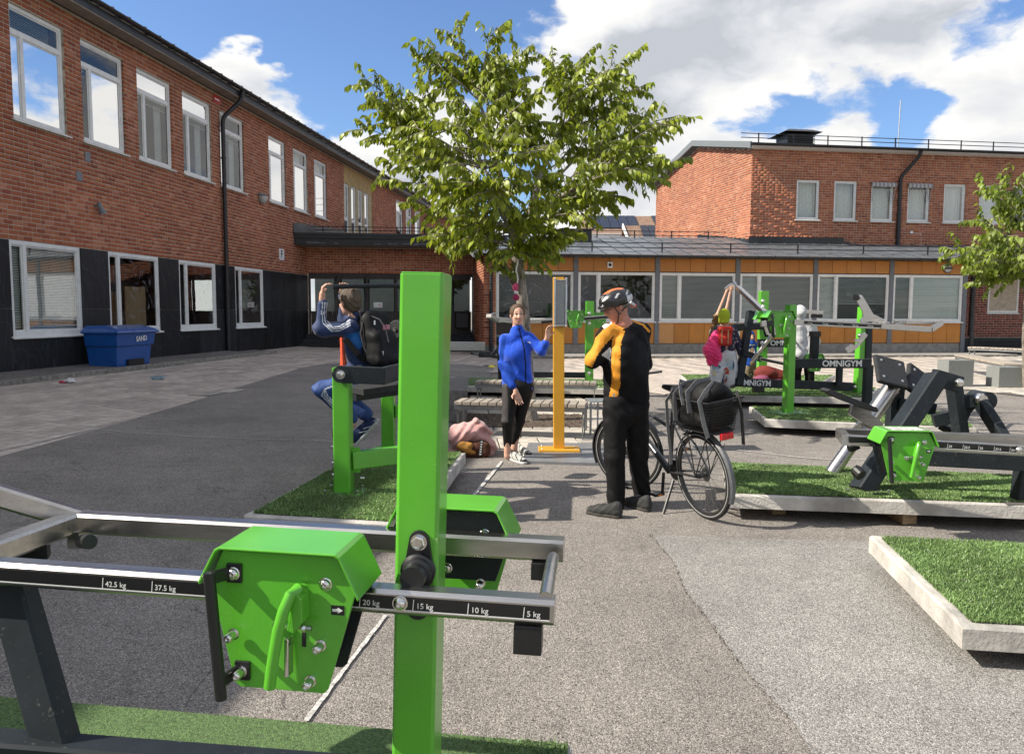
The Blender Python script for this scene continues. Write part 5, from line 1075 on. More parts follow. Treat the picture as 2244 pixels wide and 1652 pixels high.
B().bar(A(1677, 715, Y-.36), A(1683, 733, Y-.36), .03, .05, up=(0, 1, 0)).bar(A(1695, 715, Y-.36), A(1697, 732, Y-.36), .03, .04, up=(0, 1, 0)).bar(A(1683, 733, Y-.36), A(1697, 733, Y-.36), .03, .03).out('link', M_steel, mc)
B().tube([A(1692, 735, Y-.3), A(1650, 790, Y-.2)], .03, 12).out('link_rod', M_steel, mc, smooth=True)
# curved steel brackets over the right post
def plate(pts, Y, th, m, parent, nm):
    P = [A(x, y, Y) for x, y in pts]; b = B(); n = len(P); o = Vector((0, th, 0)); b.add(P+[p+o for p in P], [tuple(range(n)), tuple(range(n, 2*n))[::-1]]+[(i, (i+1) % n, n+(i+1) % n, n+i) for i in range(n)]); return b.out(nm, m, parent, bev=.002)
plate([(1879, 648), (1888, 646), (1893, 652), (1914, 688), (1936, 699), (1941, 707), (1937, 711), (1908, 705), (1888, 708), (1884, 702), (1892, 694), (1890, 682), (1878, 660), (1876, 652)], Y-.1, .02, M_steel, mc, 'curved_bracket')
plate([(1896, 728), (1902, 735), (1880, 762), (1864, 773), (1858, 774), (1852, 764), (1865, 754), (1874, 757), (1880, 751), (1872, 747), (1878, 742), (1884, 743), (1881, 735)], Y-.1, .02, M_steel, mc, 'curved_bracket')
b = B(); dome(b, A(1882, 652, Y-.1), (0, -1, 0), .03); dome(b, A(1884, 735, Y-.1), (0, -1, 0), .025); b.out('bolt', M_bolt, mc)
B().tube([A(1876, 652, Y-.15), A(1880, 652, Y+.1)], .045, 14).out('bracket_roller', M_blk, mc)
# ---- bench machine base behind it
dm = thing('row_machine', G(1880, 860, .2), 'dark framed machine with OMNIGYM base beam and green right post', 'gym machine')
q0 = G(1879, 862, .2); Y = q0.y; z1 = A(1884, 673, Y).z
B().bar(q0, Vector((q0.x+.03, q0.y, z1)), .118, .118, up=Mx @ Vector((0, 1, 0)), r=.008).out('post', M_green, dm, bev=.002)
d0, d1 = A(1612, 838, Y-.6), A(1872, 848, Y-.08); Fd = frame(d0, d1-d0)
B(Fd).bar((0, .05, 0), ((d1-d0).length, .05, 0), .1, .14).out('base_beam', M_dark, dm, bev=.003)
text('OMNIGYM', .13, Fd @ Matrix.Translation((.34, -.003, 0)), M_txt, dm, bold=.003, space=.97)
B().bar(A(1618, 844, Y-.55), A(1645, 682, Y-.45), .1, .17, up=(0, 1, 0)).out('inclined_upright', M_dark, dm, bev=.004)
B().bar(A(1628, 772, Y-.6), A(1668, 787, Y-.6), .06, .10).bar(A(1622, 812, Y-.5), A(1642, 832, Y-.5), .05, .06).out('gusset', M_dark, dm, bev=.003)
B().bar(A(1664, 786, Y-.62), A(1722, 798, Y-.6), .05, .055).out('foot_bar', M_steel, dm); B().bar(A(1668, 786.5, Y-.66), A(1720, 798, Y-.64), .01, .03).out('scale_label', M_lab, dm)
b = B(); dome(b, A(1656, 786, Y-.66), (0, -1, 0), .03); dome(b, A(1874, 848, Y-.14), (0, -1, 0), .022); b.out('bolt', M_bolt, dm)
B().bar(A(1650, 852, Y-.5), A(1672, 852, Y-.5), .15, .1).out('foot', M_blk, dm)
B().bar(A(1838, 845, Y-.2), A(1840, 795, Y-.2), .09, .09, up=(0, 1, 0)).bar(A(1800, 792, Y-.2), A(1848, 797, Y-.2), .09, .09).out('seat_frame', M_dark, dm, bev=.003)
B().bar(A(1902, 700, Y), A(1899, 862, Y), .11, .11, up=(0, 1, 0)).out('rear_upright', M_dark, dm)
Fz = frame(A(1786, 795, Y+.1), (1, .1, 0)); weight_box(Fz, dm, .95, depth=.18, handle=False)
B().bar(A(1640, 716, Y-.2), A(1672, 716, Y-.1), .08, .1).out('head_beam', M_dark, dm)
# ---- farther machine
em = thing('rear_lever_machine', G(1668, 832, .2), 'rear green post machine with OMNIGYM beam between the children', 'gym machine')
Y = 15.2; quick_post(1671, 638, 832, Y, .16, M_green, em)
Fe = frame(A(1662, 752, Y-.1), (1, 0, 0)); B(Fe).bar((0, .05, 0), (.9, .05, 0), .1, .15).out('logo_beam', M_dark, em); text('OMNIGYM', .14, Fe @ Matrix.Translation((.55, -.003, 0)), M_txt, em, bold=.003, space=.97)
B().bar(A(1606, 718, Y-.3), A(1668, 714, Y-.1), .1, .13).out('side_beam', M_dark, em)
B().bar(A(1745, 681, Y+.6), A(1803, 685, Y+.6), .07, .07).out('lever_bar', M_steel, em); b = B(); 
for x in (1783, 1796): b.box(A(x, 693, Y+.6), (.1, .05, .07))
b.out('rubber_stop', M_blk, em)
b = B(); dome(b, A(1671, 714, Y-.1), (0, -1, 0), .035); dome(b, A(1670, 752, Y-.16), (0, -1, 0), .035); dome(b, A(1669, 820, Y-.1), (0, -1, 0), .03)
for y in (660, 672, 683): dome(b, A(1672, y, Y-.1), (0, -1, 0), .03)
b.out('bolt', M_bolt, em)
B().bar(A(1618, 720, Y-.2), A(1612, 850, Y-.3), .06, .06, up=(0, 1, 0)).out('steel_upright', M_steel, em)
# ---- bench machine on the right platform
gm = thing('bench_machine', G(1960, 1070, .2), 'dark inclined bench machine with knee pads and green weight box, right', 'gym machine')
# main inclined beam, front
i0 = G(1885, 1076, .2); i1 = A(2052, 826, i0.y+.22)
B().bar(i0, i1, .13, .17, up=(0, 1, 0), r=.01).out('main_beam', M_dark, gm, bev=.003)
B(frame(i0+Vector((.03, 0, .008)), (1, -.08, 0))).box((0, 0, 0), (.34, .24, .012)).out('foot_plate', M_steel, gm, bev=.002)
b = B(frame(i0+Vector((.03, 0, .014)), (1, -.08, 0)))
for x in (-.15, .15): bolt(b, (x, -.09, 0), (0, 0, 1), .010, .022)
b.out('bolt', M_bolt, gm)
st0 = G(1822, 1037, .2); st1 = A(1962, 838, st0.y+.15)
B().tube([st0, st1], .058, 18).out('round_strut', M_steel, gm, smooth=True); B(frame(st0+Vector((0, 0, .008)), (1, -.08, 0))).box((0, 0, 0), (.32, .22, .012)).out('foot_plate', M_steel, gm, bev=.002)
mid = st0.lerp(st1, .62); B(frame(st0.lerp(st1, .70), st1-st0)).tube([(-.28, 0, 0), (.34, 0, 0)], .072, 18).out('strut_sleeve', M_steel, gm, smooth=True)
Y2 = st0.y+.1
plate([(1868, 888), (1880, 877), (1914, 897), (1908, 905), (1937, 928), (1930, 944), (1905, 936), (1862, 908)], Y2-.12, .05, M_steel, gm, 'foot_rest_plate')
plate([(1812, 857), (1820, 853), (1922, 893), (1926, 902), (1916, 903), (1830, 870)], Y2-.35, .16, M_rub, gm, 'foot_board')
B().bar(A(1888, 930, Y2-.14), A(1868, 945, Y2-.1), .05, .05).out('clamp', M_steel, gm)
# pads
def pad(c, u, v, w, h, th, parent):
    u = Vector(u).normalized(); v = Vector(v).normalized(); n = u.cross(v).normalized(); v = n.cross(u); m = Matrix((u, v, n)).transposed().to_4x4(); m.translation = c; o = B(m).box((0, 0, 0), (w, h, th)).out('pad', M_rub, parent, bev=.018, seg=3, smooth=False)
    b = B(m)
    for x in (-.3, .3):
        for y in (-.3, .3): dome(b, (x*w, y*h, th/2), (0, 0, 1), .011); dome(b, (x*w, y*h, -th/2), (0, 0, -1), .011)
    b.out('pad_bolt', M_bolt, o); return o
cA, cB_, cC, cD = A(1907, 830, 6.75), A(1933, 786, 6.95), A(1998, 803, 6.95), A(1967, 843, 6.75)
pad((cA+cB_+cC+cD)/4, cC-cB_, cA-cB_, (cC-cB_).length*1.02, (cA-cB_).length*1.0, .045, gm)
pA, pB, pC, pD = A(1985, 850, 6.9), A(2000, 800, 7.1), A(2048, 836, 7.15), A(2012, 873, 6.9)
pad((pA+pB+pC+pD)/4, pC-pB, pA-pB, .27, .30, .05, gm)
B().bar(A(1953, 840, 6.9), A(1975, 850, 6.9), .14, .08).bar(A(1970, 862, 6.9), A(1964, 848, 6.9), .06, .08).out('pad_bracket', M_dark, gm, bev=.004)
B().bar(A(1964, 850, 7.0), A(1952, 1000, 7.0), .11, .11, up=(0, 1, 0)).out('upright', M_dark, gm, bev=.003)
B().bar(A(1968, 884, 6.95), A(2048, 896, 6.9), .09, .10).out('cross_beam', M_dark, gm, bev=.003)
# head plate and linkages
B().bar(A(2045, 826, i1.y), A(2100, 842, i1.y-.02), .13, .13).out('head_beam', M_dark, gm, bev=.006)
b = B(); b.lathe(A(2103, 839, i1.y-.12), (0, -1, 0), [(.034, -.02), (.034, .0), (.026, .014), (.01, .016)], 20); b.lathe(A(2152, 877, 6.4), (0, -1, 0), [(.055, -.03), (.055, 0), (.045, .012)], 24); b.lathe(A(2152, 877, 6.385), (0, -1, 0), [(.028, 0), (.026, .01)], 20); b.out('pivot_bolt', M_bolt, gm, smooth=True)
B().bar(A(2090, 842, 6.55), A(2106, 958, 6.55), .08, .14, up=(0, 1, 0)).out('swing_link', M_dark, gm, bev=.005)
B().bar(A(2106, 880, 6.55), A(2150, 875, 6.5), .09, .11).out('swing_arm', M_dark, gm, bev=.005); b = B(); b.lathe(A(2150, 876, 6.5), (0, -1, 0), [(.075, -.1), (.075, .1)], 24); b.out('pivot_boss', M_dark, gm, smooth=True)
B().bar(A(2150, 884, 6.42), A(2208, 975, 6.2), .07, .13, up=(0, 1, 0)).out('drive_arm', M_dark, gm, bev=.005)
plate([(2112, 890), (2140, 892), (2128, 905), (2118, 930), (2110, 932)], 6.55, .03, M_dark, gm, 'gusset')
B().bar(A(2045, 922, 6.75), A(2098, 910, 6.7), .09, .11).out('stub_beam', M_dark, gm, bev=.004); B().tube([A(2062, 932, 6.85), A(2110, 955, 6.75), A(2140, 963, 6.6)], .02, 10).bar(A(2062, 932, 6.9), A(2100, 952, 6.8), .09, .06).out('adjuster_bar', M_dark, gm); B().tube([A(2148, 965, 6.55), A(2138, 962, 6.6)], .03, 12).out('grip', M_blk, gm)
B().tube([A(2060, 908, 6.8), A(2078, 908, 6.8)], .02, 10).tube([A(2073, 909, 6.8), A(2073, 902, 6.8)], .03, 10).out('pin', M_blk, gm)
# steel bars, box, scale
f0 = A(1848, 963, 5.62); f1 = A(2275, 988, 5.35); k0 = A(1838, 947, 6.0); k1 = A(2275, 964, 5.85)
B().bar(A(1980, 971, 5.55), f1+(f1-A(1980, 971, 5.55)).normalized()*.4, .06, .075).bar(A(1853, 963, 5.63), A(1980, 971, 5.55), .06, .075).out('front_bar', M_steel, gm, bev=.003)
B().bar(A(1842, 948, 6.05), k1, .06, .07).out('rear_bar', M_steel, gm); B().bar(A(1840, 948, 6.1), A(1855, 965, 5.6), .06, .075).out('end_bar', M_steel, gm)
Fs = frame(A(2055, 974.5, 5.45), f1-A(2055, 974.5, 5.45)); scale_label(Fs @ Matrix.Translation((0, -.020, 0)), -.0, .85, [(.055+.100*i, s) for i, s in enumerate(['20', '22.5', '25', '27.5', '30', '32.5', '35', '37.5', '40'])], gm, size=.022, h=.042)
Fs2 = frame(A(1860, 963, 5.58), (1, -.08, 0)); B(Fs2).b2((0, -.018, -.02), (.33, -.004, .02)).out('scale_label', M_lab, gm)
b = B(); dome(b, A(2233, 986, 5.33), (0, -1, 0), .02); b.out('bolt', M_bolt, gm)
Wg = frame(A(1989, 1000, 5.32), (1, -.07, 0)); weight_box(Wg, gm, 1.09, depth=.17, top_label=True)
B().bar(A(2030, 1002, 5.75), A(2300, 1016, 5.6), .09, .115).out('long_beam', M_dark, gm, bev=.003)
q = G(2237, 1098, .2); B().bar(q, Vector((q.x+.02, q.y, A(2237, 1010, q.y).z)), .11, .11, up=(0, 1, 0)).out('rear_leg', M_dark, gm, bev=.003); B(frame(q+Vector((0, 0, .008)), (1, -.08, 0))).box((0, 0, 0), (.32, .22, .012)).out('foot_plate', M_steel, gm)
q = G(1990, 1046, .2); B().bar(q, q+Vector((0, 0, .3)), .11, .11, up=(0, 1, 0)).out('front_leg', M_dark, gm); B(frame(q+Vector((0, 0, .008)), (1, -.08, 0))).box((0, 0, 0), (.32, .2, .012)).out('foot_plate', M_steel, gm)
B().tube([A(1875, 1030, 5.9), A(1888, 1042, 5.85)], .045, 14).tube([A(1872, 1024, 5.9), A(1880, 1031, 5.88)], .03, 12).out('damper', M_blk, gm, bev=.004)
B().bar(A(1868, 975, 5.75), A(1872, 985, 5.75), .07, .07).out('rubber_stop', M_blk, gm)
# ------------------------------------------------------------------ yellow post
M_yel = mat('yellow_powder_coat', (.72, .36, .025), .38, var=.03, scale=4, coat=.25)
sp = thing('sign_post', G(1222, 996), 'yellow post with a slim grey information case at the woman\'s hand', 'sign post')
c0 = G(1226, 996); c0.y += .12; zt = A(1226, 608, c0.y).z
B().bar(c0, Vector((c0.x-.02, c0.y, zt)), .122, .09, up=(0, 1, 0)).out('post', M_yel, sp, bev=.004)
B(frame(c0+Vector((0, 0, .035)), (1, -.02, 0))).box((0, 0, 0), (.46, .28, .035)).out('base_plate', M_yel, sp, bev=.006)
b = B(frame(c0+Vector((0, 0, .053)), (1, -.02, 0)))
for x in (-.19, .19):
    for y in (-.1, .1): bolt(b, (x, y, 0), (0, 0, 1), .010, .012)
b.out('bolt', M_bolt, sp)
Fc = frame(A(1228, 662, c0.y-.08), (1, -.0, 0)); hz_ = (A(1228, 612, c0.y).z-A(1228, 716, c0.y).z)
M_case = mat('case_grey', (.27, .29, .29), .45, var=.05)
Fc = Fc @ Matrix.Translation((0, 0, 0))
hw = .055
B(Fc).b2((-.052, -.01, -.245), (.052, .05, .235)).out('case', M_case, sp, bev=.004)
for s in (-1, 1): B(Fc).b2((s*.062-.008, -.04, -.275), (s*.062+.008, .30, .265)).out('side_profile', mat('anodised_rail', (.55, .57, .6), .35, metal=.8), sp, bev=.003)
B(Fc).b2((-.053, -.02, -.262), (.053, .02, -.248)).b2((-.053, -.02, .236), (.053, .02, .242)).out('case_trim', MATS['anodised_rail'], sp)
B(Fc).b2((.071, -.035, -.26), (.074, .29, .25)).out('side_poster', mat('blue_poster', (.30, .42, .52), .35, var=.25, scale=5), sp)
b = B(Fc)
for s in (-1, 1):
    for z in (-.262, .255): dome(b, (s*.062, -.041, z), (0, -1, 0), .007)
b.out('bolt', M_bolt, sp)
# ------------------------------------------------------------------ benches round the tree
M_slat = mat('weathered_slat', (.38, .33, .27), .85, var=.2, scale=14, bump=.5, bscale=60, mscale=(1, 8, 8), rand=.22)
M_zinc = mat('bench_steel', (.30, .31, .31), .5, metal=.6, var=.15, scale=9)
def bench(p, q, label, across=.42, n=None, hgt=.45, pitch=.105, side=1):
    p = Vector(p); q = Vector(q); d = q-p; d.z = 0; L_ = d.length; t = thing('bench', (p+q)/2, label, 'bench', 'slatted benches'); F = frame(Vector((p.x, p.y, gz(p.x, p.y))), d)
    n = n or int(L_/pitch)
    for i in range(n):
        x = (i+.5)*L_/n; B(F).box((x, across/2, hgt-.02+random.uniform(-.002, .002)), (L_/n-.014, across+random.uniform(-.006, .006), .045)).out('slat', M_slat, t, bev=.005, seg=1)
    B(F).b2((0, .03, hgt-.10), (L_, .06, hgt-.045)).b2((0, across-.06, hgt-.10), (L_, across-.03, hgt-.045)).out('rail', M_zinc, t)
    for x in (.04, L_-.04): B(F).b2((x-.006, .03, 0), (x+.006, .09, hgt-.1)).b2((x-.006, across-.09, 0), (x+.006, across-.03, hgt-.1)).b2((x-.006, .03, hgt-.14), (x+.006, across-.03, hgt-.1)).out('leg', M_zinc, t)
    return t
b0, b1 = G(995, 878, .45), G(1282, 886, .45); bench(b0+Vector((0, -.1, 0)), b1+Vector((0, -.1, 0)), 'slatted wooden bench in front of the tree, behind the woman\'s legs')
b0, b1 = G(1040, 836, .45), G(1308, 840, .45); bench(b0, b1, 'slatted wooden bench on the far side of the tree')
b0, b1 = G(985, 873, .45), G(1000, 845, .45)
t = thing('grey_seat_block', G(1010, 900), 'grey panelled end block joining the two benches left of the tree', 'bench'); 
Fk = frame(G(925, 925), (1, .05, 0)); B(Fk).b2((0, 0, .0), (.62, 2.2, .42)).out('block', mat('weathered_plank', (.17, .155, .14), .9, var=.2, scale=10), t)
for i in range(10): B(Fk).b2((0, .22*i+.004, .42), (.64, .22*i+.216, .445)).out('plank', M_slat if False else MATS['weathered_plank'], t)
p = G(1330, 1000); t = thing('side_table', p, 'grey steel plate table at the right end of the front bench', 'table'); Ft = frame(G(1292, 958), (1, .05, 0)); M_bf = M_zinc
B(Ft).b2((0, 0, .44), (.5, .42, .45)).out('top', M_zinc, t); B(Ft).b2((.0, 0, 0), (.025, .025, .44)).b2((.10, .05, 0), (.12, .07, .44)).b2((.0, .40, 0), (.025, .42, .44)).out('leg', M_zinc, t); B(Ft).b2((.24, .02, .05), (.26, .4, .44)).out('side_panel', M_zinc, t)
# right benches
t = bench(G(2082, 778, .45)+Vector((.1, 0, 0)), G(2200, 800, .45), 'slatted bench with grey slab legs at the right edge, left of the small tree', across=.45, hgt=.47)
for (x0, x1, y0, y1, lab) in ((2077, 2132, 790, 850, 'left'), (2188, 2242, 805, 852, 'right')):
    q = G(x0, y1); q2 = G(x1, y1); h = A(x0, y0, q.y).z
    B().add([q, q2, q2+Vector((0, .45, 0)), q+Vector((0, .45, 0)), Vector((q.x, q.y, h)), Vector((q2.x, q2.y, h)), Vector((q2.x, q2.y+.45, h)), Vector((q.x, q.y+.45, h))], [(0, 1, 5, 4), (1, 2, 6, 5), (2, 3, 7, 6), (3, 0, 4, 7), (4, 5, 6, 7)]).out('end_panel', mat('grey_bench_panel', (.20, .21, .20), .7, var=.1), t)
bench(G(2120, 760, .45), G(2400, 772, .45), 'farther slatted bench by the right steps', across=.4, hgt=.45, pitch=.14)
# ------------------------------------------------------------------ sand bin
M_blue = mat('blue_grp', (.010, .085, .33), .28, var=.06, scale=4, coat=.3)
sb0 = G(262, 804, .11); FS = frame(Vector((sb0.x, sb0.y, gz(sb0.x, sb0.y)+.105)), (.1236, 1, 0))
sb = thing('sand_bin', FS.translation, 'blue sand bin with white SAND lettering below the cardboard window', 'sand bin')
# long side faces the yard; x along the wall, -y outward
Wd, Dp = 1.30, .72
FSb = frame(FS.translation+FS.to_3x3() @ Vector((-.05, .0, 0)), (.1236, 1, 0))
def ringbox(M, levels, m, name, par, bev=.02):
    b = B(M); vs = []
    for (x0, x1, y0, y1, z) in levels: vs += [(x0, y0, z), (x1, y0, z), (x1, y1, z), (x0, y1, z)]
    k = len(levels); b.add(vs, [(3, 2, 1, 0), (4*k-4, 4*k-3, 4*k-2, 4*k-1)]+[(4*i+j, 4*i+(j+1) % 4, 4*i+4+(j+1) % 4, 4*i+4+j) for i in range(k-1) for j in range(4)]); return b.out(name, m, par, bev=bev, seg=3)
ringbox(FSb, [(.06, Wd-.06, .06, Dp-.02, .0), (.02, Wd-.02, .03, Dp, .42), (-.02, Wd+.02, -.01, Dp+.0, .44), (-.05, Wd+.05, -.04, Dp+.0, .68), (-.07, Wd+.07, -.06, Dp+.02, .70)], M_blue, 'tub', sb)
B(FSb).b2((.38, -.0, -.01), (.95, .25, .14)).out('fork_recess', M_ink, sb)
ringbox(FSb, [(-.11, Wd+.11, -.10, Dp+.03, .70), (-.12, Wd+.12, -.11, Dp+.03, .735), (-.04, Wd+.04, -.02, Dp+.02, .80), (.0, Wd, .25, Dp-.02, .865)], M_blue, 'lid', sb)
_p = FSb @ Matrix.Translation((Wd*.62, -.045, .575)) @ Matrix.Rotation(-.05, 4, 'Y'); text('SAND', .15, _p, M_signw, sb, bold=.004)
# ------------------------------------------------------------------ implicit surfaces
_RT, _UP, _FW = (np.array(v) for v in (RT, UP, fw))
def projn(P):
    d = P-np.array([0, 0, EYE]); z = d @ _FW; return CX+FPX*(d @ _RT)/z, CY-FPX*(d @ _UP)/z
def sdf(name, prims, h, mats, parent, k=.03, paint=None, nz=0, nscale=12, smooth=True, folds=None, **kw):
    pr = []; lo = np.full(3, 1e9); hi = -lo
    for p in prims:
        t = p[0]
        if t in 'cC':
            a, b_ = np.array(p[1], float), np.array(p[2], float); ra, rb = p[3], p[4]; r = max(ra, rb); l = np.minimum(a, b_)-r; u = np.maximum(a, b_)+r
        else:
            c = np.array(p[1], float); R = np.array(p[3], float) if len(p) > 3 and p[3] is not None else np.eye(3); e = np.abs(R) @ np.array(p[2], float)*(1 if t in 'bB' else 1); l = c-e; u = c+e
        pr.append((p, l, u))
        if t.islower(): lo = np.minimum(lo, l); hi = np.maximum(hi, u)
    m = h*3+nz; lo -= m; hi += m; n = np.ceil((hi-lo)/h).astype(int)+1
    F = np.full(n, .5, np.float32); ax = [lo[i]+h*np.arange(n[i]) for i in range(3)]
    for (p, l, u) in pr:
        t = p[0]; kk = k if len(p) < 6 or p[5] is None else p[5]
        mg = kk+2*h+nz; i0 = np.clip(((l-mg-lo)/h).astype(int), 0, n-1); i1 = np.clip(((u+mg-lo)/h).astype(int)+2, 1, n); sl = tuple(slice(i0[i], i1[i]) for i in range(3))
        if any(i1[i] <= i0[i] for i in range(3)): continue
        X, Y, Z = np.meshgrid(*[ax[i][sl[i]] for i in range(3)], indexing='ij', sparse=True)
        if t in 'cC':
            a, b_ = np.array(p[1], float), np.array(p[2], float); d = b_-a; L2 = max(d @ d, 1e-9)
            s = np.clip(((X-a[0])*d[0]+(Y-a[1])*d[1]+(Z-a[2])*d[2])/L2, 0, 1)
            D = np.sqrt((X-a[0]-s*d[0])**2+(Y-a[1]-s*d[1])**2+(Z-a[2]-s*d[2])**2)-(p[3]+(p[4]-p[3])*s)
        else:
            c = np.array(p[1], float); R = np.array(p[3], float) if len(p) > 3 and p[3] is not None else np.eye(3); r = np.array(p[2], float)
            q = [(X-c[0])*R[0, j]+(Y-c[1])*R[1, j]+(Z-c[2])*R[2, j] for j in range(3)]
            if t in 'eE':
                k0 = np.sqrt((q[0]/r[0])**2+(q[1]/r[1])**2+(q[2]/r[2])**2); k1 = np.sqrt((q[0]/r[0]**2)**2+(q[1]/r[1]**2)**2+(q[2]/r[2]**2)**2); D = k0*(k0-1)/np.maximum(k1, 1e-6)
            else:
                rd = p[4] if len(p) > 4 and p[4] else .01; w = [np.abs(q[j])-(r[j]-rd) for j in range(3)]
                D = np.sqrt(sum(np.maximum(x, 0)**2 for x in w))+np.minimum(np.maximum(np.maximum(w[0], w[1]), w[2]), 0)-rd
        f = F[sl]
        if t.islower(): hh = np.clip(.5+.5*(f-D)/kk, 0, 1); F[sl] = f*(1-hh)+D*hh-kk*hh*(1-hh)
        else: D = -D; hh = np.clip(.5-.5*(f-D)/kk, 0, 1); F[sl] = f*(1-hh)+D*hh+kk*hh*(1-hh)
    if nz:
        X, Y, Z = np.meshgrid(*ax, indexing='ij', sparse=True); s = nscale
        F += (nz*(np.sin(X*s+2*np.sin(Z*s*.7+Y*s*.4))*np.sin(Z*s*1.3+1.7*np.sin(Y*s*.9+X*s*.5))+.5*np.sin(Y*s*2.1+X*s*1.1+2*np.sin(Z*s*1.9)))).astype(np.float32)
    if folds: X, Y, Z = np.meshgrid(*ax, indexing='ij', sparse=True); F += folds(X, Y, Z).astype(np.float32)
    ins = F < 0; sh = tuple(s-1 for s in F.shape); S = np.zeros(sh+(3,), np.float32); C = np.zeros(sh, np.float32)
    cr = [(0, 0, 0), (1, 0, 0), (0, 1, 0), (1, 1, 0), (0, 0, 1), (1, 0, 1), (0, 1, 1), (1, 1, 1)]
    g = lambda A_, o: A_[o[0]:o[0]+sh[0], o[1]:o[1]+sh[1], o[2]:o[2]+sh[2]]
    tot = sum(g(ins, o).astype(np.int8) for o in cr); act = (tot > 0) & (tot < 8); idx = np.argwhere(act)
    if not len(idx): return None
    fv = {o: F[idx[:, 0]+o[0], idx[:, 1]+o[1], idx[:, 2]+o[2]] for o in cr}; S = np.zeros((len(idx), 3)); C = np.zeros(len(idx))
    for a in cr:
        for d in range(3):
            if a[d]: continue
            b_ = list(a); b_[d] = 1; b_ = tuple(b_); fa, fb = fv[a], fv[b_]; mk = (fa < 0) != (fb < 0); t = np.where(mk, fa/np.where(mk, fa-fb, 1), 0)
            pt = np.array(a, float)+np.zeros((len(idx), 3)); pt[:, d] += t; S += pt*mk[:, None]; C += mk
    V_ = lo+(idx+S/C[:, None])*h; vid = np.full(sh, -1, np.int32); vid[tuple(idx.T)] = np.arange(len(idx)); Q = []
    for d in range(3):
        e1, e2 = [(1, 2), (2, 0), (0, 1)][d]; s1 = [slice(1, -1)]*3; s1[d] = slice(0, -1); s2 = [slice(1, -1)]*3; s2[d] = slice(1, None)
        A_, B_ = ins[tuple(s1)], ins[tuple(s2)]; e = np.argwhere(A_ != B_); off = np.array([1, 1, 1]); off[d] = 0; e = e+off; fl = ins[tuple(e.T)]
        def cell(u, v): c = e.copy(); c[:, e1] -= u; c[:, e2] -= v; return vid[tuple(c.T)]
        q = np.stack([cell(1, 1), cell(0, 1), cell(0, 0), cell(1, 0)], 1); q[~fl] = q[~fl][:, ::-1]; Q.append(q)
    Q = np.concatenate(Q); Q = Q[(Q >= 0).all(1)]; mi = None
    if paint is not None: mi = paint(V_[Q].mean(1))
    return fast(name, V_, Q, mats, parent, smooth=smooth, mi=mi, **kw)
def pinpoly(x, y, P):
    c = np.zeros(x.shape, bool); j = len(P)-1
    for i in range(len(P)):
        xi, yi, xj, yj = *P[i], *P[j]; m = ((yi > y) != (yj > y)) & (x < (xj-xi)*(y-yi)/((yj-yi) or 1e-9)+xi); c ^= m; j = i
    return c
def polypaint(rules, side=None):      # rules: (material index, polygon in photo pixels), drawn on the surface where it lies
    def f(P):
        x, y = projn(P); m = np.zeros(len(P), np.int32)
        for (i, poly) in rules: m[pinpoly(x, y, poly)] = i
        return m
    return f
def stroke(pts, w):     # polygon of a stroke
    L_, R_ = [], []
    for i, p in enumerate(pts):
        a = pts[max(i-1, 0)]; b_ = pts[min(i+1, len(pts)-1)]; dx, dy = b_[0]-a[0], b_[1]-a[1]; l = math.hypot(dx, dy) or 1; L_.append((p[0]-dy/l*w/2, p[1]+dx/l*w/2)); R_.append((p[0]+dy/l*w/2, p[1]-dx/l*w/2))
    return L_+R_[::-1]
def basis(f, up=(0, 0, 1)):      # columns: right, front, up
    f = Vector(f).normalized(); r = f.cross(Vector(up)).normalized(); u = r.cross(f); return Matrix((r, f, u)).transposed()
M_skin = mat('skin', (.60, .35, .25), .55, var=.06, scale=30, spec=.35); setp(M_skin.node_tree.nodes['Principled BSDF'], Subsurface_Weight=.12, Subsurface_Radius=(.02, .008, .004), Subsurface_Scale=.5)
M_skin2 = mat('skin_rosy', (.50, .22, .15), .55, var=.08, scale=25, spec=.35)
def cloth(name, c, **k):
    a = dict(rough=.85, var=.08, scale=40, bump=.25, bscale=350, sheen=0, spec=.25); a.update(k); new = name not in MATS; m = mat(name, c, **a)
    if new:      # soft wrinkles under the weave
        nt = m.node_tree; N = nt.nodes; L = nt.links; p = N['Principled BSDF']; old = p.inputs['Normal'].links[0].to_node and p.inputs['Normal'].links[0].from_node
        g = N.new('ShaderNodeNewGeometry'); mp = N.new('ShaderNodeMapping'); mp.inputs['Scale'].default_value = (1, 1, .6); L.new(g.outputs['Position'], mp.inputs[0])
        n = N.new('ShaderNodeTexNoise'); n.noise_type = 'RIDGED_MULTIFRACTAL' if hasattr(n, 'noise_type') else 'FBM'; n.inputs['Scale'].default_value = 9; n.inputs['Detail'].default_value = 2; n.inputs['Distortion'].default_value = 1.2; L.new(mp.outputs[0], n.inputs['Vector'])
        b = N.new('ShaderNodeBump'); b.inputs['Strength'].default_value = .55; b.inputs['Distance'].default_value = .02; L.new(n.outputs[0], b.inputs['Height']); L.new(b.outputs[0], old.inputs['Normal'])
    return m
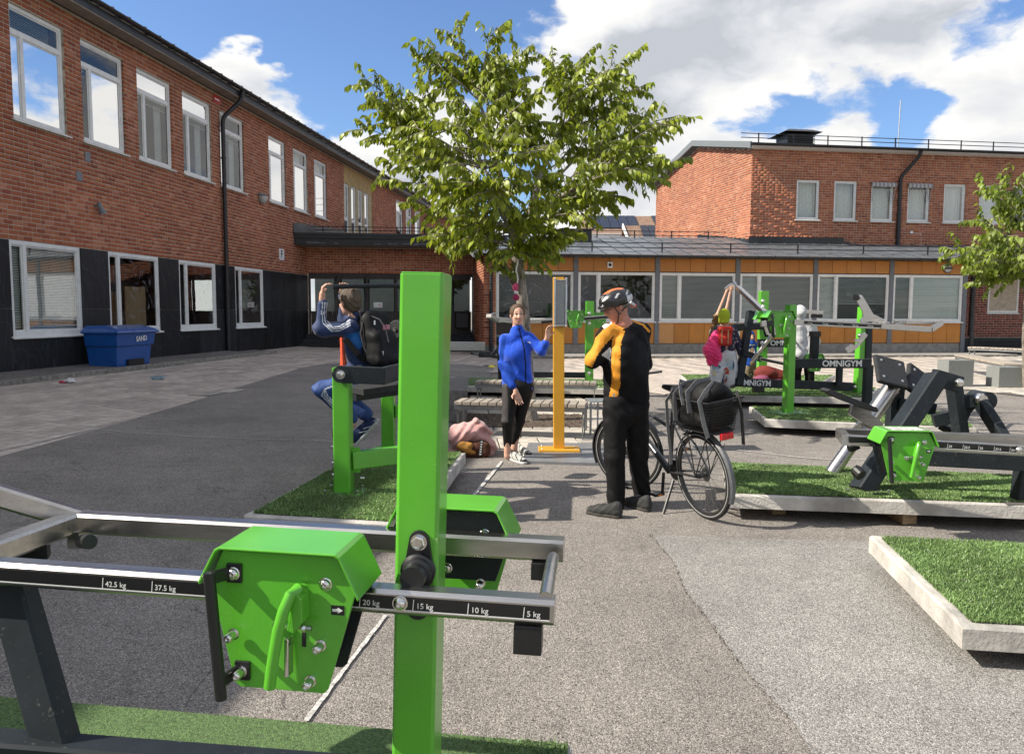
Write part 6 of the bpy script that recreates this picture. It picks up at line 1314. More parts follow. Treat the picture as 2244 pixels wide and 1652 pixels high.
def head_prims(c, f, s=1.0, ears=True, up=(0, 0, 1)):
    R = basis(f, up); R3 = np.array(R); P = lambda x, y, z: tuple(Vector(c)+R @ Vector((x*s, y*s, z*s)))
    p = [('e', P(0, -.010, .025), (.074*s, .092*s, .088*s), R3), ('e', P(0, .026, -.045), (.054*s, .062*s, .062*s), R3), ('e', P(0, .058, -.088), (.024*s, .020*s, .018*s), R3, None, .02),
         ('c', P(0, .082, .012), P(0, .104, -.028), .010*s, .014*s, ), ('e', P(-.030, .070, -.025), (.022*s, .02*s, .022*s), R3, None, .015), ('e', P(.030, .070, -.025), (.022*s, .02*s, .022*s), R3, None, .015),
         ('E', P(-.030, .098, .012), (.017*s, .016*s, .010*s), R3, None, .01), ('E', P(.030, .098, .012), (.017*s, .016*s, .010*s), R3, None, .01),
         ('e', P(0, .076, -.058), (.024*s, .018*s, .007*s), R3, None, .006), ('E', P(0, .097, -.0585), (.022*s, .012*s, .0016*s), R3, None, .002)]
    if ears: p += [('e', P(sx*.076, -.008, -.008), (.009*s, .019*s, .032*s), R3, None, .008) for sx in (-1, 1)]
    return p, P, R3
def hand_prims(w, d, n, s=1.0, curl=.6, spread=.012, thumb=1):
    """w wrist, d direction of the hand, n normal the fingers curl towards"""
    w = Vector(w); d = Vector(d).normalized(); n = Vector(n); n = (n-d*n.dot(d)).normalized(); x = d.cross(n).normalized(); p = []
    k = w+d*.085*s; p.append(('c', w, w+d*.03*s, .024*s, .026*s, .012)); 
    for i, (L_, o) in enumerate(((.072, -.030), (.080, -.010), (.075, .010), (.058, .029))):
        a = w+d*.03*s+x*o*.6*s; b_ = k+x*o*s; p.append(('c', a, b_, .013*s, .011*s, .012)); q = b_; dd = d.copy()
        for j, f in enumerate((.45, .32, .26)):
            dd = (dd*math.cos(curl*(.7+.35*j))+n*math.sin(curl*(.7+.35*j))).normalized(); e = q+dd*L_*f*s+x*spread*.2*(o/.03)*s; p.append(('c', q, e, .0095*s-.0008*j, .0088*s-.0008*j, .004)); q = e
    a = w+d*.025*s-x*.026*s*thumb; b_ = a+(d*.55-x*.75*thumb+n*.35)*.042*s; c = b_+(d*.75-x*.1*thumb+n*.6)*.032*s; p += [('c', a, b_, .013*s, .011*s, .010), ('c', b_, c, .0105*s, .009*s, .004)]
    return p
def shoe(heel, toe, name, m_up, m_sole, parent, s=1.0, h=.008, lace=None):
    if lace is None:
        m2 = MATS.get('shoe_panel') or cloth('shoe_panel', (.048, .048, .046), rough=.6); h0_, d0_ = np.array(heel), np.array(Vector(toe)-Vector(heel)); L0 = float(np.linalg.norm(d0_)); m_up = [m_up, m2]
        def lace(P):
            u = (P-h0_) @ d0_/L0**2; z = P[:, 2]-h0_[2]; return ((np.abs(np.mod(u*5.2+z*16, 1)-.5) < .11) | ((u > .86) & (z < .05)) | (u < .07)).astype(np.int32)
    heel = Vector(heel); toe = Vector(toe); d = toe-heel; R = np.array(basis(d)); L_ = d.length; f = d.normalized(); u = Vector((0, 0, 1))
    up = [('c', heel+f*.03+u*.05, heel+f*.035+u*.095, .036*s, .034*s), ('c', heel+f*.05+u*.045, heel+f*(L_*.62)+u*.04, .038*s, .042*s), ('c', heel+f*(L_*.55)+u*.038, toe-f*.045+u*.032, .042*s, .034*s), ('c', heel+f*.055+u*.085, heel+f*(L_*.6)+u*.052, .032*s, .028*s), ('B', heel+f*L_*.5-u*.05, (.12, L_, .062), R, .002, .004)]
    a = sdf(name, up, h, m_up, parent, k=.025, paint=lace)
    so_ = [('c', heel+f*.035+u*.012, heel+f*(L_*.6)+u*.010, .036*s, .042*s), ('c', heel+f*(L_*.55)+u*.010, toe-f*.04+u*.014, .043*s, .036*s), ('B', heel+f*L_*.5+u*.077, (.12, L_, .05), R, .002, .003), ('B', heel+f*L_*.5-u*.056, (.12, L_, .055), R, .002, .003)]
    sdf('sole', so_, h, m_sole, a, k=.02)
    return a
def eyes(P, s, parent, brow=None, gaze=.0):
    M_eye = mat('eye_white', (.6, .58, .55), .3); M_iris = mat('eye_dark', (.02, .015, .012), .2); M_brow = mat('brow_hair', (.05, .03, .02), .8); M_lip = mat('lip', (.42, .10, .09), .45); M_teeth = mat('teeth', (.65, .62, .57), .4)
    b = B()
    for sx in (-1, 1):
        c = P(sx*.030, .077, .011); ax = Vector(P(sx*.030, .1, .011))-Vector(c); sdf('eye', [('e', c, (.0115*s,)*3)], .003*s, M_eye, parent, k=.001)
        c2 = P(sx*.030+gaze, .0850, .0100); sdf('iris', [('e', c2, (.0062*s, .0062*s, .0062*s))], .002*s, M_iris, parent, k=.001)
        sdf('lash', [('c', P(sx*.030-.013, .0875, .0150), P(sx*.030+.013, .0875, .0155), .0034*s, .0034*s)], .0016*s, M_brow, parent, k=.001)
        sdf('eyebrow', [('c', P(sx*.016, .0955, .029), P(sx*.044, .084, .031), .0035*s, .0026*s)], .0022*s, M_brow, parent, k=.001)
    sdf('lip', [('c', P(-.022, .085, -.054), P(0, .0925, -.0545), .0035*s, .0045*s), ('c', P(.022, .085, -.054), P(0, .0925, -.0545), .0035*s, .0045*s), ('c', P(-.017, .0855, -.064), P(.017, .0855, -.064), .0045*s, .0045*s)], .0025*s, M_lip, parent, k=.004)
    return M_teeth, M_lip
V3 = Vector
# ================================================================== cyclist
Ym = 6.3
def J(px, py, dy=0.0, Y=Ym): return A(px, py, Y+dy)
man = thing('person', G(1360, 1125), 'man in black and orange cycling jersey with helmet, arms crossed, beside the bicycle', 'person')
shL, shR = J(1330, 733, -.06), J(1405, 727, .10); el = J(1301, 790, -.10); wrl = J(1336, 781, .20); hipL, hipR = J(1349, 888, -.02), J(1394, 888, .06); kL, kR = J(1347, 1000, -.02), J(1398, 995, .12); aL, aR = J(1350, 1095, 0), J(1408, 1085, .16)
hd = J(1352, 672, -.01); nk = J(1364, 716, .02); fdir = V3((-.86, -.12, -.26))
hp, PH, RH = head_prims(hd, fdir, 1.02, up=(0.0, .0, 1))
elR = J(1412, 800, .22); wrR = J(1350, 790, .30); fbody = V3((-.8, .6, 0)).normalized()
body = hp+[('c', hd+V3((.02, 0, -.05)), nk, .060, .066), ('c', nk, J(1370, 855, .02), .085, .085), ('c', shL, el, .045, .04), ('c', el, wrl, .04, .028), ('c', shR, elR, .045, .04), ('c', elR, wrR, .04, .028), ('c', hipL, kL, .08, .05), ('c', kL, aL, .05, .036), ('c', hipR, kR, .08, .05), ('c', kR, aR, .05, .036)]
body += hand_prims(wrl+V3((0, 0, .0)), (.55, .75, .02), (.5, -.3, -.5), 1.05, .5)
bm_ = sdf('body', body, .009, [M_skin2, mat('grey_stubble_hair', (.30, .27, .24), .8)], man, k=.03)
M_jblk = cloth('jersey_black', (.006, .006, .007)); M_jor = cloth('jersey_orange', (.72, .30, .03), rough=.7); M_jwh = cloth('jersey_white', (.62, .62, .60)); M_jgrey = cloth('jersey_zip_grey', (.25, .25, .26))
def jfold(X, Y, Z):
    return .0055*np.sin(Z*62+4*np.sin(X*9)+3*np.sin(Y*8))*np.exp(-((X-J(1345, 800)[0])/.10)**2) + .005*np.sin(Z*26+X*30+2*np.sin(Y*20+Z*9))
jer = [('c', shL, shR, .068, .070), ('c', J(1350, 735, .02), J(1353, 866, .02), .100, .112), ('c', J(1385, 735, .06), J(1392, 868, .06), .120, .118), ('c', J(1362, 722, .03), nk+V3((0, 0, -.03)), .10, .072), ('e', J(1372, 790, .0), (.205, .145, .26), np.array(basis(fbody))),
       ('c', shL, el, .068, .058), ('c', el, wrl-V3((.03, 0, 0)), .056, .038), ('c', shR, elR, .068, .056), ('c', elR, wrR, .054, .040), ('C', hd+V3((.0, 0, -.02)), nk+V3((-.01, 0, .045)), .07, .064, .01)]
orr = [(1, stroke([(1366, 706), (1340, 722), (1318, 745), (1300, 768), (1285, 800)], 26)), (2, [(1338, 760), (1318, 778), (1337, 790), (1339, 772)]), (1, stroke([(1362, 722), (1352, 745), (1349, 790), (1350, 840), (1340, 888)], 19)), (1, stroke([(1385, 702), (1410, 712), (1424, 728)], 5)),
       (2, stroke([(1322, 718), (1345, 700), (1364, 691), (1386, 697)], 9)), (3, stroke([(1346, 862), (1345, 872)], 4))]
sdf('jersey', jer, .0085, [M_jblk, M_jor, M_jwh, M_jgrey], man, k=.045, paint=polypaint(orr), folds=jfold)
b = B(); pk = J(1395, 850, -.02)
M_trk = cloth('track_black', (.007, .0065, .007), rough=.75)
def tfold(X, Y, Z): return .0045*np.sin(Z*33+X*38+3.5*np.sin(Z*9+Y*16+X*8))*(Z < 1.0)
sdf('trousers', [('c', hipL+V3((.0, 0, .0)), kL, .106, .082), ('c', kL, aL-V3((0, 0, .04)), .080, .070), ('c', hipR+V3((0, 0, .0)), kR, .106, .084), ('c', kR, aR-V3((0, 0, .04)), .080, .070), ('e', J(1371, 905, .02), (.155, .12, .10), np.array(basis(fbody)))], .0095, M_trk, man, k=.035, folds=tfold)
M_shoe = cloth('dark_trail_shoe', (.028, .029, .027), rough=.7); M_sole = mat('dark_sole', (.055, .048, .04), .8, var=.3, scale=60)
gL = G(1362, 1136); gR = G(1424, 1122)
sh1 = shoe(gL, G(1284, 1124), 'shoe', M_shoe, M_sole, man, 1.05); sh2 = shoe(gR, G(1366, 1104)+V3((0, 0, 0)), 'shoe', M_shoe, M_sole, man, 1.05)
for (a_, c_) in ((gL, G(1284, 1124)), (gR, G(1366, 1104))):
    d = (c_-a_); b = B()
    for i in range(4): q = a_+d*(.42+.09*i)+V3((0, 0, .108-.012*i)); s_ = V3((-d.y, d.x, 0)).normalized()*.02; b.tube([q-s_, q+s_+d*.03], .0028, 5)
    b.out('lace', M_jgrey, man, kind='stuff')
M_hgry = mat('helmet_black', (.018, .018, .020), .3, var=.1, coat=.4); M_hor = mat('helmet_orange', (.75, .16, .03), .3, coat=.4); M_hwh = mat('helmet_silver', (.55, .56, .57), .35); M_hred = mat('helmet_red', (.6, .05, .02), .35)
hc = V3(PH(0, -.004, .052)); RHm = Matrix(RH.tolist())
hel = [('e', hc, (.102, .138, .092), RH), ('E', PH(0, .02, -.075), (.16, .20, .092), RH, None, .01), ('e', PH(0, .118, .028), (.06, .03, .018), RH)]
for i, a_ in enumerate((-.066, -.040, -.014, .014, .040, .066)):
    for (y0, y1, z0, z1) in ((.10, .035, .10, .150), (.01, -.055, .160, .145), (-.085, -.13, .118, .065)):
        f_ = 1-abs(a_)*3.2; hel.append(('C', PH(a_*1.1, y0, z0*f_+.005), PH(a_*1.05, y1, z1*f_+.008), .009, .0085, .004))
for z, y in ((.055, .0), (.05, -.08), (.06, .07)):
    for sx in (-1, 1): hel.append(('C', PH(sx*.104, y, z), PH(sx*.098, y-.045, z+.018), .011, .007, .005))
def hp_(P):
    q = (P-np.array(hc)) @ RH; m = np.zeros(len(P), np.int32); m[(q[:, 2] > .070) & (np.abs(q[:, 0]) < .05)] = 1; m[(q[:, 1] < -.07) & (q[:, 2] < .012)] = 2; m[(np.abs(np.sin(q[:, 1]*34+q[:, 2]*40)) > .93) & (q[:, 2] < .05) & (q[:, 2] > .02)] = 2; return m
sdf('helmet', hel, .0055, [M_hgry, M_hor, M_hwh], man, k=.008, paint=hp_)
B().tube([V3(PH(-.098, -.085, .01)), V3(PH(-.088, -.11, -.022)), V3(PH(0, -.125, -.035)), V3(PH(.088, -.11, -.022)), V3(PH(.098, -.085, .01))], .012, 8).out('helmet_cradle', M_hwh, man, smooth=True)
B().box(PH(-.03, -.128, -.03), (.03, .03, .03), RHm).box(PH(-.085, -.098, -.018), (.012, .03, .03), RHm).out('cradle_dial', M_hred, man, bev=.006)
B().tube([PH(-.096, .045, .005), PH(-.083, .022, -.05), PH(-.060, .045, -.115), PH(0, .060, -.128)], .0055, 6).tube([PH(-.096, -.06, .0), PH(-.083, .018, -.055)], .0055, 6).out('chin_strap', M_blk, man, smooth=True)
B().tube([PH(.096, .045, .005), PH(.083, .022, -.05), PH(.060, .045, -.115)], .0055, 6).out('chin_strap', M_blk, man)
sdf('hair', [('e', PH(0, -.022, .02), (.079, .090, .088), RH), ('B', PH(0, .10, .0), (.12, .075, .2), RH, .01, .01), ('B', PH(0, -.05, -.075), (.12, .12, .045), RH, .01, .01)], .007, mat('short_grey_hair', (.24, .21, .18), .8, var=.2, scale=200), man, k=.01)
# ================================================================== woman
Yw = 8.35
def W(px, py, dy=0.0): return A(px, py, Yw+dy)
wom = thing('person', G(1130, 1010), 'smiling woman in bright blue zip jacket and black leggings beside the yellow post', 'person')
hd = W(1134.5, 691); hp, PH, RH = head_prims(hd, (.16, -1, .04), .97); nk = W(1133, 722, .02)
sR, sL = W(1108, 744, .02), W(1160, 742, .02); eR, wR_ = W(1104, 803, .06), W(1130, 856, -.10); eL, wL = W(1186, 768, -.04), W(1199, 741, -.12)
hpR, hpL = W(1121, 858), W(1150, 858, .06); kR, kL = W(1112, 925, -.06), W(1137, 922, .10); aR, aL = W(1112, 986, 0), W(1127, 980, .14)
body = hp+[('c', hd+V3((0, 0, -.05)), nk, .047, .052), ('c', nk, W(1134, 850, .03), .05, .06), ('c', sR, eR, .04, .036), ('c', eR, wR_, .034, .024), ('c', sL, eL, .04, .036), ('c', eL, wL, .034, .024), ('c', hpR, kR, .08, .05), ('c', kR, aR, .048, .031), ('c', hpL, kL, .08, .05), ('c', kL, aL, .048, .031), ('c', aR, aR-V3((0, 0, .06)), .034, .036), ('c', aL, aL-V3((0, 0, .06)), .034, .036)]
body += hand_prims(wR_, (.28, -.10, -.95), (.2, -1, .2), .98, .18, thumb=-1)+hand_prims(wL, (.12, -.05, 1), (.7, -.6, -.3), .98, .55, thumb=-1)
sdf('body', body, .0085, [M_skin], wom, k=.022)
tee, lipm = eyes(lambda x, y, z: PH(x, y-.002, z), .97, wom)
sdf('teeth', [('c', PH(-.014, .0895, -.0585), PH(.014, .0895, -.0585), .0032, .0032)], .0016, tee, wom, k=.001)
M_wh_ = mat('brown_hair', (.11, .060, .032), .55, var=.35, scale=60, mscale=(8, 8, 1.5), bump=.5, bscale=90)
def hfold(X, Y, Z): return .0018*np.sin(X*420+Z*120)
sdf('hair', [('e', PH(0, -.018, .034), (.083, .096, .092), RH), ('e', PH(-.015, -.105, .05), (.045, .04, .045), RH, None, .02), ('E', PH(0, .124, .008), (.076, .088, .102), RH, None, .012), ('B', PH(0, -.02, -.085), (.2, .2, .05), RH, .01, .02)], .006, M_wh_, wom, k=.02, folds=hfold)
b = B()
for i in range(14):
    a = V3(PH(-.07-.01*random.random(), -.05+.03*random.random(), .03-.07*random.random())); q = a+V3((-.05-.04*random.random(), .01, -.02+.05*random.random())); r_ = q+V3((-.03, -.01, -.04*random.random())); b.tube([a, q, r_], .0016, 4)
b.out('loose_hair', M_wh_, wom, kind='stuff')
M_wj = cloth('blue_fleece', (.012, .085, .62), rough=.75, sheen=.3); M_wjd = cloth('dark_blue_panel', (.010, .055, .36)); M_zip = cloth('zip_navy', (.01, .02, .06))
def wf(X, Y, Z): return .0075*np.sin(Z*30+X*26+2.2*np.sin(Z*13+X*9)+Y*10)
jack = [('c', sR, sL, .060, .060), ('c', W(1118, 752, .02), W(1118, 850, .02), .078, .080), ('c', W(1148, 752, .02), W(1150, 850, .03), .080, .086), ('e', W(1134, 775, -.01), (.135, .098, .12)), ('c', W(1133, 765, .02), W(1134, 848, .02), .088, .092), ('c', W(1134, 728, .02), W(1133.5, 719, .005), .078, .058),
        ('c', sR, eR, .062, .056), ('c', eR, W(1123, 845, -.08), .054, .040), ('c', sL, eL, .060, .054), ('c', eL, W(1197, 750, -.10), .052, .040)]
zp = stroke([(1137, 718), (1141, 735), (1148, 760), (1152, 800), (1152, 866)], 3.2)
sdf('jacket', jack, .0085, [M_wj, M_wjd, M_zip, M_jwh], wom, k=.035, folds=wf, paint=polypaint([(1, stroke([(1105, 735), (1100, 770), (1098, 792)], 10)), (1, [(1090, 795), (1118, 790), (1145, 855), (1125, 868), (1100, 830)]), (2, zp), (3, stroke([(1156, 749), (1163, 751)], 2.4))]))
M_leg = cloth('black_legging', (.007, .0065, .007), rough=.6); M_legg = cloth('grey_mesh_panel', (.055, .048, .048), rough=.6)
sdf('leggings', [('c', hpR+V3((0, 0, .04)), kR, .100, .062), ('c', kR, aR+V3((0, 0, .06)), .062, .043), ('c', hpL+V3((0, 0, .04)), kL, .100, .062), ('c', kL, aL+V3((0, 0, .06)), .062, .043), ('e', W(1135, 848, .02), (.155, .12, .12))], .0085, [M_leg, M_legg], wom, k=.03, paint=polypaint([(1, stroke([(1101, 835), (1106, 880), (1106, 925)], 16))]))
M_sn = cloth('grey_sneaker', (.42, .42, .39), rough=.7); M_sw = mat('white_sole', (.62, .61, .58), .6)
shoe(G(1109, 1003), G(1152, 1018), 'shoe', M_sn, M_sw, wom, 1.0); shoe(G(1129, 990), G(1163, 1003), 'shoe', M_sn, M_sw, wom, 1.0)
# ================================================================== boy on the machine
Yb = 6.62
def Q_(px, py, dy=0.0): return A(px, py, Yb+dy)
boy = thing('person', Q_(795, 845), 'boy in blue striped tracksuit sitting on the green machine and holding its bar', 'person')
hd = Q_(766, 663); hp, PH, RH = head_prims(hd, (-.72, .68, .0), .98); nk = Q_(780, 698)
sA, sB = Q_(768, 717, -.08), Q_(800, 708, .16); eA, wA = Q_(703, 722, -.12), Q_(706, 655, -.12); eB, wB = Q_(757, 700, .38), Q_(753, 645, .24)
hA, hB = Q_(796, 830, -.06), Q_(806, 830, .12); kA, kB = Q_(706, 853, -.04), Q_(745, 858, .22); aA, aB = Q_(772, 930, .02), Q_(800, 905, .22)
body = hp+[('c', hd+V3((.03, 0, -.05)), nk, .045, .05), ('c', nk, Q_(795, 830, .03), .06, .09), ('c', sA, eA, .036, .032), ('c', eA, wA, .032, .024), ('c', sB, eB, .036, .032), ('c', eB, wB, .032, .024), ('c', hA, kA, .07, .045), ('c', kA, aA, .045, .032), ('c', hB, kB, .07, .045), ('c', kB, aB, .045, .032)]
body += hand_prims(wA+V3((0, 0, .01)), (.10, .0, 1), (.85, .3, .1), 1.0, 1.05, thumb=-1)+hand_prims(wB+V3((0, 0, -.02)), (.0, .0, 1), (.3, -.9, .1), .95, 1.0, thumb=-1)
def sk(P): x, y = projn(P); m = np.zeros(len(P), np.int32); m[pinpoly(x, y, stroke([(708, 640), (713, 637), (712, 643), (718, 638)], 1.6))] = 1; return m
sdf('body', body, .0085, [M_skin, mat('pen_ink', (.05, .04, .06), .6)], boy, k=.022, paint=sk)
M_bh = mat('dark_blond_hair', (.115, .080, .050), .6, var=.4, scale=50, mscale=(6, 6, 2), bump=.6, bscale=90)
def bhf(X, Y, Z): return .003*np.sin(X*150+Z*90+3*np.sin(Y*60))+.0015*np.sin(X*380+Z*240)
sdf('hair', [('e', PH(0, -.018, .036), (.088, .100, .092), RH), ('e', PH(0, -.05, -.03), (.066, .055, .06), RH, None, .03), ('E', PH(0, .125, -.04), (.095, .09, .10), RH, None, .012), ('E', PH(0, .03, -.10), (.2, .07, .06), RH, None, .02), ('e', PH(0, .085, .085), (.05, .03, .02), RH, None, .02)], .006, M_bh, boy, k=.02, folds=bhf)
M_nav = cloth('navy_tracksuit', (.020, .040, .115), rough=.6, sheen=.2); M_mid = cloth('mid_blue_panel', (.02, .13, .38), rough=.6); M_str = cloth('white_stripe', (.6, .62, .64))
st = []
for o in (-5, 0, 5): st.append((2, stroke([(712+o, 662), (710+o, 685), (713+o, 706-o*.4), (728, 722-o*.9), (745, 720-o), (768, 706-o*1.2)], 2.4)))
def bf(X, Y, Z): return .0085*np.sin(Z*36+X*24+2.5*np.sin(Z*12+X*14)+Y*8)
sdf('track_jacket', [('c', sA, sB, .062, .062), ('c', Q_(778, 725, -.02), Q_(787, 822, -.02), .088, .095), ('c', Q_(800, 725, .10), Q_(808, 822, .08), .095, .095), ('c', nk+V3((0, 0, -.02)), nk+V3((.0, 0, .012)), .080, .062), ('c', sA, eA, .060, .060), ('c', eA, Q_(706, 668, -.12), .056, .042), ('c', sB, eB, .06, .056), ('c', eB, wB, .05, .04)], .0085, [M_nav, M_mid, M_str], boy, k=.035, folds=bf,
    paint=polypaint([(1, [(752, 736), (800, 722), (830, 750), (800, 762), (770, 765)])]+st+[(2, stroke([(770, 822), (800, 823)], 2))]))
tr = [(2, stroke([(775, 838), (740, 843), (712, 852), (706+o, 866), (728+o, 890), (752+o, 930)], 2.6)) for o in (-1, 5, 11)]
sdf('track_trousers', [('c', hA, kA, .088, .074), ('c', kA, aA-V3((.02, 0, -.05)), .072, .060), ('c', hB, kB, .088, .074), ('c', kB, aB, .072, .060), ('c', Q_(798, 828, -.04), Q_(806, 828, .1), .10, .10)], .0085, [cloth('blue_track_trousers', (.035, .075, .23), rough=.6), M_mid, M_str], boy, k=.035, folds=bf, paint=polypaint(tr))
M_bs = cloth('blue_sneaker', (.02, .035, .09)); 
def tshoe(heel, toe, name, par):
    h_, t_ = V3(heel), V3(toe); d = (t_-h_); R = np.array(basis(d, (-.5, 0, .85))); u = Matrix(R.tolist()) @ V3((0, 0, 1)); f = d.normalized()
    a = sdf(name, [('c', h_+u*.03+f*.03, t_+u*.02-f*.04, .040, .036), ('c', h_+u*.06+f*.03, h_+u*.045+f*.14, .034, .03)], .008, M_bs, par, k=.02)
    sdf('sole', [('b', h_.lerp(t_, .5)-u*.012, (.045, d.length/2+.01, .014), R, .012)], .007, mat('sole_offwhite', (.45, .47, .45), .6), a, k=.01)
    b = B(); 
    for k_ in (0, 1): b.bar(h_+f*(.10+.05*k_)+u*.035+V3((0, -.042, 0)), h_+f*(.16+.05*k_)-u*.0+V3((0, -.047, 0)), .005, .006)
    b.out('shoe_stripe', M_str, a)
tshoe(Q_(778, 972, .0), Q_(822, 925, .02), 'shoe', boy); tshoe(Q_(793, 960, .24), Q_(826, 918, .26), 'shoe', boy)
# backpack
M_bp = cloth('black_nylon', (.005, .005, .0055), rough=.6, bscale=200); M_bpg = cloth('grey_strap', (.075, .072, .075)); 
bp_ = thing('backpack', Q_(835, 760, -.05), 'black backpack with grey zips worn on the boy\'s back', 'backpack')
c0_ = Q_(832, 745, -.06); ra = basis((.80, -.52, .22), (0, 0, 1)); ra = np.array(ra)
sdf('bag_body', [('b', Q_(826, 742, -.02), (.145, .09, .235), ra, .08), ('b', Q_(842, 765, -.07), (.135, .07, .16), ra, .06), ('e', Q_(848, 790, -.06), (.14, .09, .07), ra)], .010, M_bp, bp_, k=.03, nz=.004, nscale=16)
B().tube([Q_(795, 706, -.13), Q_(790, 730, -.15), Q_(797, 760, -.15), Q_(812, 785, -.15), Q_(825, 800, -.15)], .006, 6).out('zip', M_bpg, bp_, smooth=True)
B().tube([Q_(812, 692, -.15), Q_(832, 700, -.18), Q_(846, 722, -.2), Q_(852, 750, -.2)], .006, 6).out('zip', M_bpg, bp_, smooth=True)
for (x, y) in ((821, 707), (827, 796), (839, 774)): B().box(Q_(x, y, -.19), (.012, .006, .035)).out('zip_pull', M_str, bp_)
B(frame(Q_(847, 717, -.23), (.9, .3, 0))).box((0, 0, 0), (.055, .003, .042)).out('patch', mat('patch_red_blue', (.45, .2, .25), .7, var=.5, scale=90), bp_)
B().bar(Q_(756, 742, -.16), Q_(785, 778, -.16), .05, .008, up=(0, 1, 0)).bar(Q_(785, 778, -.16), Q_(800, 790, -.14), .05, .008, up=(0, 1, 0)).out('strap', M_bp, bp_, bev=.003)
B().bar(Q_(788, 800, -.17), Q_(791, 865, -.2), .004, .035, up=(1, 0, 0)).bar(Q_(788, 684, -.08), Q_(800, 708, -.1), .05, .01).out('strap', M_bpg, bp_)
o = B().tube([Q_(750, 740, .02), Q_(751, 775, .0), Q_(753, 800, .0)], .022, 8, rr=[.02, .02, .03]).out('reflective_vest_strap', mat('neon_orange', (.85, .10, .03), .5), boy)
# ================================================================== children in the background
def child(label, Y, head, neck, sh, elb, wr, hips, knees, ankles, facing, tops, trousers, hair=None, hood=None, s=.9, h=.016, shoes=None, hands=True, tp=None, bp=None, tr_=(.085, .075), wide=1.0, toe=(0, -.1), thing_loc=None, nzt=.004):
    q = lambda p: A(p[0], p[1], Y+(p[2] if len(p) > 2 else 0))
    t = thing('person', q(ankles[0]), label, 'person'); hd = q(head); hp, PH, RH = head_prims(hd, facing, s)
    S = [q(p) for p in sh]; E = [q(p) for p in elb]; Wr = [q(p) for p in wr]; H = [q(p) for p in hips]; K = [q(p) for p in knees]; An = [q(p) for p in ankles]; N_ = q(neck)
    b_ = list(hp)+[('c', hd+V3((0, 0, -.05)), N_, .045, .045), ('c', N_, (H[0]+H[1])/2, .07, .08)]
    for i in (0, 1): b_ += [('c', S[i], E[i], .034, .03), ('c', E[i], Wr[i], .03, .022), ('c', H[i], K[i], .06, .045), ('c', K[i], An[i], .042, .03)]+(hand_prims(Wr[i], (Wr[i]-E[i]), (0, .5, -.3) if (Wr[i]-E[i]).z > 0 else (0, -1, 0), .85, .8 if (Wr[i]-E[i]).z > 0 else .3) if hands else [])
    sdf('body', b_, h*.75, M_skin, t, k=.02)
    mats, arms = tops; tw = [('c', S[0], S[1], .058, .058), ('c', S[0].lerp(S[1], .25), H[0].lerp(H[1], .1), .08*wide, .09*wide), ('c', S[0].lerp(S[1], .75), H[0].lerp(H[1], .9), .08*wide, .09*wide)]
    if arms:
        for i in (0, 1): tw += [('c', S[i], E[i], .055*wide, .052*wide), ('c', E[i], Wr[i].lerp(E[i], .15), .05*wide, .04)]
    if hood == 'up': tw += [('e', V3(PH(0, -.02, .012)), (.098*s, .112*s, .128*s), RH), ('E', V3(PH(0, .10, -.01)), (.062*s, .06*s, .085*s), RH, None, .01), ('c', N_, N_+V3((0, 0, .03)), .085, .07)]
    sdf('top', tw, h*.75, mats, t, k=.035, paint=tp, nz=nzt, nscale=14)
    lw_ = [('c', (H[0]+H[1])/2-V3((0, 0, .08 if wide > 1.2 else 0)), (H[0]+H[1])/2-V3((0, 0, .08 if wide > 1.2 else 0)), .11*min(wide, 1.1), .11*min(wide, 1.1))]
    for i in (0, 1): lw_ += [('c', H[i], K[i], tr_[0], tr_[1]), ('c', K[i], An[i], tr_[1], tr_[1]*.9)]
    sdf('trousers', lw_, h*.8, trousers, t, k=.03, paint=bp, nz=.005, nscale=15)
    if hair: sdf('hair', [('e', PH(0, -.025, .03), (.085*s, .095*s, .092*s), RH), ('E', PH(0, .11, -.02), (.085*s, .085*s, .09*s), RH, None, .012)]+hair[1], h*.6, hair[0], t, k=.02, nz=.004, nscale=40)
    for i in (0, 1): shoe(An[i]+V3((0, .05, -.075)), An[i]+V3((toe[0], toe[1]*1.4, -.075)), 'shoe', shoes or M_shoe, M_sole, t, .8, h=.012)
    return t, q, PH
M_curl = mat('curly_blond_hair', (.36, .20, .09), .6, var=.4, scale=60, bump=.6, bscale=60)
M_flor = mat('navy_floral', (.025, .03, .055), .8, var=.0, scale=16, col2=(.42, .30, .32))
def ramp_sharp(m, p0, p1):
    for n in m.node_tree.nodes:
        if n.type == 'VALTORGB': n.color_ramp.elements[0].position = p0; n.color_ramp.elements[1].position = p1
ramp_sharp(M_flor, .40, .43)
# the child reaching up (behind)
t, q, PH = child('child with long curly hair reaching both bare arms up to the steel handle', 13.3, (1573, 700), (1573, 715), [(1562, 728), (1588, 726)], [(1572, 690, -.02), (1590, 688, .05)], [(1592, 640, -.05), (1601, 638, .08)], [(1568, 775), (1588, 775)], [(1568, 808), (1588, 808)], [(1570, 838), (1590, 838)], (.5, .8, .2),
    ([cloth('pale_grey_top', (.3, .3, .32))], False), cloth('dusk_trousers', (.2, .22, .3)), hair=(M_curl, []), s=.85)
b = B(); r_ = random.Random(3)
for i in range(70):
    a = q((1564+r_.random()*12, 690+r_.random()*10, -.12-.02*r_.random())); P_ = []; ph = r_.random()*6; n = 16; Lh = .30+.35*r_.random(); dx = r_.uniform(-.12, .01)
    for k in range(n): u = k/(n-1); P_.append(a+V3((dx*u+.020*math.sin(ph+u*22), -.02+.020*math.cos(ph+u*22), -Lh*u)))
    b.tube(P_, .008, 4, rr=[.010*(1-.6*k/(n-1)) for k in range(n)])
b.out('curls', M_curl, t, smooth=True, kind='stuff')
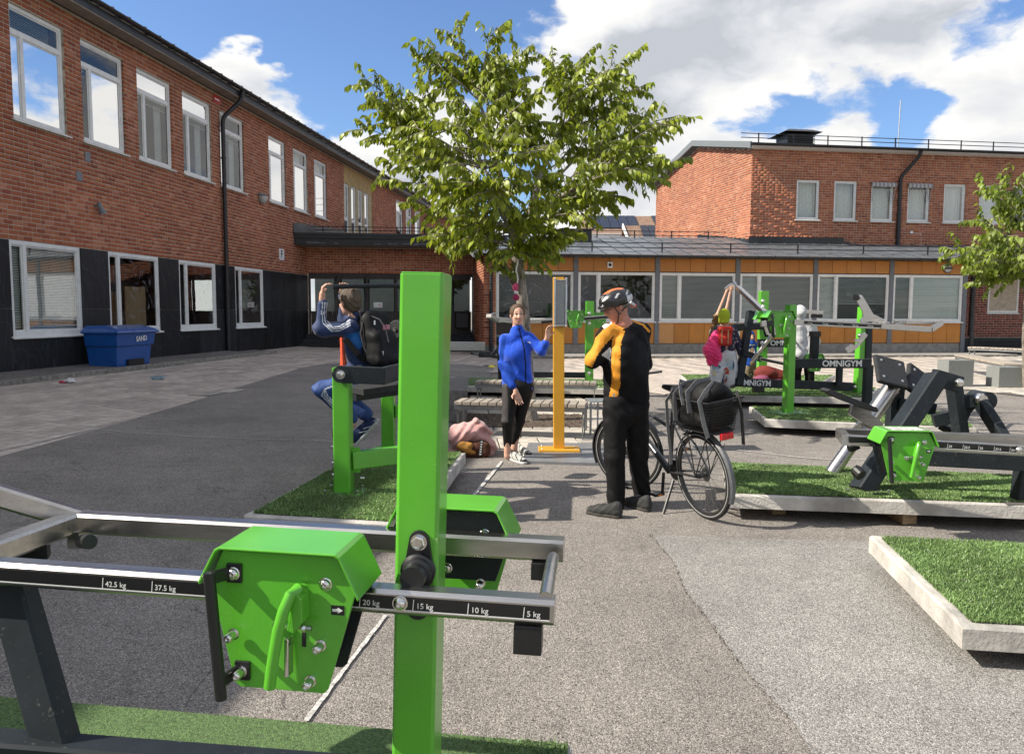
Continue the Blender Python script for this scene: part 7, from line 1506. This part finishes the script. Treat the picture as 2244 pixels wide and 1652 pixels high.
# the child in front
M_wfl = mat('white_floral', (.62, .64, .64), .8, var=.0, scale=5, col2=(.30, .45, .55)); ramp_sharp(M_wfl, .38, .45)
fl = [(1, stroke([(1588, 812), (1592, 806), (1596, 812), (1590, 818), (1597, 817)], 5)), (2, [(1574, 768), (1582, 766), (1584, 778), (1576, 780)]), (1, [(1586, 832), (1592, 830), (1592, 838), (1587, 840)]), (3, stroke([(1606, 790), (1608, 800), (1606, 812)], 3)), (3, stroke([(1592, 825), (1593, 835)], 2)), (2, [(1562, 815), (1568, 812), (1570, 822), (1563, 825)]), (3, stroke([(1572, 800), (1580, 806)], 3))]
t, q, PH = child('child in lime hood and navy floral jacket with wide white patterned trousers', 12.9, (1587, 692), (1588, 712), [(1572, 724), (1606, 722)], [(1566, 750, .08), (1619, 752)], [(1562, 772, .1), (1622, 780)], [(1578, 778), (1600, 778)], [(1572, 808), (1602, 808)], [(1566, 838), (1602, 838)], (.3, .95, 0),
    ([M_flor, M_nav], True), [M_wfl, mat('red_flower', (.6, .08, .04), .8), mat('yellow_flower', (.7, .6, .3), .8), mat('ink_flower', (.05, .06, .12), .8)], s=.86, tr_=(.105, .115), bp=polypaint(fl), shoes=cloth('pale_shoe', (.4, .35, .35)), hood=None, wide=1.05)
M_lime = cloth('lime_hood', (.42, .50, .03))
sdf('lime_hood', [('e', PH(0, -.01, .02), (.092, .105, .105), None), ('c', PH(0, -.03, -.02), PH(0, -.05, -.13), .09, .085), ('B', PH(0, -.03, -.22), (.2, .2, .07), None, .01, .02)], .012, M_lime, t, k=.03)
bk = thing('backpack', q((1589, 735, -.15)), 'small red backpack worn by the child in the lime hood', 'backpack')
M_redb = cloth('red_canvas', (.55, .045, .03)); sdf('bag_body', [('b', q((1589, 737, -.16)), (.105, .07, .15), None, .05), ('b', q((1589, 746, -.23)), (.08, .04, .07), None, .03), ('b', q((1589, 722, -.17)), (.112, .085, .05), None, .04)], .012, M_redb, bk, k=.015)
for x in (-.05, .05): B().box(V3(q((1589, 738, -.285)))+V3((x, .0, 0)), (.016, .006, .22)).out('strap', mat('tan_strap', (.45, .30, .16), .7), bk)
pj = thing('puffer_jacket', q((1562, 760, -.1)), 'bright pink puffer jacket hanging at the left side of the lime-hooded child', 'jacket')
M_pink = cloth('pink_puffer', (.90, .045, .20), rough=.5, sheen=.2)
def pf(X, Y, Z): return .007*np.sin((Z*.9+X*.35)*120+1.5*np.sin(X*25))+.006*np.sin(X*40+Z*18)
sdf('jacket_body', [('c', q((1571, 738, -.05)), q((1558, 768, -.1)), .10, .135), ('c', q((1564, 765, -.1)), q((1572, 782, -.12)), .11, .085), ('c', q((1552, 775, -.1)), q((1555, 795, -.1)), .055, .05), ('c', q((1566, 785, -.1)), q((1570, 800, -.1)), .045, .035)], .013, M_pink, pj, k=.03, folds=pf)
# child in blue hoodie
M_bh2 = cloth('royal_blue_hoodie', (.012, .07, .35)); M_prt = mat('hoodie_print', (.55, .50, .38), .8, var=.4, scale=30)
child('small child in blue hoodie and khaki trousers between dark upright and green post', 15.6, (1646, 738), (1646, 752), [(1636, 757), (1658, 757)], [(1633, 775), (1661, 775)], [(1636, 790), (1660, 790)], [(1641, 796), (1653, 796)], [(1640, 812), (1653, 812)], [(1640, 826), (1652, 826)], (.1, -1, -.05),
    ([M_bh2, M_prt, M_signw], True), cloth('khaki', (.16, .13, .08)), hood='up', s=.82, tr_=(.06, .055), wide=.92, tp=polypaint([(1, [(1641, 765), (1653, 763), (1655, 775), (1642, 777)]), (2, stroke([(1639, 756), (1655, 756)], 2.5))]))
# person in white hoodie
M_whd = cloth('white_hoodie', (.52, .52, .53)); 
child('person in white hoodie with hood up and black trousers, seen from behind', 13.6, (1752, 686), (1753, 706), [(1741, 717), (1780, 717)], [(1735, 748, .02), (1788, 748, .02)], [(1741, 772, .1), (1783, 772, .1)], [(1750, 776), (1776, 776)], [(1745, 808), (1773, 808)], [(1746, 838), (1774, 838)], (-.35, .93, -.1),
    ([M_whd], True), M_trk, hood='up', s=1.02, tr_=(.098, .085), wide=1.42, nzt=.006)
# ================================================================== trees
M_leaf = mat('leaf', (.34, .38, .030), .42, var=.12, scale=8, rand=.5, transl=.42, col2=(.16, .24, .02))
M_leaf2 = mat('leaf_yellow', (.24, .30, .03), .45, var=.12, scale=8, rand=.4, transl=.4, col2=(.14, .21, .02))
M_bark = mat('bark', (.27, .24, .20), .92, var=.35, scale=18, bump=1.0, bscale=45, mscale=(1, 1, .5), col2=(.09, .075, .06))
LT = np.array([(0, 0, 0), (.35, 0, .0), (.70, 0, -.07), (1, 0, -.24), (.16, .17, .02), (.42, .27, .035), (.74, .17, -.06), (.16, -.17, .02), (.42, -.27, .035), (.74, -.17, -.06)])
LF = np.array([(0, 1, 4), (4, 1, 5), (1, 2, 5), (5, 2, 6), (2, 3, 6), (0, 7, 1), (7, 8, 1), (1, 8, 2), (8, 9, 2), (2, 9, 3)])
def leafy(root, P, D, Nn, S, m, n_single, r):
    """P: stalk points, D: leaf directions, Nn: approx normals, S: lengths"""
    D = D/np.linalg.norm(D, axis=1, keepdims=True); Y = np.cross(Nn, D); Y /= np.linalg.norm(Y, axis=1, keepdims=True)+1e-9; Z = np.cross(D, Y)
    W_ = r.uniform(.85, 1.2, len(P)); order = np.argsort(P[:, 1]); si = order[:n_single]; st = order[n_single:]
    T = LT[None]*S[st, None, None]; v = P[st, None]+T[..., 0:1]*D[st, None]+T[..., 1:2]*W_[st, None, None]*Y[st, None]+T[..., 2:3]*Z[st, None]*r.uniform(.6, 2.0, (len(st), 1, 1))
    F = (LF[None]+(np.arange(len(st))*10)[:, None, None]).reshape(-1, 3); fast('foliage', v.reshape(-1, 3), F, m, root, smooth=False, kind='stuff')
    me = bpy.data.meshes.new('leaf'); me.from_pydata([tuple(x) for x in LT], [], [tuple(int(i) for i in f) for f in LF]); me.materials.append(m)
    for i in si:
        M = Matrix((V3(D[i])*S[i], V3(Y[i])*S[i]*W_[i], V3(Z[i])*S[i])).transposed().to_4x4(); M.translation = V3(P[i]); inst('leaf', me, M, root)
def tree(root, trunk, limbs, m_leaf, seed, nleaf=10, twig=.36, lsize=.112, singles=300, ntw=9, droop=.75, extra=None, twigr=.006):
    r = np.random.default_rng(seed); tw = []; b = B()
    for L_ in trunk: b.tube([p for p, _ in L_], 1, 12, rr=[w for _, w in L_])
    b.out('trunk', M_bark, root, smooth=True)
    P, D, N_ = [], [], []; bb = B()
    for (p0, p1, w) in limbs:
        p0, p1 = V3(p0), V3(p1); L_ = (p1-p0).length; n = 9; mid = p0.lerp(p1, .5)+V3((r.normal(0, .06)*L_, r.normal(0, .06)*L_, .10*L_)); C_ = []
        for k in range(n): t = k/(n-1); C_.append(p0*(1-t)**2+mid*2*t*(1-t)+p1*t*t+V3(r.normal(0, .012, 3))*(0 < k < n-1))
        bb.tube(C_, 1, 6, rr=[max(.005, w*(1-.85*k/(n-1))) for k in range(n)])
        for j in range(ntw):
            t = .28+.72*(j+r.random()*.7)/ntw; k = min(n-2, int(t*(n-1))); q = C_[k].lerp(C_[k+1], t*(n-1)-k); d0 = (C_[k+1]-C_[k]).normalized()
            a = r.random()*6.283; s = d0.orthogonal().normalized(); s = (Matrix.Rotation(a, 3, d0) @ s); s.z = s.z*.6+.10
            dt = (d0*(.55+.5*(t > .9))+s*.8).normalized(); tl = twig*(.6+.7*r.random())*(1.1-.3*t); e1 = q+dt*tl*.6; e2 = q+dt*tl-V3((0, 0, .10*tl)); bb.tube([q, e1, e2], 1, 4, rr=[twigr, twigr*.7, twigr*.35])
            for m_ in range(nleaf):
                u = (m_+.6)/nleaf; pt = q.lerp(e1, u/.6) if u < .6 else e1.lerp(e2, (u-.6)/.4); aa = (m_ % 2)*math.pi+r.normal(0, .5); sd = V3((-dt.y, dt.x, 0)); sd = sd.normalized() if sd.length > .01 else V3((1, 0, 0))
                side = sd*math.cos(aa); P.append(pt); D.append(side*.6+dt*.45+V3((0, 0, -droop-.3*r.random()))+V3(r.normal(0, .22, 3))); N_.append(V3((0, 0, 1))+side*.9+V3(r.normal(0, .35, 3)))
    bb.out('branches', M_bark, root, smooth=True, kind='stuff')
    n = len(P); leafy(root, np.array([tuple(p) for p in P]), np.array([tuple(p) for p in D]), np.array([tuple(p) for p in N_]), lsize*r.uniform(.65, 1.25, n), m_leaf, singles, r)
Yt = tree_c.y
tr1 = thing('leafy_tree', tree_c, 'small cherry-like tree with drooping leaves standing between the benches in the middle', 'tree')
def T_(px, py, dy=0.0): return A(px, py, Yt+dy)
trunk = [[(T_(1163, 930), .135), (T_(1161, 905), .105), (T_(1158, 860), .095), (T_(1153, 780), .09), (T_(1148, 700), .088), (T_(1143, 640), .080), (T_(1136, 585), .080), (T_(1131, 545), .085), (T_(1124, 505), .07), (T_(1112, 450, .1), .05), (T_(1095, 380, .1), .038), (T_(1075, 300, -.1), .028), (T_(1050, 220), .018), (T_(1010, 110), .01)],
         [(T_(1131, 548), .07), (T_(1150, 505, -.1), .055), (T_(1165, 450, -.2), .045), (T_(1185, 380, -.1), .035), (T_(1230, 290, .1), .025), (T_(1300, 200, .2), .012)],
         [(T_(1141, 648), .055), (T_(1122, 610, -.05), .048), (T_(1103, 580, -.1), .045), (T_(1088, 558, -.1), .042)],
         [(T_(1120, 500), .04), (T_(1080, 440, .4), .032), (T_(1010, 380, .6), .024), (T_(930, 310, .8), .014)],
         [(T_(1155, 490), .045), (T_(1210, 440, -.3), .034), (T_(1290, 400, -.6), .026), (T_(1370, 350, -.8), .014)],
         [(T_(1125, 505), .04), (T_(1110, 440, -.6), .03), (T_(1060, 370, -1.1), .018)], [(T_(1140, 500), .04), (T_(1180, 430, .6), .03), (T_(1260, 350, 1.1), .018)]]
lim = []; rr_ = np.random.default_rng(11)
tips = [(1000, 52, 0), (1088, 52, .2), (945, 100, .3), (912, 112, -.1), (792, 158, .2), (815, 200, -.4), (788, 272, .3), (858, 190, .8), (848, 345, -.5), (862, 392, .4), (960, 505, -.6), (990, 500, .6), (1030, 515, -.9), (1250, 500, .5), (1290, 455, -.5), (1325, 430, .3), (1430, 380, .5), (1470, 352, -.2), (1482, 248, .3), (1465, 255, -.6), (1415, 178, 0), (1385, 122, .4), (1345, 130, -.4), (1272, 118, .1), (1225, 140, .7),
        (1150, 105, -.3), (1030, 150, .7), (905, 270, -.9), (930, 180, .5), (1000, 250, -1.2), (1080, 240, 1.3), (1180, 200, -1.0), (1260, 210, 1.0), (1330, 250, -1.2), (1400, 300, .9), (1380, 360, -1.2), (930, 400, -1.1), (1000, 350, -1.6), (1100, 300, -1.6), (1200, 320, -1.7), (1290, 350, -1.6), (1220, 420, -1.4), (1080, 430, -1.5), (1150, 470, -1.0), (960, 440, 1.0), (1060, 400, 1.5), (1180, 390, 1.6), (1300, 400, 1.3), (1120, 200, .2), (900, 320, 1.1), (1350, 200, .9), (1070, 130, -.4), (1170, 260, -.3), (960, 330, -.5), (1410, 260, -.4), (1240, 260, -.2), (1020, 460, .2), (1200, 470, .2),
        (1130, 350, -1.9), (1250, 170, -.7), (1310, 300, .2), (880, 240, .1), (990, 190, -.3), (1050, 300, 1.0), (1160, 160, .6), (1010, 430, -1.3), (870, 300, -.2), (1350, 420, -.3), (1180, 530, -.3), (1050, 530, .3), (1120, 540, -.5),
        (960, 510, .1), (1000, 525, -.5), (1180, 540, .4), (1235, 515, .2), (1010, 500, .9), (890, 440, .3), (1100, 390, 0), (1150, 300, 0), (1000, 380, -.2), (1200, 380, .1), (1060, 170, .2), (1320, 180, -.2), (1380, 300, 0), (860, 260, .4), (1420, 340, -.6),
        (1270, 430, .8), (1390, 240, .2), (1440, 300, .1), (1060, 200, -1.0), (1210, 120, .1), (960, 260, .3), (1330, 330, 1.4), (1100, 480, 1.0)]
hubs = [T_(1124, 505), T_(1112, 450, .1), T_(1095, 380, .1), T_(1075, 300, -.1), T_(1050, 220), T_(1165, 450, -.2), T_(1185, 380, -.1), T_(1230, 290, .1), T_(1080, 440, .4), T_(1010, 380, .6), T_(930, 310, .8), T_(1210, 440, -.3), T_(1290, 400, -.6), T_(1110, 440, -.6), T_(1060, 370, -1.1), T_(1180, 430, .6), T_(1260, 350, 1.1), T_(1131, 545)]
for (x, y, d) in tips:
    p1 = T_(x, y+8, d); h_ = min(hubs, key=lambda q: (q-p1).length+(.8 if q.z > p1.z-.1 else 0)); lim.append((h_, p1, .016))
tree(tr1, trunk, lim, M_leaf, 5, nleaf=12, ntw=12, twig=.40)
# low shoot on the cut limb
b_ = np.random.default_rng(2); lim = [(T_(1095, 570, -.1), T_(1108, 585, -.2), .01), (T_(1095, 568, -.1), T_(1082, 580, -.2), .01), (T_(1140, 600, 0), T_(1118, 590, -.3), .01), (T_(1140, 600, 0), T_(1175, 552, -.3), .01)]
P, D, N_ = [], [], []
for (a, c, w) in lim:
    for k in range(16): u = .2+.9*b_.random(); P.append(tuple(a.lerp(c, u)+V3(b_.normal(0, .045, 3)))); D.append((b_.normal(0, .6), b_.normal(0, .6), -.9)); N_.append((b_.normal(0, .5), b_.normal(0, .5)-.3, 1))
leafy(tr1, np.array(P), np.array(D), np.array(N_), .10*b_.uniform(.7, 1.2, len(P)), M_leaf2, 0, b_)
# ribbon with hearts hung on the tree
t = thing('ribbon', T_(1132, 650, -.25), 'white ribbon with two pink paper ornaments hanging on the tree trunk', 'ribbon')
b = B()
zz = [T_(1133+2*math.sin(k*1.3), 562+k*8.2, -.22) for k in range(11)]
b.add([v for p in zz for v in (p+V3((-.010, 0, 0)), p+V3((.012, .004, 0)))], [(2*i, 2*i+1, 2*i+3, 2*i+2) for i in range(10)]); b.out('band', M_signw, t)
M_orn = mat('pink_card', (.55, .06, .17), .6); M_orn2 = mat('magenta_card', (.36, .02, .10), .6)
sdf('ornament', [('e', T_(1130, 629, -.25), (.042, .03, .065))], .012, M_orn, t, k=.01); sdf('ornament', [('e', T_(1131, 641, -.25), (.035, .03, .025))], .01, M_signw, t, k=.01); sdf('ornament', [('e', T_(1131, 652, -.25), (.05, .03, .045))], .012, M_orn2, t, k=.01)
# right tree
g2 = G(2243, 852); Y2_ = g2.y
def U_(px, py, dy=0.0): return A(px, py, Y2_-1.5+dy)
tr2 = thing('leafy_tree', g2, 'yellow-green young tree reaching in from the right edge', 'tree')
lim = []
for (x, y, d) in [(2075, 545, .2), (2130, 540, -.6), (2105, 560, .8), (2140, 480, 0), (2160, 415, .3), (2200, 395, -.4), (2235, 400, .5), (2260, 430, 0), (2180, 500, -.9), (2150, 570, -.9), (2185, 585, .3), (2150, 620, 0), (2230, 560, -1.2), (2210, 460, .9), (2270, 520, .6), (2290, 470, -.5), (2300, 560, .3), (2220, 600, .6), (2140, 600, .7), (2190, 440, .9), (2330, 500, 0), (2270, 600, -.6), (2165, 520, .5), (2120, 575, -.2), (2200, 540, -.2)]: lim.append((U_(2262, min(600, y+70)), U_(x, y, d), .018))
tree(tr2, [[(g2+V3((.12, 0, 0)), .13), (U_(2252, 740, 1.2), .10), (U_(2256, 640, .4), .09), (U_(2262, 560), .07), (U_(2265, 480), .04)]], lim, M_leaf2, 8, nleaf=12, ntw=10, twig=.42, singles=120, lsize=.125)
# ================================================================== bicycle
rc = G(1548, 1136); head_ = V3((-.39, .921, 0)).normalized(); lean = math.radians(7)
MB = frame(rc, head_) @ Matrix.Rotation(-lean, 4, 'X')
bike = thing('bicycle', rc, 'dark grey city bicycle on its kickstand with a rear basket, beside the man', 'bicycle')
M_tyre = mat('tyre', (.018, .018, .018), .8, var=.2, scale=60, bump=.3); M_rim = mat('rim_black', (.02, .02, .02), .35); M_frame = mat('bike_frame_grey', (.045, .047, .050), .3, metal=.3, coat=.4); M_guard = mat('mudguard_grey', (.13, .135, .14), .45); M_spoke = mat('spoke_steel', (.4, .4, .4), .3, metal=1)
R_ = .345
def wheel(M, nm):
    c = M @ V3((0, 0, 0)); ax = M.to_3x3() @ V3((0, 1, 0))
    w = B().ring(c, ax, R_-.019, .019, 64, 10).out(nm, M_tyre, bike, smooth=True)
    b = B()
    for s in (-1, 1): b.ring(c+ax*s*.0165, ax, R_-.026, 0, 64, prof=[(-.0035, -.001), (.0035, -.001), (.0035, .0012), (-.0035, .0012)])
    b.out('reflective_band', mat('reflective_band', (.45, .45, .44), .4), w)
    B().ring(c, ax, R_-.045, 0, 64, prof=[(-.012, -.011), (.008, -.012), (.008, .012), (-.012, .011)]).out('rim', M_rim, w, smooth=True)
    b = B()
    for k in range(32):
        a = k*2*math.pi/32; s = 1 if k % 2 else -1; a2 = a+(.9 if k % 4 < 2 else -.9); b.tube([M @ V3((.025*math.cos(a2), s*.03, .025*math.sin(a2))), M @ V3(((R_-.055)*math.cos(a), 0, (R_-.055)*math.sin(a)))], .0013, 3, caps=False)
    b.out('spokes', M_spoke, w, kind='stuff'); B().lathe(c, ax, [(.012, -.06), (.02, -.035), (.02, .035), (.012, .06)], 12).out('hub', M_rim, w, smooth=True); return w
MR = MB @ Matrix.Translation((0, 0, R_)); wheel(MR, 'rear_wheel')
MFr = MB @ Matrix.Translation((1.09, 0, R_)) @ Matrix.Rotation(math.radians(30), 4, 'Z'); wheel(MFr, 'front_wheel')
b = B(MR); 
for i, r_ in enumerate((.055, .050, .044, .038, .03)): b.lathe((0, -.028-.004*i, 0), (0, 1, 0), [(r_, -.001), (r_, .001)], 24)
b.out('cassette', M_spoke, bike)
def tb(pts, r, nm, m=None): return B(MB).tube(pts, r, 12).out(nm, m or M_frame, bike, smooth=True)
BBp = (.45, 0, .29); ST = (.33, 0, .80); HT = (.93, 0, .80); HB = (.98, 0, .62)
tb([BBp, ST], .018, 'seat_tube'); tb([BBp, (.70, 0, .46), HB], .030, 'down_tube'); tb([(.36, 0, .66), HT], .018, 'top_tube'); tb([HB, (.92, 0, .86)], .022, 'head_tube')
b = B(MB)
for s in (-1, 1): b.tube([(0, s*.065, R_), (.2, s*.055, .33), BBp], .010, 8).tube([(0, s*.065, R_), (.14, s*.055, .55), (.345, s*.012, .74)], .008, 8)
b.out('rear_stays', M_frame, bike, smooth=True)
b = B(MB); 
for s in (-1, 1): b.tube([(1.09, s*.055, R_), (1.03, s*.05, .58), (.985, s*.03, .66)], .012, 8)
b.out('fork', M_frame, bike, smooth=True)
tb([ST, (.30, 0, .96)], .0135, 'seat_post', M_spoke); tb([(.92, 0, .86), (.89, 0, .98), (.86, 0, 1.02)], .014, 'stem', M_rim); tb([(.62, .20, 1.05), (.76, .17, 1.04), (.87, 0, 1.02), (.93, -.18, 1.04), (.84, -.26, 1.05)], .011, 'handlebar', M_rim)
tb([(.62, .20, 1.05), (.71, .18, 1.045)], .017, 'grip', M_rub)
L3 = lambda p: tuple(MB @ V3(p)); RB3 = np.array(MB.to_3x3())
sdf('saddle', [('e', L3((.20, 0, .985)), (.075, .085, .030), RB3), ('c', L3((.22, 0, .985)), L3((.43, 0, .995)), .045, .020), ('e', L3((.16, .0, .99)), (.05, .08, .028), RB3), ('B', L3((.25, 0, .93)), (.3, .2, .035), RB3, .005, .01)], .007, mat('saddle_black', (.012, .012, .013), .3, coat=.2), bike, k=.03)
def chainguard(): pass
b = B(MB); b.lathe((.45, -.05, .29), (0, 1, 0), [(.085, -.002), (.085, .002)], 32); b.out('chainring', M_rim, bike)
b = B(MB); b.tube([(.45, -.05, .375), (0, -.04, .375+R_-.29-.03)], .004, 4).tube([(.45, -.05, .205), (.0, -.04, .30)], .004, 4); b.out('chain', M_spoke, bike)
B(MB).bar((.45, .06, .29), (.47, .075, .125), .014, .024).out('crank', M_rim, bike); B(MB).bar((.45, -.065, .29), (.43, -.08, .455), .014, .024).out('crank', M_rim, bike)
for (p, s) in (((.47, .125, .12), 1), ((.43, -.13, .455), -1)):
    o = B(MB).box(p, (.085, .09, .022)).out('pedal', M_rim, bike, bev=.004)
    b = B(MB)
    for x in (-.042, .042): b.box((p[0]+x, p[1], p[2]), (.003, .04, .012))
    b.out('pedal_reflector', mat('amber', (.7, .2, .02), .3), o)
B(MB).bar((.30, .07, .26), (.24, .24, .012), .016, .022).out('kickstand', M_rim, bike); B(MB).box((.237, .25, .008), (.05, .03, .015)).out('kickstand_foot', M_blk, bike, bev=.004)
def guard(M, a0, a1, w=.052):
    vs = []; n = 22
    for k in range(n+1):
        a = math.radians(a0+(a1-a0)*k/n); 
        for (y, rr) in ((-w/2, R_+.008), (-w/4, R_+.022), (w/4, R_+.022), (w/2, R_+.008)): vs.append((rr*math.cos(a), y, rr*math.sin(a)))
    return B(M).add(vs, [(4*k+q, 4*k+q+1, 4*k+q+5, 4*k+q+4) for k in range(n) for q in range(3)])
guard(MR, 50, 205).out('rear_mudguard', M_guard, bike, smooth=True); guard(MFr, -20, 150).out('front_mudguard', M_rim, bike, smooth=True)
b = B(MB)
for s in (-1, 1): b.tube([(0, s*.07, R_), (-.24, s*.045, .62)], .003, 5).tube([(0, s*.07, R_), (.05, s*.075, .715)], .005, 6).tube([(0, s*.07, R_), (-.20, s*.075, .715)], .005, 6).tube([(.30, s*.04, .725), (.1, s*.075, .72), (-.30, s*.075, .72)], .006, 6)
b.tube([(-.30, -.075, .72), (-.30, .075, .72)], .006, 6); b.out('rear_rack', M_rim, bike, smooth=True)
B(MB).box((-.325, 0, .70), (.03, .11, .05)).out('rear_light', mat('red_reflector', (.55, .01, .012), .2, coat=.5), bike, bev=.008)
# basket
bs = thing('bicycle_basket', MB @ V3((-.08, 0, .73)), 'black mesh basket on the bicycle rack', 'basket'); M_bk = mat('basket_wire', (.014, .014, .015), .45)
bx = [(-.28, .11, -.11, .11, .725), (-.345, .135, -.16, .16, .965)]
def bpt(u, v, side):     # u around 0..1 on a side, v up 0..1
    x0 = bx[0][0]+(bx[1][0]-bx[0][0])*v; x1 = bx[0][1]+(bx[1][1]-bx[0][1])*v; y0 = bx[0][2]+(bx[1][2]-bx[0][2])*v; y1 = bx[0][3]+(bx[1][3]-bx[0][3])*v; z = bx[0][4]+(bx[1][4]-bx[0][4])*v
    return {0: (x0+(x1-x0)*u, y0, z), 1: (x0+(x1-x0)*u, y1, z), 2: (x0, y0+(y1-y0)*u, z), 3: (x1, y0+(y1-y0)*u, z)}[side]
b = B(MB)
for s in range(4):
    n = 34 if s < 2 else 24
    for k in range(n+1):
        for (a, c) in ((k/n, (k+5)/n), ((k+5)/n, k/n)):
            if max(a, c) > 1: continue
            b.tube([bpt(a, 0, s), bpt(c, 1, s)], .0016, 3, caps=False)
    for v in np.linspace(0, 1, 12): b.tube([bpt(0, v, s), bpt(1, v, s)], .0014, 3, caps=False)
b.out('mesh', M_bk, bs, kind='stuff')
b = B(MB)
for v, r_ in ((0, .005), (1, .008)): b.tube([bpt(0, v, 0), bpt(1, v, 0), bpt(1, v, 1), bpt(0, v, 1), bpt(0, v, 0)], r_, 6)
b.add([bpt(0, 0, 0), bpt(1, 0, 0), bpt(1, 0, 1), bpt(0, 0, 1)], [(0, 1, 2, 3)]); b.out('rim', M_bk, bs)
bg = thing('bag', MB @ V3((-.08, 0, .8)), 'black bag with grey straps lying in the bicycle basket', 'bag')
sdf('bag_body', [('b', L3((-.085, 0, .90)), (.205, .145, .15), RB3, .07), ('e', L3((-.20, .02, 1.03)), (.12, .11, .07), RB3), ('e', L3((.03, 0, 1.0)), (.11, .12, .06), RB3)], .010, M_bp, bg, k=.04, nz=.008, nscale=18)
M_gst = cloth('grey_webbing', (.20, .20, .20))
def strap(pts, w, nm='strap', par=None, m=None, up=(0, 0, 1)):
    b = B(MB); b.sweep(pts, [(-w/2, -.002), (w/2, -.002), (w/2, .002), (-w/2, .002)], up); return b.out(nm, m or M_gst, par or bg, smooth=True)
strap([(.02, -.02, 1.075), (.03, .08, 1.07), (.04, .165, 1.0), (.03, .182, .90), (.04, .178, .80)], .035, up=(1, 0, 0)); strap([(-.16, -.02, 1.10), (-.15, .09, 1.10), (-.13, .17, 1.03), (-.15, .178, .88)], .04, up=(1, 0, 0)); strap([(-.26, .03, 1.09), (-.29, .12, 1.05), (-.28, .178, .98), (-.29, .16, .80), (-.27, .12, .70)], .035, up=(1, 0, 0))
strap([(.15, .10, 1.01), (.185, .15, .93), (.18, .16, .75), (.19, .15, .55), (.21, .14, .42)], .026, up=(1, 0, 0)); strap([(-.345, -.1, 1.02), (-.36, -.12, .85), (-.355, -.12, .62)], .034, up=(0, 1, 0), m=cloth('dark_webbing', (.05, .05, .05)))
strap([(.10, .0, 1.05), (.06, .10, 1.09), (.0, .14, 1.07), (-.05, .17, 1.0), (-.08, .178, .93)], .028, up=(1, 0, 0))
# ================================================================== heaps
hp0 = G(1036, 1003); tw_ = thing('towel', hp0, 'crumpled dusty pink blanket piled over a bag on the ground left of the woman', 'blanket')
M_tow = cloth('dusty_pink', (.58, .33, .31), rough=.95, sheen=.3)
def tfld(X, Y, Z): return .020*np.sin((X*.5+Z*1.0)*30+3*np.sin(Z*7+X*9))+.008*np.sin((X*.8-Z)*55+Y*10+2.5*np.sin(X*12))
def H_(px, py, dy=0.0): return A(px, py, hp0.y+.2+dy)
sdf('cloth_heap', [('c', H_(1005, 950), H_(1040, 945), .13, .13), ('c', H_(998, 962), H_(1000, 985), .09, .07), ('c', H_(1058, 955), H_(1070, 985), .10, .08), ('c', H_(1072, 975), H_(1074, 995), .07, .05), ('e', H_(1030, 962, .1), (.2, .14, .12))], .012, M_tow, tw_, k=.04, folds=tfld)
hb_ = thing('bag', H_(1038, 1000, -.05), 'brown and ochre bag with white lettered band half under the pink blanket', 'bag')
M_brb = cloth('brown_bag', (.085, .035, .02)); M_och = cloth('ochre_cloth', (.45, .22, .05))
sdf('bag_body', [('b', H_(1040, 985, -.12), (.17, .09, .09), None, .05)], .012, M_brb, hb_, k=.03, nz=.008, nscale=20); sdf('ochre_cloth', [('e', H_(1018, 978, -.19), (.09, .06, .055)), ('e', H_(1030, 990, -.2), (.06, .04, .03))], .011, M_och, hb_, k=.03, nz=.008, nscale=26)
B().bar(H_(1056, 964, -.24), H_(1052, 1000, -.24), .006, .035, up=(1, 0, 0)).out('band', M_ink, hb_)
for i in range(6): B().box(H_(1055.5-.6*i, 968+5.4*i, -.247), (.02, .004, .014)).out('band_print', M_signw, hb_)
r0b = G(1690, 846, .2); rb = thing('bag', r0b, 'dark red bag lying on the turf behind the middle machine', 'bag')
def K_(px, py, dy=0.0): return A(px, py, r0b.y+dy)
sdf('bag_body', [('e', K_(1680, 818), (.24, .16, .14)), ('e', K_(1700, 822), (.25, .15, .12)), ('e', K_(1712, 830), (.14, .1, .06))], .016, mat('dark_red_cloth', (.17, .02, .012), .8, bump=.3), rb, k=.05, nz=.012, nscale=12)
mt = thing('jacket', K_(1675, 846), 'mauve pink jacket lying beside the dark red bag', 'jacket'); sdf('cloth', [('e', K_(1668, 832, -.1), (.17, .12, .09)), ('e', K_(1690, 840, -.15), (.36, .12, .07)), ('e', K_(1715, 843, -.1), (.3, .1, .05))], .016, mat('mauve_cloth', (.22, .05, .10), .85), mt, k=.05, nz=.012, nscale=12)
q = G(1077, 806); o = B().lathe(q, (0, 0, 1), [(.14, 0), (.13, .012), (.05, .075), (.035, .07)], 20).out('marker_cone', mat('marker_yellow', (.75, .60, .03), .5), None, smooth=True); props(o, 'flat yellow marker cone on the paving left of the woman', 'marker cone')
# twigs and grit on the asphalt
b = B(); r_ = random.Random(5)
for i in range(900):
    y = 2.2+9*r_.random()**1.5; x = r_.uniform(-.5, .62)*y*1.0+.3; z = gz(x, y)+.006; s = r_.uniform(.002, .006)*(1+.12*y); a = r_.random()*6
    b.add([(x+s*math.cos(a+t), y+s*math.sin(a+t), z) for t in (0, 2.2, 4.1)]+[(x, y, z+s*.5)], [(0, 1, 3), (1, 2, 3), (2, 0, 3)])
b.out('scattered_grit', mat('pale_grit', (.35, .32, .28), .9, var=.4, scale=400), None, kind='stuff')
